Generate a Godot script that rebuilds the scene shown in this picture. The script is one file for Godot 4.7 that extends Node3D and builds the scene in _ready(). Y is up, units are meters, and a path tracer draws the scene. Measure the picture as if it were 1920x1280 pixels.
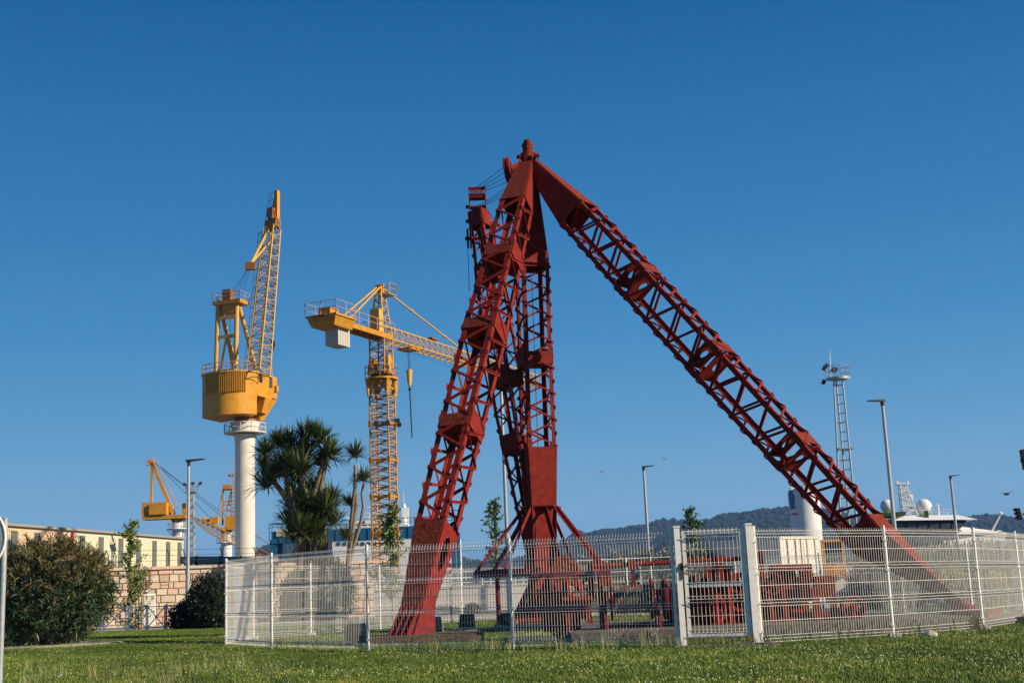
extends Node3D
# A preserved red derrick crane in a fenced lawn beside a shipyard: yellow cranes, a stone wall, ships and hills behind.

const F := 2400.0
const EYE := Vector3(0, 0.88, 0)
var cr: Vector3
var cu: Vector3
var cf: Vector3
var rng := RandomNumberGenerator.new()
var M := {}
var taken := {}


# ---------------------------------------------------------------- helpers
class Mb:
	var v := PackedVector3Array()
	var n := PackedVector3Array()
	var c := PackedColorArray()
	var col := Color.WHITE
	var tinted := false

	func tri(a: Vector3, b: Vector3, d: Vector3, na: Vector3, nb: Vector3, nd: Vector3) -> void:
		if (b - a).cross(d - a).dot(na + nb + nd) > 0.0:
			v.append(a); v.append(d); v.append(b)
			n.append(na); n.append(nd); n.append(nb)
		else:
			v.append(a); v.append(b); v.append(d)
			n.append(na); n.append(nb); n.append(nd)
		if tinted:
			c.append(col); c.append(col); c.append(col)

	func flat(a: Vector3, b: Vector3, d: Vector3, out: Vector3) -> void:
		var k := (b - a).cross(d - a).normalized()
		if k.dot(out) < 0.0:
			k = -k
		tri(a, b, d, k, k, k)

	func quad(a: Vector3, b: Vector3, d: Vector3, e: Vector3, out: Vector3) -> void:
		flat(a, b, d, out)
		flat(a, d, e, out)

	# a box of eight corners: four below, four above, in the same order
	func hexa(p: Array) -> void:
		var mid := Vector3.ZERO
		for q in p:
			mid += q
		mid /= 8.0
		for f in [[0, 1, 2, 3], [4, 5, 6, 7], [0, 1, 5, 4], [1, 2, 6, 5], [2, 3, 7, 6], [3, 0, 4, 7]]:
			var ctr: Vector3 = (p[f[0]] + p[f[1]] + p[f[2]] + p[f[3]]) / 4.0
			quad(p[f[0]], p[f[1]], p[f[2]], p[f[3]], ctr - mid)

	func box(ctr: Vector3, size: Vector3, bs := Basis()) -> void:
		var x := bs.x * size.x * 0.5
		var y := bs.y * size.y * 0.5
		var z := bs.z * size.z * 0.5
		hexa([ctr - x - y - z, ctr + x - y - z, ctr + x - y + z, ctr - x - y + z, ctr - x + y - z, ctr + x + y - z, ctr + x + y + z, ctr - x + y + z])

	# a bar from a to b: w across, h along up
	func beam(a: Vector3, b: Vector3, w: float, h: float, up := Vector3.UP) -> void:
		var ax := (b - a).normalized()
		var s := ax.cross(up)
		if s.length() < 0.01:
			s = ax.cross(Vector3(0.3, 0.2, 1))
		s = s.normalized()
		var t := s.cross(ax).normalized()
		var x := s * w * 0.5
		var y := t * h * 0.5
		hexa([a - x - y, a + x - y, a + x + y, a - x + y, b - x - y, b + x - y, b + x + y, b - x + y])

	# an angle iron from a to b whose heel is on the line, legs along p and q
	func angle(a: Vector3, b: Vector3, p: Vector3, q: Vector3, w: float, t: float) -> void:
		hexa([a, a + p * w, a + p * w + q * t, a + q * t, b, b + p * w, b + p * w + q * t, b + q * t])
		hexa([a + q * t, a + q * w, a + q * w + p * t, a + q * t + p * t, b + q * t, b + q * w, b + q * w + p * t, b + q * t + p * t])

	func tube(a: Vector3, b: Vector3, r0: float, r1: float, k := 8, caps := true) -> void:
		var ax := (b - a).normalized()
		var s := ax.cross(Vector3.UP)
		if s.length() < 0.05:
			s = ax.cross(Vector3.RIGHT)
		s = s.normalized()
		var t := s.cross(ax)
		var p := s
		for i in k:
			var g := TAU * (i + 1) / k
			var q := s * cos(g) + t * sin(g)
			tri(a + p * r0, a + q * r0, b + q * r1, p, q, q)
			tri(a + p * r0, b + q * r1, b + p * r1, p, q, p)
			if caps:
				if r0 > 0.0:
					tri(a, a + p * r0, a + q * r0, -ax, -ax, -ax)
				if r1 > 0.0:
					tri(b, b + p * r1, b + q * r1, ax, ax, ax)
			p = q

	func path(pts: Array, r: float, k := 4) -> void:
		for i in pts.size() - 1:
			tube(pts[i], pts[i + 1], r, r, k, false)

	# rings [radius, height] about an axis; neighbouring rings of one smooth run share normals
	func lathe(base: Vector3, axis: Vector3, rings: Array, k := 16) -> void:
		for i in rings.size() - 1:
			if rings[i + 1][1] != rings[i][1] or rings[i + 1][0] != rings[i][0]:
				var a: Vector3 = base + axis * rings[i][1]
				var b: Vector3 = base + axis * rings[i + 1][1]
				if absf(rings[i + 1][1] - rings[i][1]) < 1e-5:
					disc(a, axis if rings[i + 1][0] < rings[i][0] else -axis, rings[i][0], rings[i + 1][0], k)
				else:
					tube(a, b, rings[i][0], rings[i + 1][0], k, false)
		disc(base + axis * rings[0][1], -axis, 0.0, rings[0][0], k)
		disc(base + axis * rings[-1][1], axis, 0.0, rings[-1][0], k)

	func disc(o: Vector3, ax: Vector3, r0: float, r1: float, k := 16) -> void:
		var s := ax.cross(Vector3.UP)
		if s.length() < 0.05:
			s = ax.cross(Vector3.RIGHT)
		s = s.normalized()
		var t := s.cross(ax)
		for i in k:
			var g := TAU * i / k
			var h := TAU * (i + 1) / k
			var p := s * cos(g) + t * sin(g)
			var q := s * cos(h) + t * sin(h)
			tri(o + p * r0, o + p * r1, o + q * r1, ax, ax, ax)
			if r0 > 0.0:
				tri(o + p * r0, o + q * r1, o + q * r0, ax, ax, ax)

	func ball(o: Vector3, r: Vector3, k := 12, m := 8) -> void:
		for j in m:
			var a0 := PI * j / m - PI / 2
			var a1 := PI * (j + 1) / m - PI / 2
			for i in k:
				var b0 := TAU * i / k
				var b1 := TAU * (i + 1) / k
				var p0 := Vector3(cos(a0) * cos(b0), sin(a0), cos(a0) * sin(b0))
				var p1 := Vector3(cos(a0) * cos(b1), sin(a0), cos(a0) * sin(b1))
				var p2 := Vector3(cos(a1) * cos(b1), sin(a1), cos(a1) * sin(b1))
				var p3 := Vector3(cos(a1) * cos(b0), sin(a1), cos(a1) * sin(b0))
				if j > 0:
					tri(o + p0 * r, o + p1 * r, o + p2 * r, p0, p1, p2)
				if j < m - 1:
					tri(o + p0 * r, o + p2 * r, o + p3 * r, p0, p2, p3)

	# a convex plate: a polygon thickened both ways along nn
	func plate(pts: Array, nn: Vector3, th: float) -> void:
		var h := nn.normalized() * th * 0.5
		var mid := Vector3.ZERO
		for p in pts:
			mid += p
		mid /= pts.size()
		var k := pts.size()
		for i in k:
			var a: Vector3 = pts[i]
			var b: Vector3 = pts[(i + 1) % k]
			flat(mid + h, a + h, b + h, h)
			flat(mid - h, a - h, b - h, -h)
			quad(a - h, b - h, b + h, a + h, (a + b) * 0.5 - mid)

	# a rectangular plate with an oval hole
	func holed(o: Vector3, x: Vector3, y: Vector3, hw: float, hh: float, rx: float, ry: float, th: float) -> void:
		var z := x.cross(y).normalized() * th * 0.5
		var k := 24
		for i in k:
			var e := []
			for g in [TAU * i / k, TAU * (i + 1) / k]:
				var cs := cos(g)
				var sn := sin(g)
				var m := minf(hw / maxf(absf(cs), 1e-6), hh / maxf(absf(sn), 1e-6))
				e.append(o + x * cs * m + y * sn * m)
				e.append(o + x * cs * rx + y * sn * ry)
			quad(e[0] + z, e[1] + z, e[3] + z, e[2] + z, z)
			quad(e[0] - z, e[1] - z, e[3] - z, e[2] - z, -z)
			quad(e[1] - z, e[3] - z, e[3] + z, e[1] + z, o - e[1])
			quad(e[0] - z, e[2] - z, e[2] + z, e[0] + z, e[0] - o)

	# a four-cornered plate with an oval hole at (cs, ct), radii rs and rt as shares of its sides
	func holed_quad(p00: Vector3, p10: Vector3, p11: Vector3, p01: Vector3, cs: float, ct: float, rs: float, rt: float, out: Vector3, th: float) -> void:
		var k := 32
		for i in k:
			var e := []
			for g in [TAU * i / k + PI / 4, TAU * (i + 1) / k + PI / 4]:
				var x := cos(g)
				var y := sin(g)
				var m := 1.0 / maxf(absf(x), absf(y))
				var ox := clampf(0.5 + 0.5 * x * m, 0.0, 1.0)
				var oy := clampf(0.5 + 0.5 * y * m, 0.0, 1.0)
				for q in [Vector2(ox, oy), Vector2(cs + rs * x, ct + rt * y)]:
					e.append(p00.lerp(p10, q.x).lerp(p01.lerp(p11, q.x), q.y))
			var z := out * th
			quad(e[0] + z, e[1] + z, e[3] + z, e[2] + z, out)
			quad(e[0], e[1], e[3], e[2], -out)
			quad(e[1], e[3], e[3] + z, e[1] + z, (e[0] - e[1]) * -1.0)
			quad(e[0], e[2], e[2] + z, e[0] + z, e[0] - e[1])

	# a blade: base, tip, half width along side
	func leaf(p: Vector3, tip: Vector3, side: Vector3, belly := 0.45) -> void:
		var m := p.lerp(tip, belly)
		var k := (tip - p).cross(side).normalized()
		if k.y < 0.0:
			k = -k
		tri(p, m - side, tip, k, k, k)
		tri(p, tip, m + side, k, k, k)

	func mesh(mat: Material, off := Vector3.ZERO) -> ArrayMesh:
		var arr := []
		arr.resize(Mesh.ARRAY_MAX)
		if off != Vector3.ZERO:
			for i in v.size():
				v[i] = v[i] - off
		arr[Mesh.ARRAY_VERTEX] = v
		arr[Mesh.ARRAY_NORMAL] = n
		if tinted:
			arr[Mesh.ARRAY_COLOR] = c
		var am := ArrayMesh.new()
		am.add_surface_from_arrays(Mesh.PRIMITIVE_TRIANGLES, arr)
		am.surface_set_material(0, mat)
		return am


func at(px: float, py: float, d: float) -> Vector3:
	var r := cf + cr * ((px - 960.0) / F) + cu * ((640.0 - py) / F)
	return EYE + r * (d / -r.z)


func turf(x: float, z := -30.0) -> float:
	return -0.0095 * clampf(x, -14.0, 14.0)


func on_turf(px: float, py: float, d: float) -> Vector3:
	var p := at(px, py, d)
	p.y = turf(p.x)
	return p


func numbered(called: String) -> String:
	if not taken.has(called):
		taken[called] = 0
		return called
	taken[called] += 1
	return "%s_%03d" % [called, taken[called]]


func thing(called: String, label: String, category: String, pos := Vector3.ZERO, group := "") -> Node3D:
	var o := Node3D.new()
	o.name = numbered(called)
	add_child(o, true)
	o.position = pos
	o.set_meta("label", label)
	o.set_meta("category", category)
	if group != "":
		o.set_meta("group", group)
	o.set_meta("base", pos)
	return o


func part(parent: Node3D, called: String, b: Mb, mat: Material, kind := "") -> MeshInstance3D:
	var o := MeshInstance3D.new()
	var base: Vector3 = parent.get_meta("base") if parent.has_meta("base") else Vector3.ZERO
	o.mesh = b.mesh(mat, base)
	var key := str(parent.get_instance_id()) + called
	var k: int = taken.get(key, 0)
	o.name = called if k == 0 else "%s_%03d" % [called, k]
	taken[key] = k + 1
	parent.add_child(o, true)
	o.set_meta("base", base)
	if kind != "":
		o.set_meta("kind", kind)
	return o


func lone(called: String, label: String, category: String, b: Mb, mat: Material, pos := Vector3.ZERO, group := "") -> MeshInstance3D:
	var o := MeshInstance3D.new()
	o.mesh = b.mesh(mat, pos)
	o.name = numbered(called)
	o.position = pos
	add_child(o, true)
	o.set_meta("label", label)
	o.set_meta("category", category)
	if group != "":
		o.set_meta("group", group)
	return o


func setting(called: String, b: Mb, mat: Material, label := "") -> MeshInstance3D:
	var o := MeshInstance3D.new()
	o.mesh = b.mesh(mat)
	o.name = numbered(called)
	add_child(o, true)
	o.set_meta("kind", "structure")
	if label != "":
		o.set_meta("label", label)
		o.set_meta("category", called.replace("_", " "))
	return o


func lin(r: float, g: float, b: float) -> Color:
	return Color(r, g, b).linear_to_srgb()


# paint or stone: a base colour that wanders between the given linear colours
func mat(called: String, cols: Array, rough: float, scale := 1.0, metal := 0.0, freq := 0.03, bump := 0.0) -> StandardMaterial3D:
	var m := StandardMaterial3D.new()
	m.resource_name = called
	m.roughness = rough
	m.metallic = metal
	m.metallic_specular = 0.35
	if cols.size() == 1:
		m.albedo_color = lin(cols[0].r, cols[0].g, cols[0].b)
	else:
		var no := FastNoiseLite.new()
		no.seed = called.hash() % 1000
		no.noise_type = FastNoiseLite.TYPE_SIMPLEX_SMOOTH
		no.frequency = freq
		no.fractal_octaves = 5
		var g := Gradient.new()
		var offs := PackedFloat32Array()
		var cc := PackedColorArray()
		for i in cols.size():
			offs.append(0.15 + 0.7 * i / (cols.size() - 1))
			cc.append(lin(cols[i].r, cols[i].g, cols[i].b))
		g.offsets = offs
		g.colors = cc
		var t := NoiseTexture2D.new()
		t.width = 256
		t.height = 256
		t.seamless = true
		t.noise = no
		t.color_ramp = g
		m.albedo_texture = t
		m.uv1_triplanar = true
		m.uv1_world_triplanar = true
		m.uv1_scale = Vector3.ONE / scale
	M[called] = m
	return m


func leafy(called: String, rough := 0.55, back := 0.25) -> StandardMaterial3D:
	var m := StandardMaterial3D.new()
	m.resource_name = called
	m.vertex_color_use_as_albedo = true
	m.roughness = rough
	m.cull_mode = BaseMaterial3D.CULL_DISABLED
	if back > 0.0:
		m.backlight_enabled = true
		m.backlight = lin(back * 0.25, back * 0.4, back * 0.05)
	M[called] = m
	return m


# four tubular chords and zig-zag lacing between two square ends
func truss(b: Mb, p: Vector3, q: Vector3, u: Vector3, v: Vector3, h0: Vector2, h1: Vector2, bays: int, rc: float, rl: float, sides := 15) -> void:
	var cs := [[-1, -1], [1, -1], [1, 1], [-1, 1]]
	var corner := func(k: int, t: float) -> Vector3:
		var h := h0.lerp(h1, t)
		return p.lerp(q, t) + u * h.x * cs[k % 4][0] + v * h.y * cs[k % 4][1]
	for k in 4:
		b.tube(corner.call(k, 0.0), corner.call(k, 1.0), rc, rc, 5, false)
		if not (sides >> k) & 1:
			continue
		for i in bays:
			var t0 := float(i) / bays
			var t1 := (i + 0.5) / bays
			var t2 := float(i + 1) / bays
			b.tube(corner.call(k, t0), corner.call(k + 1, t1), rl, rl, 4, false)
			b.tube(corner.call(k + 1, t1), corner.call(k, t2), rl, rl, 4, false)
			b.tube(corner.call(k, t0), corner.call(k + 1, t0), rl, rl, 4, false)


func railing(b: Mb, pts: Array, h: float, r: float, step := 1.2, up := Vector3.UP) -> void:
	for i in pts.size() - 1:
		var a: Vector3 = pts[i]
		var e: Vector3 = pts[i + 1]
		b.tube(a + up * h, e + up * h, r, r, 4, false)
		b.tube(a + up * h * 0.5, e + up * h * 0.5, r * 0.8, r * 0.8, 4, false)
		var k := maxi(1, int(a.distance_to(e) / step))
		for j in k + 1:
			var f := a.lerp(e, float(j) / k)
			b.tube(f, f + up * h, r, r, 4, false)


func ring(o: Vector3, r: float, k: int, a0 := 0.0, a1 := TAU) -> Array:
	var pts := []
	for i in k + 1:
		var g := a0 + (a1 - a0) * i / k
		pts.append(o + Vector3(cos(g) * r, 0, sin(g) * r))
	return pts


# ---------------------------------------------------------------- scene
func _ready() -> void:
	rng.seed = 20240611
	stage()
	materials()
	ground_and_hills()
	grass_cover()
	derrick()
	machinery()
	fence()
	wall_and_barriers()
	warehouse()
	pedestal_crane()
	tower_crane()
	far_cranes()
	ships()
	lamps_and_tower()
	quay_things()
	plants()
	small_things()


func stage() -> void:
	var pitch := deg_to_rad(11.1)
	var roll := -0.0416
	var r := Vector3.RIGHT
	var u := Vector3(0, cos(pitch), sin(pitch))
	cf = Vector3(0, sin(pitch), -cos(pitch))
	cr = r * cos(roll) + u * sin(roll)
	cu = u * cos(roll) - r * sin(roll)
	var cam := Camera3D.new()
	cam.name = "camera"
	cam.fov = rad_to_deg(2.0 * atan(640.0 / F))
	cam.near = 0.1
	cam.far = 12000.0
	add_child(cam)
	cam.transform = Transform3D(Basis(cr, cu, -cf), EYE)
	cam.current = true

	var env := Environment.new()
	env.background_mode = Environment.BG_SKY
	var sky := Sky.new()
	var pm := PanoramaSkyMaterial.new()
	pm.panorama = sky_picture()
	sky.sky_material = pm
	env.sky = sky
	env.tonemap_mode = Environment.TONE_MAPPER_LINEAR
	env.tonemap_exposure = 1.3
	env.sdfgi_enabled = true
	env.ssao_enabled = true
	env.ssil_enabled = true
	env.fog_enabled = true
	env.fog_light_color = lin(0.24, 0.5, 1.0)
	env.fog_density = 0.00013
	var we := WorldEnvironment.new()
	we.name = "world_environment"
	we.environment = env
	add_child(we)

	var sun := DirectionalLight3D.new()
	sun.name = "sun"
	sun.light_color = Color(1.0, 0.93, 0.82)
	sun.light_energy = 1.6
	sun.light_angular_distance = 0.5
	sun.shadow_enabled = true
	add_child(sun)
	var az := deg_to_rad(69.0)
	var el := deg_to_rad(28.0)
	var to := Vector3(sin(az) * cos(el), sin(el), cos(az) * cos(el))
	sun.look_at_from_position(Vector3.ZERO, -to)


# clear evening sky: linear colour by height, the same all round
func sky_picture() -> ImageTexture:
	var keys := [
		[-90.0, Color(0.05, 0.06, 0.06)], [-2.0, Color(0.09, 0.13, 0.16)], [0.0, Color(0.27, 0.49, 0.7)], [3.7, Color(0.21, 0.43, 0.65)],
		[8.0, Color(0.108, 0.325, 0.585)], [11.1, Color(0.065, 0.27, 0.55)], [16.0, Color(0.038, 0.205, 0.475)], [21.0, Color(0.023, 0.16, 0.405)],
		[26.0, Color(0.0105, 0.118, 0.34)], [40.0, Color(0.009, 0.085, 0.27)], [90.0, Color(0.006, 0.05, 0.19)],
	]
	var im := Image.create(8, 1024, false, Image.FORMAT_RGBF)
	for y in 1024:
		var e := 90.0 - 180.0 * (y + 0.5) / 1024.0
		var k := 0
		while k < keys.size() - 2 and keys[k + 1][0] < e:
			k += 1
		var t := clampf((e - keys[k][0]) / (keys[k + 1][0] - keys[k][0]), 0.0, 1.0)
		var a: Color = keys[k][1]
		var cc := a.lerp(keys[k + 1][1], t)
		for x in 8:
			im.set_pixel(x, y, Color(cc.r / 1.3, cc.g / 1.3, cc.b / 1.3))
	return ImageTexture.create_from_image(im)


func materials() -> void:
	mat("red_paint", [Color(0.16, 0.0165, 0.0115), Color(0.2, 0.0185, 0.013), Color(0.217, 0.022, 0.015), Color(0.228, 0.036, 0.023)], 0.66, 1.3, 0.0, 0.02)
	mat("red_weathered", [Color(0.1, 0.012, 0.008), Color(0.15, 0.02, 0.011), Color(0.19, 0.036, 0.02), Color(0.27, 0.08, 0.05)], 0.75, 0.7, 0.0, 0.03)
	mat("rope", [Color(0.06, 0.05, 0.04), Color(0.13, 0.11, 0.08)], 0.8, 0.2)
	mat("cable", [Color(0.02, 0.018, 0.018)], 0.6)
	mat("rusty_rope", [Color(0.12, 0.09, 0.06), Color(0.2, 0.16, 0.12)], 0.85, 0.3)
	mat("white_paint", [Color(0.7, 0.66, 0.58), Color(0.8, 0.79, 0.74), Color(0.82, 0.81, 0.77)], 0.5, 0.8)
	mat("fence_wire", [Color(0.55, 0.54, 0.51), Color(0.72, 0.71, 0.68), Color(0.78, 0.77, 0.74)], 0.45, 0.7)
	mat("galvanised", [Color(0.36, 0.38, 0.39), Color(0.48, 0.5, 0.51)], 0.45, 0.5, 0.35)
	mat("rust", [Color(0.1, 0.03, 0.012), Color(0.2, 0.07, 0.03)], 0.85, 0.3)
	mat("concrete", [Color(0.11, 0.09, 0.07), Color(0.16, 0.135, 0.105), Color(0.22, 0.19, 0.16)], 0.9, 1.2)
	mat("pale_concrete", [Color(0.42, 0.4, 0.36), Color(0.56, 0.54, 0.5)], 0.9, 0.8)
	mat("soil", [Color(0.06, 0.04, 0.025), Color(0.12, 0.085, 0.055), Color(0.16, 0.12, 0.08)], 0.95, 0.8)
	mat("lawn", [Color(0.06, 0.085, 0.014), Color(0.08, 0.12, 0.02), Color(0.1, 0.135, 0.03)], 0.9, 3.0)
	mat("paving", [Color(0.3, 0.27, 0.22), Color(0.42, 0.38, 0.32)], 0.9, 2.0)
	mat("asphalt", [Color(0.06, 0.06, 0.06), Color(0.11, 0.11, 0.105)], 0.9, 4.0)
	mat("water", [Color(0.01, 0.03, 0.045)], 0.12)
	mat("hill_ground", [Color(0.01, 0.018, 0.008), Color(0.02, 0.03, 0.012)], 0.95, 300.0)
	mat("mortar", [Color(0.42, 0.34, 0.26), Color(0.5, 0.42, 0.33)], 0.95, 0.8)
	for i in 5:
		var k: Color = [Color(0.6, 0.46, 0.33), Color(0.62, 0.43, 0.31), Color(0.55, 0.46, 0.37), Color(0.63, 0.53, 0.41), Color(0.5, 0.37, 0.26)][i]
		mat("stone_%d" % i, [k * 0.72, k, k * 1.12], 0.9, 0.7)
	mat("yellow_paint", [Color(0.4, 0.17, 0.016), Color(0.55, 0.25, 0.02), Color(0.6, 0.29, 0.03)], 0.5, 4.0)
	mat("pale_yellow", [Color(0.56, 0.31, 0.05), Color(0.64, 0.38, 0.08)], 0.5, 2.0)
	mat("amber_paint", [Color(0.48, 0.2, 0.012), Color(0.56, 0.255, 0.015), Color(0.59, 0.275, 0.018), Color(0.6, 0.3, 0.03)], 0.5, 9.0)
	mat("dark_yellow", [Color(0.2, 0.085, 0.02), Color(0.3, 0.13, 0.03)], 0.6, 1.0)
	mat("pink_rail", [Color(0.45, 0.3, 0.24), Color(0.5, 0.36, 0.3)], 0.5, 1.0)
	mat("cream_column", [Color(0.6, 0.56, 0.48), Color(0.66, 0.62, 0.54), Color(0.68, 0.64, 0.56)], 0.6, 14.0)
	mat("ship_white", [Color(0.7, 0.7, 0.69), Color(0.76, 0.76, 0.75)], 0.45, 6.0)
	mat("portal_blue", [Color(0.01, 0.09, 0.19), Color(0.015, 0.12, 0.24)], 0.5, 3.0)
	mat("cream_sheet", [Color(0.58, 0.54, 0.38), Color(0.64, 0.6, 0.44)], 0.7, 5.0)
	mat("pink_sheet", [Color(0.62, 0.44, 0.28), Color(0.66, 0.48, 0.32)], 0.7, 5.0)
	mat("grey_strip", [Color(0.11, 0.12, 0.11), Color(0.16, 0.17, 0.15)], 0.6, 3.0)
	mat("roof_edge", [Color(0.3, 0.28, 0.24)], 0.6)
	mat("barrier_blue", [Color(0.08, 0.15, 0.26), Color(0.13, 0.22, 0.34)], 0.5, 0.5)
	mat("dark_grey", [Color(0.03, 0.033, 0.037), Color(0.05, 0.053, 0.057)], 0.5, 0.5)
	mat("black", [Color(0.012, 0.012, 0.013)], 0.5)
	mat("glass", [Color(0.012, 0.02, 0.026)], 0.08)
	mat("dim_glass", [Color(0.06, 0.07, 0.08)], 0.2)
	mat("sign_red", [Color(0.45, 0.015, 0.02)], 0.4)
	mat("sign_white", [Color(0.75, 0.75, 0.74)], 0.4)
	mat("logo_blue", [Color(0.01, 0.16, 0.3)], 0.4)
	mat("green_paint", [Color(0.03, 0.07, 0.015)], 0.5)
	mat("lime_paint", [Color(0.5, 0.52, 0.06)], 0.5)
	mat("navy", [Color(0.03, 0.04, 0.07)], 0.5)
	mat("orange_paint", [Color(0.58, 0.2, 0.015), Color(0.62, 0.23, 0.02)], 0.45, 1.0)
	mat("container_white", [Color(0.6, 0.56, 0.48), Color(0.7, 0.66, 0.58)], 0.6, 1.0)
	mat("bark", [Color(0.16, 0.12, 0.085), Color(0.3, 0.24, 0.18)], 0.9, 0.3)
	mat("dead_leaf", [Color(0.2, 0.12, 0.05), Color(0.32, 0.21, 0.1)], 0.9, 0.3)
	mat("stake", [Color(0.3, 0.22, 0.14)], 0.9)
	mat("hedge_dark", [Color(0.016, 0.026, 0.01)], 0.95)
	mat("counterweight", [Color(0.42, 0.4, 0.34), Color(0.55, 0.52, 0.46)], 0.9, 1.0)
	mat("feather", [Color(0.4, 0.4, 0.4)], 0.8)
	mat("feather_dark", [Color(0.06, 0.06, 0.065)], 0.8)
	M.red_paint.metallic_specular = 0.22
	M.red_weathered.metallic_specular = 0.2
	leafy("leaves", 0.5, 0.3)
	leafy("sword_leaves", 0.42, 0.12)
	leafy("grass_blades", 0.6, 0.35)
	leafy("petals", 0.7, 0.0)
	leafy("forest", 0.95, 0.0)


func ground_and_hills() -> void:
	var b := Mb.new()
	b.quad(Vector3(-9000, -2.6, 9000), Vector3(9000, -2.6, 9000), Vector3(9000, -2.6, -9000), Vector3(-9000, -2.6, -9000), Vector3.UP)
	setting("water", b, M.water)
	b = Mb.new()
	b.box(Vector3(0, -2.15, 60), Vector3(1600, 4.0, 960))
	setting("ground", b, M.asphalt)
	b = Mb.new()
	for i in 12:
		var xa := -36.0 + 5.0 * i
		b.quad(Vector3(xa, turf(xa) + 0.006, -45.4), Vector3(xa + 5.0, turf(xa + 5.0) + 0.006, -45.4), Vector3(xa + 5.0, turf(xa + 5.0) + 0.006, -60), Vector3(xa, turf(xa) + 0.006, -60), Vector3.UP)
	setting("pavement", b, M.paving)
	# the lawn: one sheet with soft unevenness
	var no := FastNoiseLite.new()
	no.seed = 5
	no.frequency = 0.09
	b = Mb.new()
	var nx := 60
	var nz := 60
	var h := func(i: int, j: int) -> Vector3:
		var x := -34.0 + 68.0 * i / nx
		var z := 14.0 - 60.0 * j / nz
		return Vector3(x, turf(x) + no.get_noise_2d(x, z) * 0.035 - 0.012, z)
	for i in nx:
		for j in nz:
			b.quad(h.call(i, j), h.call(i + 1, j), h.call(i + 1, j + 1), h.call(i, j + 1), Vector3.UP)
	setting("lawn", b, M.lawn)
	# hills across the water
	hill("hills", [[330, 1048], [372, 1040], [400, 1038], [430, 1042], [470, 1034], [500, 1012], [540, 1002], [600, 1010], [690, 1026], [760, 1032], [840, 1034], [900, 1046], [960, 1040], [1030, 1016], [1085, 995], [1140, 983], [1200, 975], [1250, 967], [1310, 968], [1370, 953], [1430, 947], [1500, 944], [1560, 948], [1610, 958], [1660, 968], [1700, 975], [1760, 972], [1800, 965], [1850, 959], [1900, 963], [1960, 975], [2060, 990]], 2900.0, 1500.0, 11)
	hill("hills", [[-200, 1100], [60, 1082], [180, 1066], [280, 1058], [340, 1044], [400, 1040], [470, 1046], [560, 1060], [700, 1085]], 3600.0, 2400.0, 12)


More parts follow.
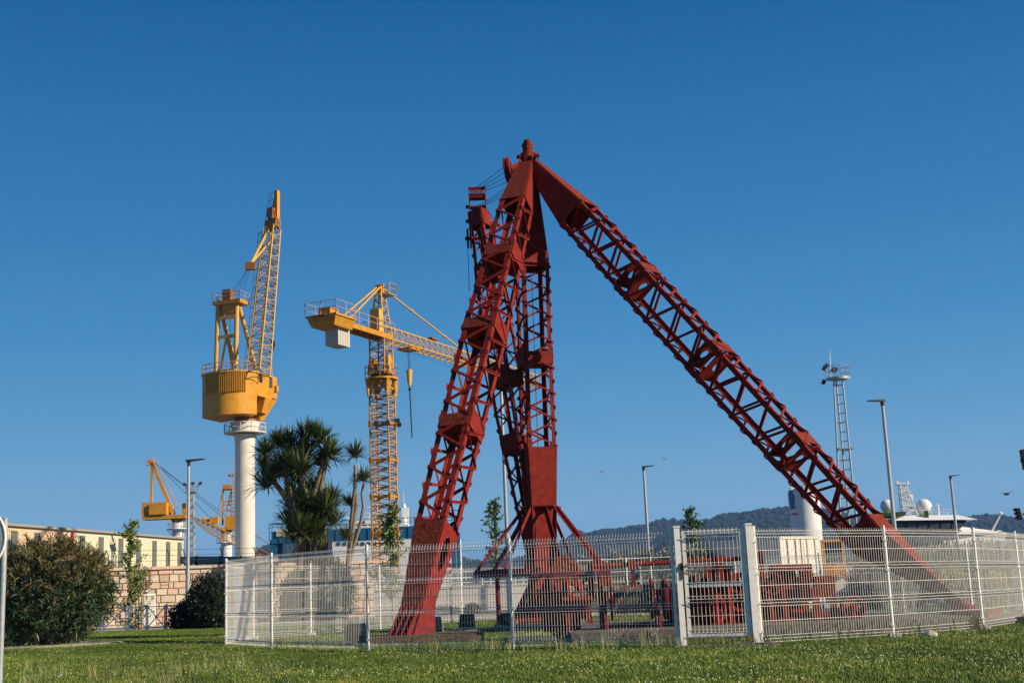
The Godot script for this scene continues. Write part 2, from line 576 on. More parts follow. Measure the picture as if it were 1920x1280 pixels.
func hill(called: String, top: Array, far: float, near: float, sd: int) -> void:
	var no := FastNoiseLite.new()
	no.seed = sd
	no.frequency = 0.004
	no.fractal_octaves = 4
	var b := Mb.new()
	var cols := 170
	var rows := 22
	var x0: float = top[0][0]
	var x1: float = top[-1][0]
	var grid := []
	for i in cols + 1:
		var px := lerpf(x0, x1, float(i) / cols)
		var k := 0
		while k < top.size() - 2 and top[k + 1][0] < px:
			k += 1
		var t: float = clampf((px - top[k][0]) / (top[k + 1][0] - top[k][0]), 0.0, 1.0)
		var py: float = lerpf(top[k][1], top[k + 1][1], smoothstep(0.0, 1.0, t))
		var peak := at(px, py, far)
		var line := []
		for j in rows + 1:
			var s := float(j) / rows
			var d := lerpf(near, far * 1.3, s)
			var x := peak.x * d / far
			var rise := d / far
			var y: float
			if d <= far:
				var q := (d - near) / (far - near)
				y = -3.0 + (peak.y - 8.0) * (sin(q * PI / 2) * 0.75 + q * 0.25) * (1.0 if q > 0.97 else 0.94)
				y += no.get_noise_2d(x, d) * 26.0 * sin(q * PI)
			else:
				y = lerpf(peak.y - 8.0, -5.0, (rise - 1.0) / 0.3)
			line.append(Vector3(x, y, -d))
		grid.append(line)
	for i in cols:
		for j in rows:
			b.quad(grid[i][j], grid[i + 1][j], grid[i + 1][j + 1], grid[i][j + 1], Vector3.UP)
	setting(called, b, M.hill_ground)
	# woods: crowns by the thousand, read as one mass
	var crown := Mb.new()
	crown.tinted = true
	var pts := []
	var k := 7
	for j in 5:
		var e: float = [-0.3, 0.15, 0.5, 0.8, 1.0][j]
		for i in k:
			var g := TAU * (i + 0.5 * (j % 2)) / k
			var r: float = [0.55, 1.0, 0.85, 0.45, 0.0][j] * (0.8 + 0.4 * rng.randf())
			pts.append(Vector3(cos(g) * r, e, sin(g) * r))
	for j in 4:
		for i in k:
			var a: Vector3 = pts[j * k + i]
			var c2: Vector3 = pts[j * k + (i + 1) % k]
			var d2: Vector3 = pts[(j + 1) * k + (i + 1) % k]
			var e2: Vector3 = pts[(j + 1) * k + i]
			crown.quad(a, c2, d2, e2, (a + d2) * 0.5)
	var mm := MultiMesh.new()
	mm.transform_format = MultiMesh.TRANSFORM_3D
	mm.use_colors = true
	mm.mesh = crown.mesh(M.forest)
	var n := 30000 if sd == 11 else 6000
	mm.instance_count = n
	for q in n:
		var fi := rng.randf() * (cols - 0.01)
		var fj := (1.0 - pow(rng.randf(), 1.6)) * rows * 0.78 if q % 4 else rows * rng.randf_range(0.66, 0.8)
		var i := int(fi)
		var j := int(fj)
		var p: Vector3 = grid[i][j].lerp(grid[i + 1][j], fi - i).lerp(grid[i][j + 1].lerp(grid[i + 1][j + 1], fi - i), fj - j)
		var s := rng.randf_range(3.2, 7.5)
		mm.set_instance_transform(q, Transform3D(Basis(Vector3.UP, rng.randf() * TAU).scaled(Vector3(s, s * rng.randf_range(0.8, 1.3), s)), p))
		var w := rng.randf_range(0.6, 1.35)
		mm.set_instance_color(q, Color(0.012 * w, 0.021 * w, 0.011 * w))
	var o := MultiMeshInstance3D.new()
	o.multimesh = mm
	o.name = numbered("forest")
	add_child(o, true)
	o.set_meta("kind", "stuff")
	o.set_meta("label", "dark woods covering the %s hills across the water" % ("long" if sd == 11 else "low distant"))
	o.set_meta("category", "woods")


func scatter(called: String, label: String, category: String, mesh: Mesh, list: Array, tints: Array) -> void:
	var mm := MultiMesh.new()
	mm.transform_format = MultiMesh.TRANSFORM_3D
	mm.use_colors = true
	mm.mesh = mesh
	mm.instance_count = list.size()
	for i in list.size():
		mm.set_instance_transform(i, list[i])
		mm.set_instance_color(i, tints[i])
	var o := MultiMeshInstance3D.new()
	o.multimesh = mm
	o.name = numbered(called)
	add_child(o, true)
	o.set_meta("kind", "stuff")
	o.set_meta("label", label)
	o.set_meta("category", category)


func grass_cover() -> void:
	var b := Mb.new()
	b.tinted = true
	for i in 34:
		var a := rng.randf() * TAU
		var r := sqrt(rng.randf()) * 0.2
		var p := Vector3(cos(a) * r, -0.01, sin(a) * r)
		var hgt := rng.randf_range(0.022, 0.055)
		var lean := Vector3(rng.randf_range(-1, 1), 0, rng.randf_range(-1, 1)) * 0.035
		var g := rng.randf() * PI
		var w := rng.randf_range(0.75, 1.3)
		b.col = Color(w, w * rng.randf_range(0.9, 1.1), w)
		b.leaf(p, p + Vector3(lean.x, hgt, lean.z), Vector3(cos(g), 0, sin(g)) * 0.006, 0.35)
	var no := FastNoiseLite.new()
	no.seed = 9
	no.frequency = 0.16
	no.fractal_octaves = 4
	var list := []
	var tints := []
	for i in 40000:
		var z := -lerpf(11.0, 45.0, pow(rng.randf(), 1.25))
		var half := -z * 0.42 + 0.5
		var x := rng.randf_range(-half, half)
		if x > 0.8 and x < 7.7 and z < -22.2 and z > -29.0:
			continue
		var n := no.get_noise_2d(x, z)
		var s := rng.randf_range(0.6, 1.3) * (1.0 + 0.6 * n)
		list.append(Transform3D(Basis(Vector3.UP, rng.randf() * TAU).scaled(Vector3(1, s, 1)), Vector3(x, turf(x), z)))
		var n2 := no.get_noise_2d(x * 7.0 + 90.0, z * 3.0)
		var w := rng.randf_range(0.85, 1.15) * (1.0 + 0.4 * n + 0.5 * n2)
		var dry := clampf(n2 * 1.6 + n * 0.6 - 0.25, 0.0, 0.6)
		tints.append(Color(0.132 * w * (1.0 + 0.8 * dry), 0.206 * w, 0.016 * w * (1.0 + 1.5 * dry)))
	scatter("grass", "mown green lawn grass in front of and inside the fence", "grass", b.mesh(M.grass_blades), list, tints)
	# daisies
	b = Mb.new()
	b.tinted = true
	b.col = Color.WHITE
	for i in 7:
		var g := TAU * i / 7
		var g2 := TAU * (i + 1) / 7
		b.flat(Vector3(0, 0.004, 0), Vector3(cos(g), -0.3, sin(g)) * 0.0095, Vector3(cos(g2), -0.3, sin(g2)) * 0.0095, Vector3.UP)
	list = []
	tints = []
	for i in 4200:
		var z := -lerpf(11.5, 34.0, pow(rng.randf(), 1.3))
		var half := -z * 0.42
		var x := rng.randf_range(-half, half)
		if no.get_noise_2d(x * 1.7 + 40, z * 1.7) < -0.12 + 0.2 * rng.randf() or (x > 0.8 and z < -21.5):
			continue
		list.append(Transform3D(Basis(Vector3(1, 0, 0.3).normalized(), rng.randf_range(-0.1, 0.9)), Vector3(x, turf(x) + rng.randf_range(0.05, 0.09), z)))
		tints.append(Color(0.55, 0.55, 0.42) if rng.randf() < 0.7 else Color(0.62, 0.55, 0.2))
	scatter("daisies", "white daisies scattered over the lawn", "daisies", b.mesh(M.petals), list, tints)
	# long dry stalks along the fence foot and in the lower left
	b = Mb.new()
	b.tinted = true
	for i in 5:
		var l := Vector3(rng.randf_range(-0.12, 0.12), rng.randf_range(0.2, 0.36), rng.randf_range(-0.1, 0.1))
		var p := Vector3(rng.randf_range(-0.08, 0.08), 0, rng.randf_range(-0.08, 0.08))
		b.leaf(p, p + l, Vector3(0.004, 0, 0.002), 0.5)
	list = []
	tints = []
	for i in 300:
		var px: float
		var z: float
		if i % 3 == 0:
			px = rng.randf_range(40, 520)
			z = -rng.randf_range(12.5, 18)
		else:
			px = rng.randf_range(430, 1900)
			z = -lerpf(23.6, 19.2, smoothstep(430, 1000, px)) - 2.0 * smoothstep(1500, 1900, px) + rng.randf_range(-0.5, 0.5)
		var x := (px - 960.0) / F * -z
		list.append(Transform3D(Basis(Vector3.UP, rng.randf() * TAU).scaled(Vector3(1, rng.randf_range(0.5, 1.0), 1)), Vector3(x, turf(x), z)))
		var w := rng.randf_range(0.7, 1.2)
		tints.append(Color(0.2 * w, 0.21 * w, 0.075 * w))
	for i in 420:
		var x := rng.randf_range(0.7, 7.8)
		var z := -22.15 - 0.5 * rng.randf() if i % 3 else -22.2 - 6.0 * rng.randf()
		var k := rng.randf_range(0.25, 0.75) if i % 3 else rng.randf_range(0.15, 0.4)
		list.append(Transform3D(Basis(Vector3.UP, rng.randf() * TAU).scaled(Vector3(1.2, k, 1.2)), Vector3(x, turf(x) + (0.0 if i % 3 else 0.16), z)))
		var w := rng.randf_range(0.6, 1.1)
		tints.append(Color(0.17 * w, 0.15 * w, 0.06 * w))
	scatter("grass_stalks", "long pale grass stalks along the fence foot", "grass", b.mesh(M.grass_blades), list, tints)


# ---------------------------------------------------------------- the red derrick
func rivets(parent: Node3D, rows: Array, step: float, out: Vector3) -> void:
	var b := Mb.new()
	var u := out.cross(Vector3(0.3, 0.9, 0.2)).normalized()
	var w := out.cross(u).normalized()
	for r in rows:
		var a: Vector3 = r[0]
		var e: Vector3 = r[1]
		var k := maxi(1, int(a.distance_to(e) / step))
		for i in k + 1:
			var p := a.lerp(e, float(i) / k)
			var q := 0.016
			var tip := p + out * 0.014
			for j in 5:
				var g := TAU * j / 5
				var g2 := TAU * (j + 1) / 5
				b.flat(p + (u * cos(g) + w * sin(g)) * q, p + (u * cos(g2) + w * sin(g2)) * q, tip, out)
	part(parent, "rivets", b, M.red_paint, "stuff")


# a riveted box girder of angle irons: stations [t, half across, half deep]; solid plates at both ends, batten frames between
func girder(parent: Node3D, p: Vector3, q: Vector3, u: Vector3, st: Array, t0: float, t1: float, battens: Array, bays: int, chord: float, bar: float, faces := 15, side_plates := true, hand_hole := false) -> void:
	var ax := (q - p).normalized()
	var v := u.cross(ax).normalized()
	var half := func(t: float) -> Vector2:
		var k := 0
		while k < st.size() - 2 and st[k + 1][0] < t:
			k += 1
		var s: float = clampf((t - st[k][0]) / (st[k + 1][0] - st[k][0]), 0.0, 1.0)
		return Vector2(lerpf(st[k][1], st[k + 1][1], s), lerpf(st[k][2], st[k + 1][2], s))
	var sg := [Vector2(-1, -1), Vector2(1, -1), Vector2(1, 1), Vector2(-1, 1)]
	var corner := func(k: int, t: float) -> Vector3:
		var h: Vector2 = half.call(t)
		return p.lerp(q, t) + u * h.x * sg[k % 4].x + v * h.y * sg[k % 4].y
	var outs := [-v, u, v, -u]
	for k in 4:
		var b := Mb.new()
		var knots := [0.0, t0, t1, 1.0]
		for s in st:
			if not knots.has(s[0]):
				knots.append(s[0])
		knots.sort()
		for i in knots.size() - 1:
			b.angle(corner.call(k, knots[i]), corner.call(k, knots[i + 1]), -u * sg[k].x, -v * sg[k].y, chord, 0.018)
		part(parent, "chord", b, M.red_paint)
	# lacing
	for k in 4:
		if not (faces >> k) & 1:
			continue
		var o: Vector3 = outs[k]
		for i in bays:
			var ta := lerpf(t0, t1, float(i) / bays)
			var tm := lerpf(t0, t1, (i + 0.5) / bays)
			var tb := lerpf(t0, t1, float(i + 1) / bays)
			for e in [[k, ta, k + 1, tm], [k + 1, tm, k, tb]]:
				var a: Vector3 = corner.call(e[0], e[1]) + o * 0.012
				var c2: Vector3 = corner.call(e[2], e[3]) + o * 0.012
				var dir := (c2 - a).normalized()
				var b := Mb.new()
				var s := dir.cross(o).normalized()
				b.hexa([a - dir * 0.03, a - dir * 0.03 + s * bar, a - dir * 0.03 + s * bar + o * 0.012, a - dir * 0.03 + o * 0.012, c2 + dir * 0.04, c2 + dir * 0.04 + s * bar, c2 + dir * 0.04 + s * bar + o * 0.012, c2 + dir * 0.04 + o * 0.012])
				b.hexa([a + o * 0.012, a + s * 0.014 + o * 0.012, a + s * 0.014 + o * bar * 0.6, a + o * bar * 0.6, c2 + o * 0.012, c2 + s * 0.014 + o * 0.012, c2 + s * 0.014 + o * bar * 0.6, c2 + o * bar * 0.6])
				part(parent, "lacing_bar", b, M.red_paint)
	# end plates on all four faces
	for e in [[0.0, t0], [t1, 1.0]]:
		for k in 4:
			var o: Vector3 = outs[k]
			var g := o * 0.026
			var cs := [e[0]]
			for s in st:
				if s[0] > e[0] + 0.001 and s[0] < e[1] - 0.001:
					cs.append(s[0])
			cs.append(e[1])
			var b := Mb.new()
			for i in cs.size() - 1:
				if hand_hole and k == 1 and e[0] == 0.0 and i == cs.size() - 2:
					b.holed_quad(corner.call(k, cs[i]) + g * 0.4, corner.call(k + 1, cs[i]) + g * 0.4, corner.call(k + 1, cs[i + 1]) + g * 0.4, corner.call(k, cs[i + 1]) + g * 0.4, 0.5, 0.72, 0.22, 0.18, o, 0.016)
					continue
				b.hexa([corner.call(k, cs[i]) + g, corner.call(k + 1, cs[i]) + g, corner.call(k + 1, cs[i + 1]) + g, corner.call(k, cs[i + 1]) + g,
					corner.call(k, cs[i]) + g * 0.4, corner.call(k + 1, cs[i]) + g * 0.4, corner.call(k + 1, cs[i + 1]) + g * 0.4, corner.call(k, cs[i + 1]) + g * 0.4])
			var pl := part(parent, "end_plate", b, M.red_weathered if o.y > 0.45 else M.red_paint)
			var rows := []
			for i in cs.size() - 1:
				for w in [0.07, 0.93]:
					rows.append([corner.call(k, cs[i]).lerp(corner.call(k + 1, cs[i]), w) + g, corner.call(k, cs[i + 1]).lerp(corner.call(k + 1, cs[i + 1]), w) + g])
			rivets(pl, rows, 0.11, o)
	# battens: a plate on every face round a diaphragm with an oval hole
	for t in battens:
		var len := p.distance_to(q)
		var dt: float = 0.16 / len
		for k in 4:
			var o: Vector3 = outs[k]
			var g := o * 0.03
			if not side_plates and (k == 1 or k == 3):
				continue
			var b := Mb.new()
			var lo: float = t - dt
			var hi: float = t + dt
			if k == 1 or k == 3:
				lo = t - dt * 1.0
				hi = t + dt * 1.9
			b.hexa([corner.call(k, lo) + g, corner.call(k + 1, lo) + g, corner.call(k + 1, hi) + g, corner.call(k, hi) + g,
				corner.call(k, lo) + g * 0.45, corner.call(k + 1, lo) + g * 0.45, corner.call(k + 1, hi) + g * 0.45, corner.call(k, hi) + g * 0.45])
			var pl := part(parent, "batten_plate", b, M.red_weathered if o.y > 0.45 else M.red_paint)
			var rows := []
			for w in [0.06, 0.94]:
				rows.append([corner.call(k, lo + dt * 0.25).lerp(corner.call(k + 1, lo + dt * 0.25), w) + g, corner.call(k, hi - dt * 0.25).lerp(corner.call(k + 1, hi - dt * 0.25), w) + g])
			rivets(pl, rows, 0.09, o)
		var h: Vector2 = half.call(t)
		var b := Mb.new()
		for s in ([-0.9, 0.9] if side_plates else [-1.3, 1.5]):
			b.holed(p.lerp(q, t + dt * s), u, v, h.x - 0.02, h.y - 0.02, h.x * 0.34, h.y * 0.27, 0.016)
		part(parent, "diaphragm", b, M.red_paint)


func derrick() -> void:
	var D := 32.0
	var foot := at(1021, 1160, D)
	var slab_y := turf(foot.x) + 0.2
	foot.y = slab_y
	var apex := Vector3(foot.x, at(988, 300, D).y, foot.z)
	apex.x = at(990, 300, D).x
	var o := thing("derrick_crane", "tall red riveted lattice derrick crane with two stiff legs, mast and boom", "derrick crane", foot)
	var base: Vector3 = foot
	var sub := func(called: String) -> Node3D:
		var g := Node3D.new()
		g.name = called if not o.has_node(called) else called + "_001"
		o.add_child(g, true)
		g.set_meta("base", base)
		return g
	# left stiff leg
	var lf := at(773, 1172, 25.3)
	var ltop := apex + (lf - apex).normalized() * 0.25
	var plan := Vector3(lf.x - apex.x, 0, lf.z - apex.z).normalized()
	var u := plan.cross(Vector3.UP).normalized()
	if u.x < 0:
		u = -u
	var leg: Node3D = sub.call("stiff_leg")
	girder(leg, lf, ltop, u, [[0.0, 0.19, 0.19], [0.165, 0.325, 0.33], [0.55, 0.385, 0.385], [0.87, 0.33, 0.32], [1.0, 0.2, 0.14]], 0.165, 0.885, [0.355, 0.565, 0.745], 11, 0.12, 0.064, 15, true, true)
	# its shoe: fins that spread the thrust, a side cheek, a foot plate
	var b := Mb.new()
	var side := u
	var fwd := plan
	var low := slab_y - 0.02
	for k in 4:
		var s := -0.2 + 0.125 * k
		var c0 := lf + side * s
		var top := c0 + (ltop - lf).normalized() * 0.42 + fwd * 0.2
		b.plate([Vector3(c0.x, low, c0.z) - fwd * 0.1, Vector3(c0.x, low, c0.z) + fwd * 0.6, top + fwd * 0.12, top - fwd * 0.1], side, 0.025)
	part(leg, "shoe_fin", b, M.red_paint)
	b = Mb.new()
	for s in [-0.23, 0.23]:
		var c0: Vector3 = lf + side * s
		var up2 := (ltop - lf).normalized()
		b.plate([Vector3(c0.x, low, c0.z) - fwd * 0.5, Vector3(c0.x, low, c0.z) + fwd * 0.42, c0 + up2 * 0.75 + fwd * 0.2, c0 + up2 * 0.85 - fwd * 0.2, Vector3(c0.x, low + 0.35, c0.z) - fwd * 0.5], side, 0.03)
	part(leg, "cheek_plate", b, M.red_paint)
	b = Mb.new()
	b.box(Vector3(lf.x, low - 0.03, lf.z) + fwd * 0.05, Vector3(0.7, 0.06, 1.25), Basis(side, Vector3.UP, side.cross(Vector3.UP)))
	part(leg, "foot_plate", b, M.red_paint)
	# right stiff leg
	var rf := at(1640, 1014, 27.0)
	var anchor := at(1822, 1152, 25.4)
	var rtop := apex + (rf - apex).normalized() * 0.3
	plan = Vector3(rf.x - apex.x, 0, rf.z - apex.z).normalized()
	u = plan.cross(Vector3.UP).normalized()
	if u.z < 0:
		u = -u
	leg = sub.call("stiff_leg")
	girder(leg, rf, rtop, u, [[0.0, 0.4, 0.37], [0.3, 0.42, 0.42], [0.55, 0.42, 0.43], [0.84, 0.38, 0.4], [1.0, 0.17, 0.16]], 0.03, 0.84, [0.2, 0.425, 0.645], 13, 0.115, 0.06, 15, false)
	# the foot: a riveted box that tapers out to the anchor
	var rax := (rtop - rf).normalized()
	var rv := u.cross(rax).normalized()
	var fx := (anchor - rf).normalized()
	var fv2 := u.cross(fx).normalized()
	b = Mb.new()
	b.hexa([rf - u * 0.42 - rv * 0.4, rf + u * 0.42 - rv * 0.4, rf + u * 0.42 + rv * 0.4, rf - u * 0.42 + rv * 0.4,
		anchor - u * 0.28 - fv2 * 0.1, anchor + u * 0.28 - fv2 * 0.1, anchor + u * 0.28 + fv2 * 0.14, anchor - u * 0.28 + fv2 * 0.14])
	var fb := part(leg, "foot_box", b, M.red_paint)
	rivets(fb, [[rf + u * 0.42 + rv * 0.33, anchor + u * 0.282 + fv2 * 0.1], [rf + u * 0.42 - rv * 0.33, anchor + u * 0.282 - fv2 * 0.06]], 0.12, u)
	rf = anchor
	b = Mb.new()
	b.box(Vector3(rf.x, turf(rf.x) + 0.2, rf.z), Vector3(0.9, 0.12, 0.8), Basis(plan, Vector3.UP, plan.cross(Vector3.UP)))
	part(leg, "foot_plate", b, M.red_paint)
	# mast
	var mast: Node3D = sub.call("mast")
	var yaw := deg_to_rad(-15.0)
	u = Vector3(cos(yaw), 0, -sin(yaw) * -1.0)
	var mtop := apex - Vector3(0, 0.05, 0)
	var mlow := foot + Vector3(0, 0.75, 0)
	girder(mast, mlow, mtop, u, [[0.0, 0.27, 0.27], [0.19, 0.31, 0.31], [0.32, 0.365, 0.365], [0.55, 0.35, 0.35], [0.73, 0.36, 0.36], [1.0, 0.12, 0.12]], 0.315, 0.735, [0.52], 7, 0.1, 0.05)
	# pedestal under the mast
	b = Mb.new()
	var w1 := Vector3.RIGHT
	for s in [-0.2, 0.2]:
		b.plate([foot + Vector3(-0.85, 0, s), foot + Vector3(0.75, 0, s), foot + Vector3(0.3, 1.35, s), foot + Vector3(-0.12, 1.35, s)], Vector3.BACK, 0.03)
	for s in [-0.2, 0.2]:
		b.plate([foot + Vector3(s, 0, -0.8), foot + Vector3(s, 0, 0.8), foot + Vector3(s, 1.3, 0.25), foot + Vector3(s, 1.3, -0.25)], w1, 0.03)
	b.box(foot + Vector3(0, 0.04, 0), Vector3(1.7, 0.08, 1.7))
	part(mast, "pedestal", b, M.red_paint)
	# bull wheel with struts to a collar
	var wheel: Node3D = sub.call("bull_wheel")
	var cy := at(1015, 951, D).y
	var collar := Vector3(lerpf(foot.x, apex.x, 0.24), cy, foot.z)
	var hub := Vector3(foot.x - 0.05, at(1015, 1072, D).y, foot.z)
	b = Mb.new()
	b.box(collar, Vector3(0.86, 0.035, 0.86), Basis(Vector3.UP, yaw))
	part(wheel, "collar_plate", b, M.red_paint)
	b = Mb.new()
	var R := 1.62
	var rp := ring(hub, R, 28)
	for i in 28:
		var m0: Vector3 = rp[i]
		var m1: Vector3 = rp[i + 1]
		b.beam(m0, m1, 0.05, 0.17)
		var c0 := hub + (m0 - hub) * 0.94
		var c1 := hub + (m1 - hub) * 0.94
		b.quad(m0 + Vector3(0, 0.07, 0), m1 + Vector3(0, 0.07, 0), c1 + Vector3(0, 0.07, 0), c0 + Vector3(0, 0.07, 0), Vector3.UP)
		b.quad(m0 - Vector3(0, 0.06, 0), m1 - Vector3(0, 0.06, 0), c1 - Vector3(0, 0.06, 0), c0 - Vector3(0, 0.06, 0), Vector3.DOWN)
	part(wheel, "rim", b, M.red_paint)
	for g in [163.0, 138.0, 122.0, 104.0, 71.0, 56.0, 27.0, 8.0]:
		var sgn := 1.0 if int(g) in [163, 122, 71, 27] else -1.0
		var e := hub + Vector3(cos(deg_to_rad(g)), 0, sin(deg_to_rad(g)) * sgn) * R
		var st := collar + Vector3(cos(deg_to_rad(g)), 0, sin(deg_to_rad(g)) * sgn) * 0.38 - Vector3(0, 0.02, 0)
		b = Mb.new()
		var dir := (e - st).normalized()
		var s2 := dir.cross(Vector3.UP).normalized()
		b.angle(st, e, s2, s2.cross(dir).normalized(), 0.085, 0.016)
		part(wheel, "strut", b, M.red_paint)
		b = Mb.new()
		b.beam(hub + (e - hub) * 0.1 - Vector3(0, 0.01, 0), e - Vector3(0, 0.01, 0), 0.07, 0.09)
		part(wheel, "spoke", b, M.red_paint)
	b = Mb.new()
	var pst := at(932, 1075, D - 0.5)
	b.tube(Vector3(pst.x, turf(pst.x), pst.z), Vector3(pst.x, hub.y, pst.z), 0.06, 0.06, 8)
	part(wheel, "support_post", b, M.red_paint)
	# apex: gudgeon, cross trunnions, sheave
	var head: Node3D = sub.call("mast_head")
	b = Mb.new()
	var pt := at(990, 293, D)
	b.lathe(pt + Vector3(0, -0.15, 0), Vector3.UP, [[0.2, 0.0], [0.2, 0.22], [0.135, 0.25], [0.135, 0.42], [0.16, 0.43], [0.16, 0.46], [0.13, 0.47], [0.12, 0.53], [0.08, 0.6], [0.02, 0.63]], 16)
	part(head, "gudgeon_pin", b, M.red_weathered)
	b = Mb.new()
	b.tube(pt + Vector3(-0.2, -0.02, 0.05), pt + Vector3(0.2, 0.0, 0.05), 0.1, 0.1, 14)
	b.tube(pt + Vector3(0.2, 0.0, 0.05), pt + Vector3(0.3, 0.0, 0.05), 0.055, 0.055, 10)
	b.tube(pt + Vector3(-0.3, -0.02, 0.05), pt + Vector3(-0.2, -0.02, 0.05), 0.055, 0.055, 10)
	part(head, "trunnion", b, M.red_paint)
	b = Mb.new()
	b.box(pt + Vector3(0, -0.26, 0), Vector3(0.55, 0.06, 0.5))
	for s in [-0.22, -0.08, 0.1, 0.24]:
		b.box(pt + Vector3(s, -0.16, 0.1), Vector3(0.025, 0.26, 0.3))
	part(head, "head_casting", b, M.red_paint)
	var sh := at(954, 318, D - 0.2)
	var san := Vector3(0.98, 0.1, 0.16).normalized()
	for s in [-0.07, 0.03]:
		b = Mb.new()
		b.tube(sh + san * (s - 0.028), sh + san * (s + 0.028), 0.33, 0.33, 24)
		b.tube(sh + san * (s - 0.04), sh + san * (s + 0.04), 0.07, 0.07, 10)
		part(head, "sheave", b, M.red_paint)
	b = Mb.new()
	b.beam(sh, pt + Vector3(-0.05, -0.12, 0), 0.3, 0.12)
	part(head, "sheave_bracket", b, M.red_paint)
	# boom
	var boom: Node3D = sub.call("boom")
	var bf := at(1003, 1045, D - 0.1)
	var bh := at(897, 397, D + 1.3)
	var bax := (bh - bf).normalized()
	var bp := Vector3(bh.x - bf.x, 0, bh.z - bf.z).normalized()
	u = bp.cross(Vector3.UP).normalized()
	u = (u * 0.85 + bp * 0.3)
	u = (u - bax * u.dot(bax)).normalized()
	girder(boom, bf, bh, u, [[0.0, 0.13, 0.13], [0.12, 0.2, 0.2], [0.4, 0.32, 0.31], [0.7, 0.3, 0.29], [0.9, 0.22, 0.22], [1.0, 0.2, 0.2]], 0.09, 0.95, [0.3, 0.49, 0.8], 10, 0.085, 0.045)
	var xr := Vector3.RIGHT
	b = Mb.new()
	var hc := at(895, 371, D + 1.3)
	b.box(hc + Vector3(0, 0.02, 0), Vector3(0.46, 0.1, 0.3))
	b.box(hc + Vector3(0, -0.27, 0), Vector3(0.46, 0.04, 0.26))
	b.box(hc + Vector3(0, 0.27, 0), Vector3(0.46, 0.03, 0.2))
	for s in [-0.22, 0.22]:
		b.box(hc + Vector3(s, 0, 0), Vector3(0.025, 0.58, 0.34))
	part(boom, "head_frame", b, M.red_paint)
	for s in [-0.15, -0.09, -0.03, 0.03, 0.09, 0.15]:
		b = Mb.new()
		b.tube(hc + xr * (s - 0.018) + Vector3(0, 0.1, 0), hc + xr * (s + 0.018) + Vector3(0, 0.1, 0), 0.17, 0.17, 18)
		part(boom, "head_sheave", b, M.red_paint)
	b = Mb.new()
	var ss := at(879, 447, D + 1.0)
	for s in [-0.05, 0.03]:
		b.tube(ss + xr * s, ss + xr * (s + 0.045), 0.27, 0.27, 20)
	b.tube(ss - xr * 0.1, ss + xr * 0.4, 0.05, 0.05, 8)
	part(boom, "side_sheave", b, M.red_paint)
	b = Mb.new()
	for s in [[876, 388], [876, 415]]:
		b.box(at(s[0], s[1], D + 1.3), Vector3(0.08, 0.08, 0.1))
	part(boom, "bracket", b, M.black)
	# ropes from mast head to boom head, along the mast and below the side sheave
	var ropes: Node3D = sub.call("rigging")
	for i in 4:
		b = Mb.new()
		b.tube(at(952, 308 + 11 * i, D - 0.1), at(886 + 8 * i, 357, D + 1.3), 0.0075, 0.0075, 5)
		part(ropes, "luffing_rope", b, M.cable)
	for i in 3:
		b = Mb.new()
		b.tube(at(950, 352 + 7 * i, D - 0.1), at(888 + 7 * i, 391 - 2 * i, D + 1.2), 0.0075, 0.0075, 5)
		part(ropes, "luffing_rope", b, M.cable)
	for e in [[877, 462, 880, 545, 1.0, 1.0], [911, 392, 930, 415, 1.2, 0.6], [895, 400, 906, 455, 1.2, 1.0], [997, 520, 1009, 850, -0.2, -0.2], [938, 600, 975, 850, 0.2, -0.3], [1000, 850, 1006, 1040, -0.3, -0.4]]:
		b = Mb.new()
		b.tube(at(e[0], e[1], D + e[4]), at(e[2], e[3], D + e[5]), 0.008, 0.008, 5)
		part(ropes, "rope", b, M.cable)
	# concrete under the three feet
	b = Mb.new()
	var pc := Vector3(lf.x + 0.25, 0, lf.z + 0.1)
	b.box(Vector3(pc.x, turf(pc.x) + 0.06, pc.z), Vector3(2.1, 0.2, 1.9), Basis(Vector3.UP, 0.12))
	setting("concrete_plinth", b, M.soil)
	b = Mb.new()
	b.box(Vector3(rf.x, turf(rf.x) + 0.02, rf.z), Vector3(2.2, 0.24, 1.7), Basis(Vector3.UP, -0.3))
	setting("concrete_plinth", b, M.concrete)
	b = Mb.new()
	b.box(Vector3(4.25, slab_y - 0.23, -25.6), Vector3(6.9, 0.4, 6.8))
	b.box(Vector3(foot.x + 0.1, slab_y - 0.24, foot.z + 0.2), Vector3(2.6, 0.4, 2.6))
	setting("concrete_slab", b, M.concrete)


func gear(b: Mb, o: Vector3, ax: Vector3, r: float, w: float, rim: float, spokes: int, teeth := 0) -> void:
	var s := ax.cross(Vector3.UP).normalized()
	var t := s.cross(ax)
	var k := 28
	for i in k:
		var g := TAU * i / k
		var g2 := TAU * (i + 1) / k
		var p := s * cos(g) + t * sin(g)
		var q := s * cos(g2) + t * sin(g2)
		var h := ax * w * 0.5
		b.quad(o + p * r - h, o + q * r - h, o + q * r + h, o + p * r + h, p)
		b.quad(o + p * (r - rim) - h, o + q * (r - rim) - h, o + q * (r - rim) + h, o + p * (r - rim) + h, -p)
		for e in [1, -1]:
			b.quad(o + p * r + h * e, o + q * r + h * e, o + q * (r - rim) + h * e, o + p * (r - rim) + h * e, h * e)
	for i in spokes:
		var g := TAU * (i + 0.3) / spokes
		var p := s * cos(g) + t * sin(g)
		b.beam(o + p * 0.03, o + p * (r - rim * 0.5), w * 0.5, rim * 0.8, ax)
	for i in teeth:
		var g := TAU * i / teeth
		var p := s * cos(g) + t * sin(g)
		b.beam(o + p * (r - 0.005), o + p * (r + 0.03), w * 0.9, 0.03, ax)
	b.tube(o - ax * w * 0.7, o + ax * w * 0.7, 0.06, 0.06, 10)


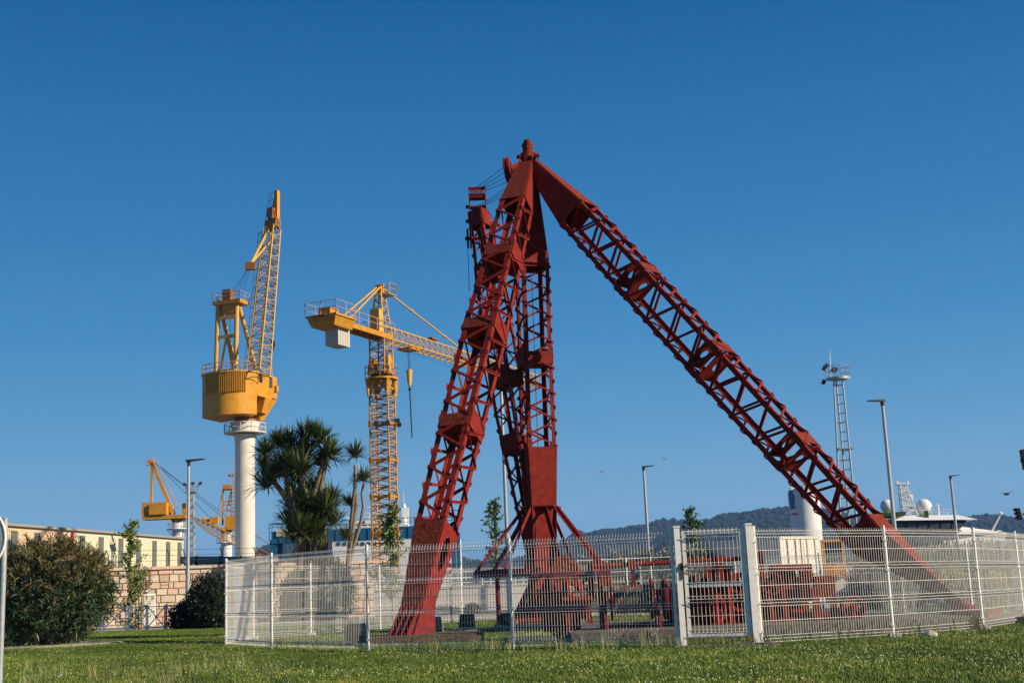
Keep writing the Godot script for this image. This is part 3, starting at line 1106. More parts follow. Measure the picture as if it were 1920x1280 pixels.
func machinery() -> void:
	var top := turf(1.5) + 0.17
	var X := Vector3.RIGHT
	var Z := Vector3.BACK
	var r: StandardMaterial3D = M.red_paint
	var d := 24.0
	# slewing gear in front of the mast
	var p := at(1085, 1180, d)
	p.y = top
	var o := thing("slewing_gear", "red slewing gear on a splayed bracket at the foot of the mast", "winch", p)
	var b := Mb.new()
	var w := 0.5
	b.plate([p + Vector3(-0.22, 0.42, 0.2), p + Vector3(0.22, 0.42, 0.2), p + Vector3(0.26, 0.1, 0.2), p + Vector3(0.12, 0.26, 0.2), p + Vector3(0.0, 0.28, 0.2), p + Vector3(-0.1, 0.2, 0.2), p + Vector3(-0.22, 0.0, 0.2)], Z, 0.03)
	part(o, "bracket_plate", b, r)
	b = Mb.new()
	b.box(p + Vector3(0.03, 0.58, 0.1), Vector3(0.62, 0.07, 0.55))
	b.box(p + Vector3(0.0, 0.47, 0.0), Vector3(0.5, 0.14, 0.45))
	part(o, "bed_plate", b, r)
	b = Mb.new()
	b.box(p + Vector3(-0.38, 0.36, -0.4), Vector3(0.55, 0.72, 0.5))
	b.box(p + Vector3(-0.2, 0.2, -0.2), Vector3(0.5, 0.4, 0.4))
	part(o, "gear_case", b, r)
	b = Mb.new()
	gear(b, p + Vector3(0.05, 0.78, 0.05), Vector3(0.5, 0, 0.86).normalized(), 0.3, 0.1, 0.06, 6, 26)
	part(o, "gear_wheel", b, r)
	b = Mb.new()
	gear(b, p + Vector3(-0.2, 0.75, -0.2), X, 0.28, 0.08, 0.05, 5, 24)
	part(o, "gear_wheel", b, r)
	b = Mb.new()
	for k in 10:
		var g0 := PI * k / 10
		var g1 := PI * (k + 1) / 10
		var c0 := p + Vector3(-0.22, 1.13, 0)
		var a := Vector3(-cos(g0) * 0.21, sin(g0) * 0.24, 0)
		var e := Vector3(-cos(g1) * 0.21, sin(g1) * 0.24, 0)
		b.quad(c0 + a - Z * 0.2, c0 + e - Z * 0.2, c0 + e + Z * 0.2, c0 + a + Z * 0.2, a + e)
		b.flat(c0 + Z * 0.2, c0 + a + Z * 0.2, c0 + e + Z * 0.2, Z)
		b.flat(c0 - Z * 0.2, c0 + a - Z * 0.2, c0 + e - Z * 0.2, -Z)
	b.box(p + Vector3(-0.22, 0.98, 0), Vector3(0.42, 0.3, 0.4))
	part(o, "domed_cover", b, M.red_weathered)
	b = Mb.new()
	b.tube(p + Vector3(0.02, 1.06, -0.05), p + Vector3(0.3, 1.06, -0.05), 0.12, 0.12, 16)
	part(o, "rope_spool", b, M.rusty_rope)
	b = Mb.new()
	for s in [0.02, 0.3]:
		b.tube(p + Vector3(s, 1.06, -0.05), p + Vector3(s + 0.03, 1.06, -0.05), 0.17, 0.17, 18)
	part(o, "spool_flange", b, r)
	# rope drum winch
	p = at(1190, 1172, d)
	p.y = top
	o = thing("rope_drum_winch", "red winch with a wide drum of brown wire rope, left of the gate", "winch", p)
	b = Mb.new()
	b.tube(p + Vector3(-0.36, 0.52, 0), p + Vector3(0.3, 0.52, 0), 0.24, 0.24, 24)
	for i in 16:
		var x := -0.35 + 0.041 * i
		b.lathe(p + Vector3(x, 0.52, 0), X, [[0.24, 0.0], [0.262, 0.01], [0.262, 0.025], [0.24, 0.035]], 24)
	part(o, "rope_drum", b, M.rusty_rope)
	for s in [-0.4, 0.34]:
		b = Mb.new()
		b.tube(p + Vector3(s - 0.02, 0.52, 0), p + Vector3(s + 0.02, 0.52, 0), 0.37, 0.37, 26)
		part(o, "drum_flange", b, r)
	for s in [-0.52, 0.44, 0.72]:
		b = Mb.new()
		b.plate([p + Vector3(s, 0, -0.4), p + Vector3(s, 0, 0.4), p + Vector3(s, 0.62, 0.12), p + Vector3(s, 0.62, -0.12)], X, 0.05)
		b.box(p + Vector3(s, 0.62, 0), Vector3(0.12, 0.12, 0.3))
		part(o, "bearing_frame", b, r)
	b = Mb.new()
	b.box(p + Vector3(-0.5, 0.95, 0.05), Vector3(0.2, 0.34, 0.22))
	b.box(p + Vector3(-0.58, 0.5, 0.0), Vector3(0.1, 1.0, 0.12))
	part(o, "rope_guide", b, r)
	b = Mb.new()
	gear(b, p + Vector3(0.58, 0.5, 0.05), X, 0.34, 0.09, 0.06, 6, 30)
	part(o, "gear_wheel", b, r)
	b = Mb.new()
	b.beam(p + Vector3(-0.55, 0.05, -0.3), p + Vector3(0.8, 0.05, -0.3), 0.08, 0.1)
	part(o, "base_frame", b, r)
	# hoist gear with tall columns behind the gate
	p = at(1330, 1168, d)
	p.y = top
	o = thing("hoist_gear", "red hoist gear train with tall columns behind the gate", "winch", p)
	for s in [0.1, 0.34]:
		b = Mb.new()
		b.tube(p + Vector3(s, 0, 0.3), p + Vector3(s, 0.98, 0.3), 0.055, 0.055, 10)
		b.box(p + Vector3(s, 0.02, 0.3), Vector3(0.22, 0.04, 0.22))
		part(o, "column", b, r)
	b = Mb.new()
	b.box(p + Vector3(0.2, 1.0, 0.3), Vector3(0.5, 0.07, 0.16))
	b.box(p + Vector3(0.2, 1.1, 0.3), Vector3(0.2, 0.16, 0.14))
	part(o, "head_beam", b, r)
	for e in [[-0.36, 0.42, 0.38, 30], [0.16, 0.72, 0.25, 22], [0.62, 0.55, 0.34, 28], [0.05, 0.3, 0.28, 24]]:
		b = Mb.new()
		gear(b, p + Vector3(e[0], e[1], 0.1 - 0.08 * (int(e[3]) % 3)), Vector3(0.15, 0, 1).normalized(), e[2], 0.1, 0.06, 6, int(e[3]))
		part(o, "gear_wheel", b, r)
	b = Mb.new()
	for s in [-0.5, 0.0, 0.55]:
		b.plate([p + Vector3(s - 0.2, 0, -0.12), p + Vector3(s + 0.2, 0, -0.12), p + Vector3(s + 0.09, 0.66, -0.12), p + Vector3(s - 0.09, 0.66, -0.12)], Z, 0.06)
	b.box(p + Vector3(0.0, 0.3, -0.45), Vector3(1.3, 0.12, 0.2))
	part(o, "side_frame", b, r)
	b = Mb.new()
	b.box(p + Vector3(0.05, 0.42, -0.55), Vector3(1.5, 0.6, 0.1))
	b.tube(p + Vector3(-0.6, 0.55, -0.35), p + Vector3(0.8, 0.55, -0.35), 0.2, 0.2, 16)
	part(o, "rear_casing", b, r)
	b = Mb.new()
	for e in [[-0.5, 0.72], [-0.25, 0.78], [0.45, 0.8], [0.7, 0.74], [0.3, 0.7], [-0.4, 0.6]]:
		b.tube(p + Vector3(e[0], 0.5, 0.0), p + Vector3(e[0], e[1] + 0.08, 0.0), 0.035, 0.035, 8)
		b.ball(p + Vector3(e[0], e[1] + 0.08, 0.0), Vector3.ONE * 0.055, 8, 6)
	part(o, "brake_lever", b, r)
	b = Mb.new()
	b.beam(p + Vector3(-0.7, 0.06, -0.35), p + Vector3(0.9, 0.06, -0.35), 0.1, 0.12)
	part(o, "base_frame", b, r)
	# diesel engine
	p = at(1478, 1162, d)
	p.y = top - 0.02
	o = thing("diesel_engine", "red diesel engine with a finned radiator, right of the gate post", "engine", p)
	b = Mb.new()
	b.box(p + Vector3(-0.02, 0.52, -0.2), Vector3(0.7, 0.2, 0.3))
	for k in 4:
		b.tube(p + Vector3(-0.28 + 0.17 * k, 0.55, -0.2), p + Vector3(-0.28 + 0.17 * k, 0.82, -0.2), 0.065, 0.06, 10)
	b.tube(p + Vector3(-0.35, 0.34, -0.2), p + Vector3(0.3, 0.34, -0.2), 0.1, 0.1, 12)
	part(o, "engine_block", b, r)
	b = Mb.new()
	b.box(p + Vector3(0.14, 1.0, -0.1), Vector3(0.72, 0.1, 0.44))
	b.box(p + Vector3(0.42, 0.84, -0.1), Vector3(0.16, 0.26, 0.44))
	b.box(p + Vector3(0.02, 0.9, -0.3), Vector3(0.5, 0.16, 0.04))
	part(o, "hood", b, r)
	b = Mb.new()
	b.box(p + Vector3(-0.05, 0.45, -0.5), Vector3(1.1, 0.75, 0.1))
	b.box(p + Vector3(-0.62, 0.4, -0.1), Vector3(0.14, 0.62, 0.4))
	b.tube(p + Vector3(-0.5, 0.62, 0.1), p + Vector3(0.3, 0.62, 0.1), 0.035, 0.035, 8)
	part(o, "rear_casing", b, r)
	b = Mb.new()
	for i in 10:
		b.box(p + Vector3(0.34, 0.42 + 0.055 * i, 0.15), Vector3(0.18, 0.022, 0.06))
	b.box(p + Vector3(0.34, 0.68, 0.1), Vector3(0.2, 0.62, 0.03))
	part(o, "radiator", b, r)
	b = Mb.new()
	gear(b, p + Vector3(-0.28, 0.72, 0.2), Z, 0.2, 0.06, 0.03, 4)
	part(o, "fly_wheel", b, r)
	for s in [-0.3, -0.05, 0.5]:
		b = Mb.new()
		b.beam(p + Vector3(s, 0, 0.2), p + Vector3(s - 0.04, 0.62, 0.16), 0.08, 0.08, Z)
		part(o, "support_leg", b, r)
	b = Mb.new()
	b.box(p + Vector3(-0.5, 0.9, 0.05), Vector3(0.22, 0.3, 0.22))
	b.tube(p + Vector3(-0.55, 1.02, 0.05), p + Vector3(-0.55, 1.32, 0.05), 0.06, 0.06, 10)
	part(o, "air_filter", b, r)
	b = Mb.new()
	b.beam(p + Vector3(-0.6, 0.05, 0.05), p + Vector3(0.8, 0.05, 0.05), 0.08, 0.1)
	b.beam(p + Vector3(-0.7, 0.1, -0.35), p + Vector3(0.9, 0.1, -0.35), 0.08, 0.14)
	part(o, "base_frame", b, r)
	# tank and pulley
	p = at(1560, 1158, d)
	p.y = top - 0.03
	o = thing("fuel_tank", "small red fuel tank on thin legs beside the spoked pulley", "tank", p)
	b = Mb.new()
	b.box(p + Vector3(-0.1, 0.62, 0), Vector3(0.36, 0.36, 0.36))
	b.box(p + Vector3(-0.1, 0.81, 0), Vector3(0.3, 0.03, 0.3))
	part(o, "tank_body", b, M.red_weathered)
	for s in [-0.24, 0.06]:
		b = Mb.new()
		b.beam(p + Vector3(s, 0, 0.14), p + Vector3(s, 0.45, 0.14), 0.05, 0.05, Z)
		b.beam(p + Vector3(s, 0, -0.14), p + Vector3(s, 0.45, -0.14), 0.05, 0.05, Z)
		part(o, "leg", b, r)
	p = at(1598, 1158, d)
	p.y = top - 0.03
	o = thing("belt_pulley", "red spoked belt pulley at the right end of the machinery", "pulley", p)
	b = Mb.new()
	gear(b, p + Vector3(0, 0.23, 0.1), Vector3(0.25, 0, 1).normalized(), 0.23, 0.14, 0.03, 6)
	part(o, "wheel", b, r)
	b = Mb.new()
	b.box(p + Vector3(-0.1, 0.12, -0.1), Vector3(0.5, 0.24, 0.2))
	b.tube(p + Vector3(0, 0.23, 0.25), p + Vector3(0, 0.23, -0.3), 0.04, 0.04, 8)
	part(o, "axle_block", b, r)
	# long line shaft with pulleys
	var a := at(1112, 1062, d - 0.6)
	var e := at(1412, 1046, d - 0.6)
	o = thing("line_shaft", "long red shaft carried above the winches with a flanged pulley", "shaft", a)
	b = Mb.new()
	b.tube(a, e, 0.042, 0.042, 12)
	part(o, "shaft", b, r)
	for s in [0.24, 0.79]:
		b = Mb.new()
		var q := a.lerp(e, s)
		b.box(q, Vector3(0.12, 0.15, 0.14))
		b.box(q + Vector3(0.02, -0.2, 0), Vector3(0.07, 0.4, 0.08))
		part(o, "bearing_bracket", b, r)
	b = Mb.new()
	b.tube(e - X * 0.16, e + X * 0.16, 0.1, 0.1, 18)
	part(o, "pulley", b, r)
	for s in [-0.18, 0.14]:
		b = Mb.new()
		b.tube(e + X * s, e + X * (s + 0.04), 0.16, 0.16, 22)
		part(o, "pulley_flange", b, r)


# ---------------------------------------------------------------- enclosure
func wires(a: Vector3, e: Vector3, y0: float, y1: float, gap := 0.05, spikes := true) -> Mb:
	var b := Mb.new()
	var len := Vector2(e.x - a.x, e.z - a.z).length()
	var dir := Vector3(e.x - a.x, 0, e.z - a.z).normalized()
	var out := dir.cross(Vector3.UP)
	if out.z < 0:
		out = -out
	var H := y1 - y0
	var folds := [0.035, 0.345, 0.655, 0.955]
	var prof := [[0.0, 0.0]]
	for f in folds:
		prof.append([f * H - 0.045, 0.0])
		prof.append([f * H, 0.04])
		prof.append([f * H + 0.045, 0.0])
	prof[1][0] = maxf(prof[1][0], 0.004)
	prof.append([H + (0.0 if not spikes else 0.01), 0.0])
	var gy := func(t: float) -> float:
		return lerpf(a.y, e.y, t) + y0
	var k := int(len / gap)
	for i in range(1, k):
		var t := float(i) / k
		var base := Vector3(lerpf(a.x, e.x, t), gy.call(t), lerpf(a.z, e.z, t))
		var pts := []
		for q in prof:
			pts.append(base + Vector3(0, q[0], 0) + out * q[1])
		b.path(pts, 0.0036, 3)
	var hs := []
	for f in folds:
		hs.append([f * H - 0.045, 0.0])
		hs.append([f * H + 0.045, 0.0])
		hs.append([f * H, 0.04])
	for f in [0.19, 0.5, 0.81]:
		hs.append([f * H, 0.0])
	for q in hs:
		b.tube(Vector3(a.x, gy.call(0.0) + q[0], a.z) + out * q[1], Vector3(e.x, gy.call(1.0) + q[0], e.z) + out * q[1], 0.0042, 0.0042, 4, false)
	return b


func fence() -> void:
	var H := 1.7
	var spots := [[475, 1197, 30.2], [423, 1207, 26.5], [509, 1217, 24.0], [691, 1218, 21.6], [962, 1213, 20.8], [1271, 1209, 19.45],
		[1429, 1206, 19.3], [1676, 1193, 20.6], [1845, 1182, 22.5], [1922, 1167, 25.0], [2000, 1160, 28.5],
		[1825, 1150, 30.7], [1697, 1150, 34.0], [1545, 1150, 37.5], [1385, 1150, 40.5], [1205, 1150, 42.5], [1035, 1150, 42.8], [866, 1152, 41.6], [713, 1170, 35.5], [583, 1191, 32.0]]
	var P := []
	for s in spots:
		P.append(on_turf(s[0], s[1], s[2]))
	var o := thing("wire_fence", "white welded wire mesh fence with folded panels enclosing the derrick", "fence", P[4])
	for i in P.size():
		var p: Vector3 = P[i]
		var b := Mb.new()
		b.tube(p - Vector3(0, 0.1, 0), p + Vector3(0, H + 0.02, 0), 0.026 if i < 12 else 0.024, 0.026, 10)
		b.lathe(p + Vector3(0, H + 0.02, 0), Vector3.UP, [[0.03, 0.0], [0.03, 0.015], [0.015, 0.03]], 10)
		var post := part(o, "post", b, M.white_paint)
		for hgt in [0.2, 0.62, 1.05, 1.52]:
			b = Mb.new()
			b.tube(p + Vector3(0, hgt - 0.014, 0), p + Vector3(0, hgt + 0.014, 0), 0.036, 0.036, 10)
			b.box(p + Vector3(0.0, hgt, 0.035), Vector3(0.06, 0.028, 0.03))
			part(post, "clamp", b, M.white_paint if i != 3 else M.galvanised)
		if i in [0, 7, 8, 19, 11]:
			b = Mb.new()
			b.hexa([p + Vector3(-0.1, -0.05, -0.1), p + Vector3(0.12, -0.05, -0.1), p + Vector3(0.11, -0.05, 0.13), p + Vector3(-0.09, -0.05, 0.12),
				p + Vector3(-0.08, 0.07, -0.08), p + Vector3(0.09, 0.085, -0.08), p + Vector3(0.09, 0.07, 0.1), p + Vector3(-0.07, 0.075, 0.1)])
			part(post, "footing", b, M.pale_concrete)
	for i in P.size():
		if i == 5:
			continue
		var q: Vector3 = P[(i + 1) % P.size()]
		part(o, "wire_panel", wires(P[i], q, 0.04, H), M.fence_wire, "stuff")
	# gate posts belong to the fence
	var g1 := on_turf(1282, 1209, 19.4)
	var g2 := on_turf(1419, 1207, 19.25)
	for e in [[g1, 0.0], [g2, 0.005]]:
		var p: Vector3 = e[0]
		var b := Mb.new()
		b.box(p + Vector3(0, 0.88, 0), Vector3(0.085 + e[1], 1.76, 0.085), Basis(Vector3.UP, 0.05))
		b.box(p + Vector3(0, 1.77, 0), Vector3(0.1 + e[1], 0.025, 0.1), Basis(Vector3.UP, 0.05))
		part(o, "gate_post", b, M.white_paint)
	var gt := thing("gate", "white framed mesh gate with a rusty lock plate", "gate", g1)
	var dir := (g2 - g1).normalized()
	var a := g1 + dir * 0.1
	var z := g2 - dir * 0.1
	for e in [a, z]:
		var b := Mb.new()
		b.box(e + Vector3(0, 0.93, 0), Vector3(0.055 if e == a else 0.075, 1.54, 0.05))
		part(gt, "stile", b, M.white_paint)
	for y in [0.17, 0.9, 1.685]:
		var b := Mb.new()
		b.beam(a + Vector3(0, y, 0), z + Vector3(0, y, 0), 0.04, 0.05)
		part(gt, "rail", b, M.white_paint)
	part(gt, "wire_infill", wires(a + dir * 0.02 + Vector3(0, 0, 0.03), z - dir * 0.02 + Vector3(0, 0, 0.03), 0.16, 1.72, 0.058), M.fence_wire, "stuff")
	var b := Mb.new()
	b.box(g1 + Vector3(0.045, 1.12, 0.05), Vector3(0.035, 0.24, 0.02))
	part(gt, "lock_plate", b, M.rust)
	b = Mb.new()
	b.tube(g1 + Vector3(0.04, 1.18, 0.07), g1 + Vector3(0.13, 1.18, 0.07), 0.012, 0.012, 8)
	b.box(g1 + Vector3(0.04, 1.18, 0.06), Vector3(0.05, 0.06, 0.04))
	part(gt, "bolt", b, M.black)
	b = Mb.new()
	b.box((g1 + g2) * 0.5 + Vector3(0.06, 0.0, 0.1), Vector3(1.5, 0.1, 0.22), Basis(Vector3.UP, 0.02))
	setting("threshold_slab", b, M.concrete)


# ---------------------------------------------------------------- stone wall, barriers, warehouse
func wall_and_barriers() -> void:
	var d := 55.0
	var pivot := at(240, 1120, d)
	pivot.y = 0
	var x0 := pivot.x - 3.9
	var x1 := pivot.x + 10.9
	var ytop := at(240, 1069, d).y
	var turned := deg_to_rad(25.0)
	var o := thing("stone_wall", "long pinkish tan stone block wall with coping, behind the lawn", "wall", pivot)
	o.rotation.y = turned
	var b := Mb.new()
	b.box(Vector3((x0 + x1) / 2, ytop / 2 - 0.2, -d - 0.3), Vector3(x1 - x0, ytop + 0.4, 0.55))
	part(o, "core", b, M.mortar)
	var dx0 := pivot.x + 0.62
	var dx1 := pivot.x + 1.14
	var dtop := at(274, 1113, d).y
	var y := -0.1
	var course := 0
	while y < ytop - 0.12:
		var h: float = [0.32, 0.27, 0.33, 0.26, 0.31, 0.28, 0.27][course % 7]
		if y + h > ytop - 0.1:
			h = ytop - y
		var x := x0 - rng.randf() * 0.5
		while x < x1:
			var w := rng.randf_range(0.32, 0.68)
			var xe := minf(x + w, x1)
			if xe > x1 - 0.3:
				xe = x1
			var pieces := [[x, xe]]
			if y < dtop and xe > dx0 and x < dx1:
				pieces = []
				if x < dx0 - 0.08:
					pieces.append([x, dx0])
				if xe > dx1 + 0.08:
					pieces.append([dx1, xe])
			for pc in pieces:
				var splits := [[pc[0], pc[1], y, y + h]]
				if rng.randf() < 0.18 and pc[1] - pc[0] > 0.5:
					var m := lerpf(pc[0], pc[1], rng.randf_range(0.35, 0.65))
					splits = [[pc[0], m, y, y + h * 0.5], [pc[0], m, y + h * 0.5, y + h], [m, pc[1], y, y + h]]
				for s in splits:
					b = Mb.new()
					var g := 0.016
					var pr := rng.randf_range(0.02, 0.055)
					var j := func() -> float: return rng.randf_range(-0.008, 0.008)
					var zb := -d - 0.04
					var zf := -d + pr
					b.hexa([Vector3(s[0] + g, s[2] + g, zb), Vector3(s[1] - g, s[2] + g, zb), Vector3(s[1] - g, s[3] - g, zb), Vector3(s[0] + g, s[3] - g, zb),
						Vector3(s[0] + g * 1.5, s[2] + g * 1.5 + j.call(), zf), Vector3(s[1] - g * 1.5, s[2] + g * 1.5 + j.call(), zf + j.call()), Vector3(s[1] - g * 1.5, s[3] - g * 1.5 + j.call(), zf), Vector3(s[0] + g * 1.5, s[3] - g * 1.5 + j.call(), zf)])
					part(o, "stone_block", b, M["stone_%d" % rng.randi_range(0, 4)])
			x = xe + 0.001
		y += h
		course += 1
	var cx := x0
	while cx < x1:
		var w := rng.randf_range(1.0, 1.5)
		b = Mb.new()
		b.box(Vector3(cx + w / 2, ytop + 0.06, -d - 0.18), Vector3(w - 0.02, 0.12, 0.62))
		part(o, "coping_stone", b, M["stone_%d" % rng.randi_range(0, 2)])
		cx += w
	# louvred hatch door in the wall
	var pd := Vector3((dx0 + dx1) / 2, 0, -d + 0.02)
	b = Mb.new()
	b.box(pd + Vector3(0, dtop / 2, -0.03), Vector3(dx1 - dx0, dtop, 0.05))
	var door := part(o, "door", b, M.white_paint)
	var k := int(dtop / 0.075)
	for i in k:
		b = Mb.new()
		b.box(pd + Vector3(0, 0.05 + 0.075 * i, 0.012), Vector3(dx1 - dx0 - 0.06, 0.045, 0.03), Basis(Vector3.RIGHT, 0.5))
		part(door, "slat", b, M.white_paint)
	b = Mb.new()
	var sg := pivot + Basis(Vector3.UP, turned) * Vector3(0.8, at(270, 1107, d).y, 0.09)
	b.box(sg, Vector3(0.18, 0.1, 0.03), Basis(Vector3.UP, turned))
	lone("wall_plate", "small white plate on the stone wall above the louvred door", "plate", b, M.sign_white, sg)
	# pipe and barbed wire on top
	b = Mb.new()
	var pa := at(338, 1050, 57.6)
	var pb := at(520, 1050, 59.6)
	b.tube(pa, pb, 0.17, 0.17, 12)
	var pipe := thing("wall_pipe", "thick grey pipe laid along the top of the stone wall", "pipe", pa)
	part(pipe, "pipe_run", b, M.roof_edge)
	for t in [0.16, 0.4, 0.62, 0.86]:
		b = Mb.new()
		var q := pa.lerp(pb, t)
		b.tube(q - Vector3(0.06, 0, 0), q + Vector3(0.06, 0, 0), 0.19, 0.19, 12)
		b.box(q - Vector3(0, 0.2, 0), Vector3(0.1, 0.2, 0.3))
		part(pipe, "saddle", b, M.dark_grey)
	var bw := thing("barbed_wire", "barbed wire strands on bent black arms above the stone wall", "barbed wire", pivot)
	bw.rotation.y = turned
	var tops := []
	for px in [206, 219, 312, 340, 408, 470, 540, 612, 690]:
		var q := Vector3(pivot.x + (px - 240.0) * 0.0238, ytop + 0.18, -d - 0.25)
		b = Mb.new()
		b.path([q, q + Vector3(0.0, 0.45, 0), q + Vector3(-0.12, 0.68, 0.1)], 0.022, 5)
		part(bw, "arm", b, M.dark_grey)
		tops.append(q)
	for lv in [Vector3(0, 0.2, 0), Vector3(0, 0.42, 0), Vector3(-0.1, 0.64, 0.08)]:
		b = Mb.new()
		for i in tops.size() - 1:
			b.tube(tops[i] + lv, tops[i + 1] + lv, 0.007, 0.007, 4, false)
		part(bw, "wire_strand", b, M.dark_grey)
	# blue pedestrian barriers
	var spans := [[146, 188], [193, 235], [240, 273], [276, 308], [311, 330]]
	var words := ["leftmost blue barrier panel, half behind the oleander bush", "blue barrier panel beside the oleander bush", "blue barrier panel in front of the two saplings", "blue barrier panel in front of the white louvred door", "blue barrier panel running into the dark bush"]
	for i in spans.size():
		var a := at(spans[i][0], 1190, 45.0)
		var e := at(spans[i][1], 1190, 45.0)
		a.y = turf(a.x)
		e.y = turf(e.x)
		var f := thing("crowd_barrier", words[i], "barrier", a, "blue barriers along the path")
		for s in [a, e]:
			b = Mb.new()
			b.tube(s, s + Vector3(0, 0.86, 0), 0.025, 0.025, 8)
			part(f, "post", b, M.barrier_blue)
		for yy in [0.1, 0.8]:
			b = Mb.new()
			b.tube(a + Vector3(0, yy, 0), e + Vector3(0, yy, 0), 0.02, 0.02, 6)
			part(f, "rail", b, M.barrier_blue)
		for s in [[0.1, 0.8], [0.8, 0.1]]:
			b = Mb.new()
			b.tube(a + Vector3(0, s[0], 0), e + Vector3(0, s[1], 0), 0.018, 0.018, 6)
			part(f, "brace", b, M.barrier_blue)
		b = Mb.new()
		b.ball((a + e) / 2 + Vector3(0, 0.45, 0), Vector3(0.05, 0.05, 0.05), 10, 6)
		part(f, "boss", b, M.barrier_blue)


func warehouse() -> void:
	var e := at(343, 1010, 150.0)
	var hgt := e.y
	var dir := Vector3(-sin(deg_to_rad(10.0)), 0, cos(deg_to_rad(10.0)))
	var nrm := Vector3(cos(deg_to_rad(10.0)), 0, sin(deg_to_rad(10.0)))
	e.y = 0
	var o := thing("warehouse", "long cream sheet metal warehouse with narrow grey window strips", "warehouse", e)
	var L := 62.0
	var b := Mb.new()
	var k := 22
	for i in k:
		var s0 := L * i / k
		b = Mb.new()
		var c0 := e + dir * (s0 + L / k / 2) + Vector3(0, hgt / 2, 0) - nrm * 0.15
		b.box(c0, Vector3(0.26, hgt, L / k - 0.03), Basis(nrm, Vector3.UP, nrm.cross(Vector3.UP)))
		part(o, "wall_panel", b, M.cream_sheet if i < 9 else M.pink_sheet)
	b = Mb.new()
	b.box(e + dir * L / 2 - nrm * 12.3 + Vector3(0, hgt / 2 - 0.1, 0), Vector3(24, hgt - 0.2, L), Basis(nrm, Vector3.UP, nrm.cross(Vector3.UP)))
	part(o, "hall", b, M.cream_sheet)
	for s in [0.4, 3.4, 6.8, 10.6, 14.6, 18.8, 22.6, 26.4, 30.8, 34.6, 39.0]:
		b = Mb.new()
		b.box(e + dir * (s + 0.6) + Vector3(0, hgt / 2 - 0.2, 0) + nrm * 0.02, Vector3(0.1, hgt - 0.5, 0.95), Basis(nrm, Vector3.UP, nrm.cross(Vector3.UP)))
		part(o, "window_strip", b, M.grey_strip)
	b = Mb.new()
	b.box(e + dir * L / 2 + Vector3(0, hgt + 0.06, 0) - nrm * 12.0, Vector3(24.6, 0.22, L + 0.4), Basis(nrm, Vector3.UP, nrm.cross(Vector3.UP)))
	part(o, "roof", b, M.roof_edge)
	b = Mb.new()
	b.tube(e + dir * 25.2 + nrm * 0.12, e + dir * 25.2 + nrm * 0.12 + Vector3(0, hgt - 0.2, 0), 0.13, 0.13, 8)
	part(o, "drain_pipe", b, M.sign_red)


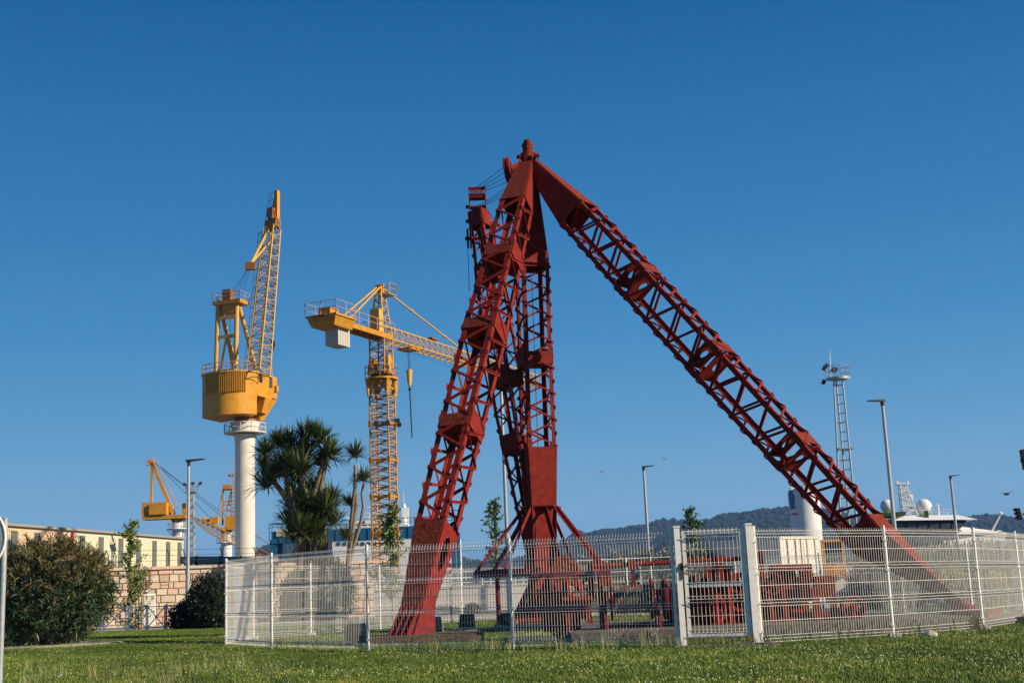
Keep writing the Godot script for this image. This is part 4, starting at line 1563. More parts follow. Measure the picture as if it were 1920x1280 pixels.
# ---------------------------------------------------------------- yellow cranes
func pedestal_crane() -> void:
	var d := 150.0
	var foot := at(459, 1050, d)
	var k := d / F
	var axis := Vector3(foot.x, 0, foot.z)
	var o := thing("pedestal_crane", "large amber dockside crane on a thick cream column, jib raised", "crane", axis)
	var yel: StandardMaterial3D = M.amber_paint
	var lat: StandardMaterial3D = M.pale_yellow
	var yd := func(py: float) -> float: return at(458, py, d).y
	# column
	var b := Mb.new()
	b.lathe(axis, Vector3.UP, [[1.25, 0.0], [1.2, 3.0], [1.15, yd.call(1040)], [1.15, yd.call(830)], [1.3, yd.call(815)]], 40)
	part(o, "column", b, M.cream_column)
	b = Mb.new()
	var y0: float = yd.call(813)
	b.lathe(axis + Vector3(0, y0, 0), Vector3.UP, [[2.4, 0.0], [2.5, 0.12], [1.6, 0.14]], 28)
	b.lathe(axis + Vector3(0, y0, 0), Vector3.UP, [[1.5, 0.1], [1.75, 1.35], [1.3, 1.4]], 28)
	part(o, "column_platform", b, M.cream_column)
	b = Mb.new()
	railing(b, ring(axis + Vector3(0, y0 + 0.1, 0), 2.45, 12), 1.05, 0.05, 1.3)
	part(o, "platform_railing", b, M.ship_white)
	b = Mb.new()
	var yb: float = yd.call(783)
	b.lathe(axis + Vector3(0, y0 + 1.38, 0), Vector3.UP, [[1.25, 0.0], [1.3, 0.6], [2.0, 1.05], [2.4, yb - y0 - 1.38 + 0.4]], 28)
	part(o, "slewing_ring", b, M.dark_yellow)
	# machine house: rounded rear towards the viewer, forward to the right and away
	var beta := deg_to_rad(17.0)
	var fw := Vector3(sin(beta), 0, -cos(beta))
	var rt := Vector3(cos(beta), 0, sin(beta))
	var house := axis
	var yt: float = yd.call(703)
	var ym: float = yd.call(747)
	var plan := []
	plan.append(house + rt * 2.4 + fw * 2.2)
	for i in 15:
		var g := PI * i / 14.0
		plan.append(house + rt * (-1.0 + 3.4 * cos(g) * (1.0 + 0.07 * absf(sin(2.0 * g)))) - fw * (1.5 + 2.4 * sin(g)))
	plan.append(house - rt * 4.4 + fw * 2.2)
	b = Mb.new()
	var n := plan.size()
	var mid := house + Vector3(0, (yt + ym) / 2, 0)
	for i in n:
		var a: Vector3 = plan[i]
		var c: Vector3 = plan[(i + 1) % n]
		drum_wall(b, a, c, ym, yt, house - rt * 1.0 - fw * 1.2, i >= 1 and i < 15)
		b.flat(a + Vector3(0, yt, 0), c + Vector3(0, yt, 0), house + Vector3(0, yt, 0), Vector3.UP)
		b.flat(a + Vector3(0, ym, 0), c + Vector3(0, ym, 0), house + Vector3(0, ym, 0), Vector3.DOWN)
	var hs := part(o, "machine_house", b, yel)
	# corrugated rear panel: upright ribs
	for q in range(4, 11):
		var a: Vector3 = plan[q]
		var c: Vector3 = plan[q + 1]
		var out := ((a + c) / 2 - house)
		out.y = 0
		out = out.normalized()
		for i in 3:
			var p := a.lerp(c, (i + 0.5) / 3.0)
			b = Mb.new()
			b.box(p + out * 0.04 + Vector3(0, (yt + ym) / 2 + 0.05, 0), Vector3(0.13, yt - ym - 0.5, 0.16), Basis(out.cross(Vector3.UP), Vector3.UP, out))
			part(hs, "rib", b, yel)
	# rear counterweight belly under the house
	b = Mb.new()
	for i in range(1, 16):
		var a: Vector3 = plan[i]
		var c: Vector3 = plan[i + 1]
		drum_wall(b, a, c, yb, ym, house - rt * 1.0 - fw * 1.2, i < 15)
		b.flat(a + Vector3(0, yb, 0), c + Vector3(0, yb, 0), house + Vector3(0, yb, 0) + fw * 0.5, Vector3.DOWN)
	b.quad(plan[1] + Vector3(0, yb, 0), plan[1] + Vector3(0, ym, 0), plan[1] - rt * 2.4 + fw * 1.7 + Vector3(0, ym, 0), plan[1] - rt * 2.4 + fw * 1.7 + Vector3(0, yb, 0), fw)
	b.quad(plan[16] + Vector3(0, yb, 0), plan[16] + Vector3(0, ym, 0), plan[1] - rt * 2.4 + fw * 1.7 + Vector3(0, ym, 0), plan[1] - rt * 2.4 + fw * 1.7 + Vector3(0, yb, 0), fw)
	part(o, "counterweight", b, yel)
	# front cab box on the right, stepped up
	b = Mb.new()
	var cb := house + rt * 1.15 + fw * 2.5
	b.box(cb + Vector3(0, (yt + ym) / 2 + 0.1, 0), Vector3(2.4, yt - ym - 0.2, 2.2), Basis(rt, Vector3.UP, -fw))
	b.box(cb + rt * 1.3 + Vector3(0, ym + 1.4, 0) + fw * 0.6, Vector3(0.5, 0.7, 0.5), Basis(rt, Vector3.UP, -fw))
	b.hexa([house + rt * 0.6 + fw * 0.6 + Vector3(0, yb - 0.3, 0), house + rt * 1.6 + fw * 0.6 + Vector3(0, yb - 0.3, 0), house + rt * 1.6 + fw * 1.6 + Vector3(0, yb - 0.3, 0), house + rt * 0.6 + fw * 1.6 + Vector3(0, yb - 0.3, 0),
		house + rt * 0.6 + fw * 0.6 + Vector3(0, ym, 0), house + rt * 2.4 + fw * 0.6 + Vector3(0, ym, 0), house + rt * 2.4 + fw * 3.4 + Vector3(0, ym, 0), house + rt * 0.6 + fw * 3.4 + Vector3(0, ym, 0)])
	var cab := part(o, "cab", b, yel)
	for e in [[-0.6, 2.3, 0.7, 1.3], [1.9, 2.0, 0.7, 1.3]]:
		b = Mb.new()
		b.box(house + rt * 2.43 + fw * e[0] + Vector3(0, ym + e[1], 0), Vector3(0.06, e[3], e[2]), Basis(rt, Vector3.UP, -fw))
		part(cab, "window", b, M.glass if e[0] < 0.0 else M.dim_glass)
	b = Mb.new()
	var edge := []
	for i in range(0, n):
		edge.append(plan[i] + Vector3(0, yt, 0))
	railing(b, edge, 1.05, 0.05, 1.5)
	part(o, "house_railing", b, M.pink_rail)
	b = Mb.new()
	for i in n:
		var a: Vector3 = plan[i]
		var c: Vector3 = plan[(i + 1) % n]
		b.beam(a + Vector3(0, yt - 0.1, 0), c + Vector3(0, yt - 0.1, 0), 0.3, 0.2)
	part(o, "roof_trim", b, lat)
	# A-frame
	var yp: float = yd.call(572)
	for e in [[-2.95, -1.6, -2.95, -1.2], [-0.35, -1.6, -0.4, -1.2]]:
		b = Mb.new()
		b.tube(house + rt * e[0] + fw * e[1] + Vector3(0, yt, 0), house + rt * e[2] + fw * e[3] + Vector3(0, yp, 0), 0.3, 0.28, 12)
		part(o, "frame_column", b, lat)
		b = Mb.new()
		b.tube(house + rt * (e[0] + 0.5) + fw * 3.0 + Vector3(0, yt, 0), house + rt * e[2] + fw * (e[3] + 0.4) + Vector3(0, yp, 0), 0.27, 0.25, 12)
		part(o, "frame_strut", b, lat)
	b = Mb.new()
	var l1 := house - rt * 2.95 - fw * 1.4
	var l2 := house - rt * 0.38 - fw * 1.4
	var yc: float = yd.call(632)
	b.beam(l1 + Vector3(0, yc, 0), l2 + Vector3(0, yc, 0), 0.35, 0.35)
	b.beam(l1 + Vector3(0, yp - 1.6, 0), l2 + Vector3(0, yp - 1.6, 0), 0.35, 0.4)
	b.beam(l1.lerp(l2, 0.15) + Vector3(0, yt + 0.3, 0), l1.lerp(l2, 0.5) + Vector3(0, yc, 0), 0.2, 0.2)
	b.beam(l1.lerp(l2, 0.85) + Vector3(0, yt + 0.3, 0), l1.lerp(l2, 0.5) + Vector3(0, yc, 0), 0.2, 0.2)
	b.beam(l1 + Vector3(0, yt + 0.5, 0), l2 + Vector3(0, yt + 0.5, 0), 0.25, 0.25)
	part(o, "cross_brace", b, lat)
	b = Mb.new()
	var pcn := house - rt * 1.45 - fw * 0.8 + Vector3(0, yp, 0)
	var bs := Basis(rt, Vector3.UP, -fw)
	b.box(pcn + Vector3(0, 0.2, 0), Vector3(3.7, 0.45, 2.2), bs)
	b.box(pcn + Vector3(0, -0.5, 0), Vector3(1.6, 1.2, 1.4), bs)
	part(o, "top_platform", b, M.yellow_paint)
	b = Mb.new()
	b.box(pcn + Vector3(0, 1.1, 0) - rt * 0.3, Vector3(1.1, 1.5, 1.2), bs)
	part(o, "sheave_house", b, M.dark_yellow)
	b = Mb.new()
	railing(b, [pcn + rt * 1.85 - fw * -1.1 + Vector3(0, 0.4, 0), pcn + rt * 1.85 - fw * 1.1 + Vector3(0, 0.4, 0), pcn - rt * 1.85 - fw * 1.1 + Vector3(0, 0.4, 0), pcn - rt * 1.85 + fw * 1.1 + Vector3(0, 0.4, 0)], 1.0, 0.045, 1.0)
	part(o, "top_railing", b, M.pink_rail)
	# jib
	b = Mb.new()
	var j0 := at(484, 700, d - 3)
	var j1 := at(510, 428, d + 3)
	var ax := (j1 - j0).normalized()
	var ju := Vector3(0.88, 0, 0.47)
	ju = (ju - ax * ju.dot(ax)).normalized()
	var jv := ax.cross(ju).normalized()
	truss(b, j0, j1, ju, jv, Vector2(0.95, 0.95), Vector2(0.75, 0.7), 13, 0.1, 0.05)
	part(o, "jib", b, lat)
	b = Mb.new()
	var j2 := at(519, 358, d + 4)
	b.beam(j1 + ju * 0.5 + jv * 0.3, j2, 0.45, 0.55, jv)
	b.beam(j1 - ju * 0.6, j2 - ju * 0.1, 0.18, 0.18, jv)
	b.beam(j1.lerp(j2, 0.4) - ju * 0.4, j1.lerp(j2, 0.4) + ju * 0.3, 0.15, 0.15, jv)
	part(o, "jib_tip", b, yel)
	b = Mb.new()
	b.box(j1 + Vector3(0, 0.5, 0), Vector3(1.7, 0.9, 1.1), Basis(ju, jv, ax))
	b.box(j1 + Vector3(0, 2.2, 0) - ju * 0.2, Vector3(0.9, 0.5, 0.9), Basis(ju, jv, ax))
	for leg in 4:
		b.tube(j1 + ju * (0.6 - 0.4 * leg) + Vector3(0, 0.6, 0), j1 + ju * (0.3 - 0.25 * leg) + Vector3(0, 2.3, 0), 0.09, 0.09, 5)
	b.tube(j1 + Vector3(0, 1.4, 0) - jv * 0.5, j1 + Vector3(0, 1.4, 0) + jv * 0.5, 0.42, 0.42, 14)
	part(o, "jib_head", b, M.dark_yellow)
	b = Mb.new()
	var w0 := j0 - ju * 1.35
	var w1 := j1 - ju * 1.2
	b.tube(w0, w1, 0.05, 0.05, 4)
	railing(b, [w0, w1], 0.9, 0.045, 1.3, -ju)
	railing(b, [j1 - ju * 0.5, j2 - ju * 0.4], 0.8, 0.045, 1.0, -ju)
	railing(b, [j1 + ju * 1.2 + Vector3(0, -0.2, 0), j1 - ju * 0.9 + Vector3(0, -0.2, 0)], 1.2, 0.045, 0.7)
	part(o, "jib_walkway", b, M.pink_rail)
	b = Mb.new()
	var arm := at(469, 496, d - 1)
	b.tube(j1 + Vector3(-0.3, 0.2, 0), arm, 0.17, 0.17, 8)
	b.tube(j1 + Vector3(0.3, -1.0, 0), arm, 0.14, 0.14, 8)
	part(o, "strut_arm", b, lat)
	b = Mb.new()
	b.box(arm + Vector3(0, -0.2, 0), Vector3(1.2, 0.9, 0.6))
	part(o, "arm_sheave", b, M.dark_yellow)
	for e in [[433, 549], [438, 550], [445, 551], [455, 553]]:
		b = Mb.new()
		b.tube(arm, at(e[0], e[1], d), 0.022, 0.022, 4, false)
		part(o, "luffing_rope", b, M.cable)
	b = Mb.new()
	var h0 := at(509, 428, d + 3)
	var h1 := at(512, 640, d + 3)
	h1.x = h0.x
	b.tube(h0, h1, 0.04, 0.04, 4, false)
	b.tube(h0 + Vector3(0.25, 0, 0), h1 + Vector3(0.1, 0, 0), 0.03, 0.03, 4, false)
	part(o, "hoist_rope", b, M.cable)
	b = Mb.new()
	b.box(h1 + Vector3(0.05, -0.3, 0), Vector3(0.5, 0.7, 0.4))
	b.tube(h1 + Vector3(0.05, -0.6, 0), h1 + Vector3(0.05, -1.1, 0), 0.12, 0.2, 8)
	part(o, "hook", b, M.black)
	b = Mb.new()
	b.tube(at(500, 655, d), at(500, 690, d), 0.02, 0.02, 4)
	for e in [[431, 600], [443, 600]]:
		var t0 := at(e[0], 580, d)
		b.tube(t0, Vector3(t0.x, yt, t0.z), 0.025, 0.025, 4, false)
	part(o, "drum_rope", b, M.cable)


func drum_wall(b: Mb, a: Vector3, c: Vector3, y0: float, y1: float, mid: Vector3, soft: bool) -> void:
	var lo := Vector3(0, y0, 0)
	var hi := Vector3(0, y1, 0)
	if not soft:
		b.quad(a + lo, c + lo, c + hi, a + hi, (a + c) / 2 - mid)
		return
	var na := (a - mid).normalized()
	var nc := (c - mid).normalized()
	b.tri(a + lo, c + lo, c + hi, na, nc, nc)
	b.tri(a + lo, c + hi, a + hi, na, nc, na)


func tower_crane() -> void:
	var d := 110.0
	var foot := at(724, 1100, d)
	foot.y = 0
	var o := thing("tower_crane", "orange yellow hammerhead tower crane with concrete counterweights, behind the palms", "tower crane", foot)
	var az := deg_to_rad(25.0)
	var jd := Vector3(sin(az), 0, -cos(az))
	var js := Vector3(cos(az), 0, sin(az))
	var yel: StandardMaterial3D = M.yellow_paint
	var yy := func(py: float) -> float: return at(722, py, d).y
	var rot := deg_to_rad(16.0)
	var mu := Vector3(cos(rot), 0, sin(rot))
	var mv := Vector3(-sin(rot), 0, cos(rot))
	var b := Mb.new()
	var y0: float = yy.call(728)
	# mast in bolted sections
	var secs := 6
	for i in secs:
		var a := foot + Vector3(0, y0 * i / secs, 0)
		var e := foot + Vector3(0, y0 * (i + 1) / secs, 0)
		b = Mb.new()
		truss(b, a, e, mu, mv, Vector2(0.84, 0.84), Vector2(0.84, 0.84), 4, 0.085, 0.04)
		var m := part(o, "mast_section", b, M.yellow_paint)
		b = Mb.new()
		for s in [[-1, -1], [1, -1], [1, 1], [-1, 1]]:
			b.box(e + mu * 0.84 * s[0] + mv * 0.84 * s[1], Vector3(0.26, 0.5, 0.26), Basis(mu, Vector3.UP, mv))
		b.beam(e - mu * 0.84 + mv * 0.84, e + mu * 0.84 + mv * 0.84, 0.12, 0.16)
		b.beam(e + mu * 0.84 - mv * 0.84, e + mu * 0.84 + mv * 0.84, 0.12, 0.16)
		part(m, "joint_collar", b, yel)
	# slewing unit
	var y1: float = yy.call(712)
	b = Mb.new()
	for e in [[-1, -1], [1, -1], [1, 1], [-1, 1]]:
		var lowc: Vector3 = foot + Vector3(0, y0 - 0.7, 0) + mu * 0.84 * e[0] + mv * 0.84 * e[1]
		b.beam(lowc, foot + Vector3(0, y1 - 0.05, 0) + mu * 0.95 * e[0] + mv * 0.95 * e[1], 0.3, 0.3)
		b.beam(lowc + Vector3(0, 0.2, 0), foot + Vector3(0, y1 - 0.1, 0) + mu * 0.3 * e[0] + mv * 0.95 * e[1], 0.18, 0.22)
		b.beam(lowc + Vector3(0, 0.2, 0), foot + Vector3(0, y1 - 0.1, 0) + mu * 0.95 * e[0] + mv * 0.3 * e[1], 0.18, 0.22)
	b.box(foot + Vector3(0, y1 - 0.15, 0), Vector3(1.7, 0.2, 1.7), Basis(mu, Vector3.UP, mv))
	part(o, "turntable_base", b, yel)
	b = Mb.new()
	b.lathe(foot + Vector3(0, y1, 0), Vector3.UP, [[1.45, 0.0], [1.5, 0.14], [1.1, 0.16]], 8)
	part(o, "slewing_platform", b, yel)
	b = Mb.new()
	railing(b, ring(foot + Vector3(0, y1 + 0.15, 0), 1.45, 8), 1.05, 0.035, 1.0)
	part(o, "platform_railing", b, M.pink_rail)
	b = Mb.new()
	b.lathe(foot + Vector3(0, y1 + 0.15, 0), Vector3.UP, [[1.0, 0.0], [1.0, 0.3]], 24)
	part(o, "slewing_ring", b, M.black)
	b = Mb.new()
	var y2 := y1 + 0.45
	for s in [-0.78, 0.62]:
		b.plate([foot + mu * s + Vector3(0, y2, 0) - mv * 0.8, foot + mu * s + Vector3(0, y2, 0) + mv * 0.8, foot + mu * s + Vector3(0, y2 + 1.5, 0) + mv * 0.35, foot + mu * s + Vector3(0, y2 + 1.5, 0) - mv * 0.35], mu, 0.5)
	b.box(foot + Vector3(0, y2 + 0.1, 0), Vector3(1.9, 0.25, 1.7), Basis(mu, Vector3.UP, mv))
	part(o, "slewing_frame", b, yel)
	b = Mb.new()
	var mo := foot + mu * 0.85 + mv * 0.5 + Vector3(0, y2, 0)
	b.lathe(mo, Vector3.UP, [[0.2, 0.0], [0.2, 0.6], [0.15, 0.65], [0.15, 1.1], [0.19, 1.15], [0.19, 1.6], [0.1, 1.7]], 12)
	part(o, "slewing_motor", b, M.pale_yellow)
	# upper mast and tower head
	var y3: float = yy.call(632)
	b = Mb.new()
	truss(b, foot + Vector3(0, y2, 0), foot + Vector3(0, y3, 0), js, jd, Vector2(0.72, 0.72), Vector2(0.72, 0.72), 3, 0.085, 0.045)
	part(o, "upper_mast", b, yel)
	var y4: float = yy.call(548)
	b = Mb.new()
	truss(b, foot + Vector3(0, y3, 0), foot + Vector3(0, y4, 0), js, jd, Vector2(0.72, 0.75), Vector2(0.28, 0.3), 5, 0.075, 0.035)
	part(o, "tower_head", b, M.pale_yellow)
	b = Mb.new()
	b.box(foot + Vector3(0, y4 + 0.3, 0), Vector3(0.55, 0.6, 0.55), Basis(js, Vector3.UP, jd))
	b.tube(foot + Vector3(0, y4 + 0.65, 0) - js * 0.4, foot + Vector3(0, y4 + 0.65, 0) + js * 0.4, 0.12, 0.12, 8)
	part(o, "head_block", b, yel)
	b = Mb.new()
	var hp := foot + Vector3(0, y4 - 0.2, 0) + jd * 0.6 + js * 0.4
	b.box(hp, Vector3(1.2, 0.06, 1.2), Basis(js, Vector3.UP, jd))
	railing(b, [hp - js * 0.6 + jd * 0.6, hp + js * 0.6 + jd * 0.6, hp + js * 0.6 - jd * 0.6], 1.0, 0.035, 0.8)
	part(o, "head_platform", b, M.pale_yellow)
	# counter jib
	var cj0 := foot + Vector3(0, y3, 0) + jd * 0.8
	var cj1 := foot + Vector3(0, y3, 0) - jd * 9.3
	b = Mb.new()
	for s in [-0.7, 0.7]:
		b.beam(cj0 + js * s, cj1 + js * s, 0.18, 0.42)
	for i in 9:
		var p := cj0.lerp(cj1, (i + 0.5) / 9.0)
		b.beam(p - js * 0.7, p + js * 0.7, 0.12, 0.16)
	var cj := part(o, "counter_jib", b, yel)
	b = Mb.new()
	b.box(cj0.lerp(cj1, 0.5) + Vector3(0, 0.23, 0), Vector3(1.3, 0.05, 11.0), Basis(js, Vector3.UP, jd))
	part(cj, "deck_plate", b, M.dark_yellow)
	b = Mb.new()
	var ce := cj1 + jd * 1.4
	b.box(ce + Vector3(0, 0.3, 0), Vector3(3.0, 0.14, 3.0), Basis(js, Vector3.UP, jd))
	b.hexa([ce - js * 1.1 - jd * 1.2 + Vector3(0, -0.55, 0), ce + js * 1.1 - jd * 1.2 + Vector3(0, -0.55, 0), ce + js * 1.1 + jd * 1.5 + Vector3(0, -0.55, 0), ce - js * 1.1 + jd * 1.5 + Vector3(0, -0.55, 0),
		ce - js * 1.4 - jd * 1.45 + Vector3(0, 0.22, 0), ce + js * 1.4 - jd * 1.45 + Vector3(0, 0.22, 0), ce + js * 1.4 + jd * 1.5 + Vector3(0, 0.22, 0), ce - js * 1.4 + jd * 1.5 + Vector3(0, 0.22, 0)])
	part(o, "ballast_platform", b, yel)
	for i in 5:
		b = Mb.new()
		b.box(ce + jd * (0.1 + 0.36 * i) + js * 0.1 + Vector3(0, -1.25, 0), Vector3(1.25, 1.4, 0.31), Basis(js, Vector3.UP, jd))
		part(o, "ballast_block", b, M.counterweight)
	b = Mb.new()
	b.box(ce + Vector3(0, 0.75, 0) - jd * 0.3, Vector3(1.1, 0.6, 1.3), Basis(js, Vector3.UP, jd))
	b.tube(ce + Vector3(0, 0.8, 0) - js * 0.8, ce + Vector3(0, 0.8, 0) + js * 0.5, 0.35, 0.35, 12)
	part(o, "hoist_winch", b, yel)
	b = Mb.new()
	railing(b, [ce - js * 1.5 + jd * 1.4 + Vector3(0, 0.37, 0), ce - js * 1.5 - jd * 1.5 + Vector3(0, 0.37, 0), ce + js * 1.5 - jd * 1.5 + Vector3(0, 0.37, 0), ce + js * 1.5 + jd * 1.4 + Vector3(0, 0.37, 0)], 1.1, 0.035, 1.4)
	railing(b, [ce + js * 0.9 + jd * 1.5 + Vector3(0, 0.25, 0), cj0 + js * 0.9 + Vector3(0, 0.25, 0)], 1.0, 0.035, 1.3)
	railing(b, [ce - js * 0.9 + jd * 1.5 + Vector3(0, 0.25, 0), cj0 - js * 0.9 + Vector3(0, 0.25, 0)], 1.0, 0.035, 1.3)
	part(o, "counter_jib_railing", b, M.pink_rail)
	b = Mb.new()
	b.box(foot + Vector3(0, y3 + 1.25, 0) - jd * 1.15 + js * 0.3, Vector3(0.9, 2.0, 0.7), Basis(js, Vector3.UP, jd))
	part(o, "electrical_cabinet", b, M.pale_yellow)
	# jib
	var q0 := foot + Vector3(0, y3 - 0.1, 0) + jd * 0.75
	var q1 := q0 + jd * 33.0
	b = Mb.new()
	var bays := 30
	for s in [-0.6, 0.6]:
		b.tube(q0 + js * s, q1 + js * s, 0.075, 0.075, 5, false)
	var topv := Vector3(0, 1.25, 0)
	b.tube(q0 + topv, q1 + topv, 0.075, 0.075, 5, false)
	for i in bays:
		var t0 := float(i) / bays
		var t1 := (i + 0.5) / bays
		var t2 := float(i + 1) / bays
		for s in [-0.6, 0.6]:
			b.tube(q0.lerp(q1, t0) + js * s, q0.lerp(q1, t1) + topv, 0.035, 0.035, 4, false)
			b.tube(q0.lerp(q1, t1) + topv, q0.lerp(q1, t2) + js * s, 0.035, 0.035, 4, false)
		b.tube(q0.lerp(q1, t0) - js * 0.6, q0.lerp(q1, t1) + js * 0.6, 0.03, 0.03, 4, false)
		b.tube(q0.lerp(q1, t1) + js * 0.6, q0.lerp(q1, t2) - js * 0.6, 0.03, 0.03, 4, false)
	part(o, "jib", b, M.pale_yellow)
	b = Mb.new()
	b.box(q0 + jd * 8.8 + topv + Vector3(0, 0.25, 0), Vector3(0.5, 0.16, 1.2), Basis(js, Vector3.UP, jd))
	part(o, "jib_beacon", b, M.dark_yellow)
	var headp := foot + Vector3(0, y4 + 0.6, 0)
	for s in [-0.28, 0.28]:
		b = Mb.new()
		b.tube(headp + js * s * 0.6, cj0.lerp(cj1, 0.72) + js * s * 2.2 + Vector3(0, 0.2, 0), 0.085, 0.085, 6)
		for t in [0.3, 0.68]:
			b.ball((headp + js * s * 0.6).lerp(cj0.lerp(cj1, 0.72) + js * s * 2.2 + Vector3(0, 0.2, 0), t), Vector3.ONE * 0.15, 6, 4)
		part(o, "tie_bar", b, M.pale_yellow)
	b = Mb.new()
	var te := q0.lerp(q1, 0.46) + topv
	b.tube(headp, te, 0.08, 0.08, 6)
	for t in [0.35, 0.75]:
		b.ball(headp.lerp(te, t), Vector3.ONE * 0.16, 6, 4)
	part(o, "tie_bar", b, M.pale_yellow)
	# trolley and hook
	var tr := q0 + jd * 4.1
	b = Mb.new()
	b.box(tr + Vector3(0, -0.25, 0), Vector3(1.5, 0.18, 1.6), Basis(js, Vector3.UP, jd))
	railing(b, [tr + js * 0.8 - jd * 1.2 + Vector3(0, -0.6, 0), tr + js * 0.8 + jd * 1.4 + Vector3(0, -0.6, 0)], 0.9, 0.035, 0.9)
	part(o, "trolley", b, yel)
	b = Mb.new()
	var hk := tr + Vector3(0, -2.1, 0)
	for s in [-0.22, 0.0, 0.22]:
		b.tube(tr + jd * s + Vector3(0, -0.3, 0), hk + jd * s * 0.5, 0.018, 0.018, 4, false)
	part(o, "hoist_rope", b, M.cable)
	b = Mb.new()
	b.lathe(hk + Vector3(0, -1.5, 0), Vector3.UP, [[0.1, 0.0], [0.22, 0.4], [0.24, 1.1], [0.3, 1.2], [0.25, 1.5]], 10)
	part(o, "hook_block", b, M.pale_yellow)
	b = Mb.new()
	b.tube(hk + Vector3(0, -1.5, 0), hk + Vector3(0.1, -6.2, 0), 0.07, 0.07, 6)
	b.ball(hk + Vector3(0, -1.8, 0), Vector3.ONE * 0.15, 8, 6)
	part(o, "chain_sling", b, M.dark_grey)
	b = Mb.new()
	b.tube(tr + Vector3(0, -0.4, 0), q0 + jd * 20.0 + Vector3(0, -1.0, 0), 0.015, 0.015, 4, false)
	part(o, "trolley_rope", b, M.cable)
	# flood lights on the mast
	for e in [[705, 793], [726, 792], [745, 788], [748, 796]]:
		b = Mb.new()
		var p := at(e[0], e[1], d - 1.2)
		b.box(p, Vector3(0.38, 0.32, 0.2), Basis(Vector3(1, 0.5, 0).normalized(), 0.5))
		b.box(p + Vector3(0, -0.2, 0.0), Vector3(0.06, 0.2, 0.06))
		part(o, "flood_light", b, M.dark_grey)
	b = Mb.new()
	var fl := at(722, 799, d)
	b.beam(Vector3(fl.x - 0.95, fl.y, fl.z + 0.9), Vector3(fl.x + 1.1, fl.y, fl.z + 0.9), 0.1, 0.1)
	part(o, "light_bar", b, M.dark_grey)


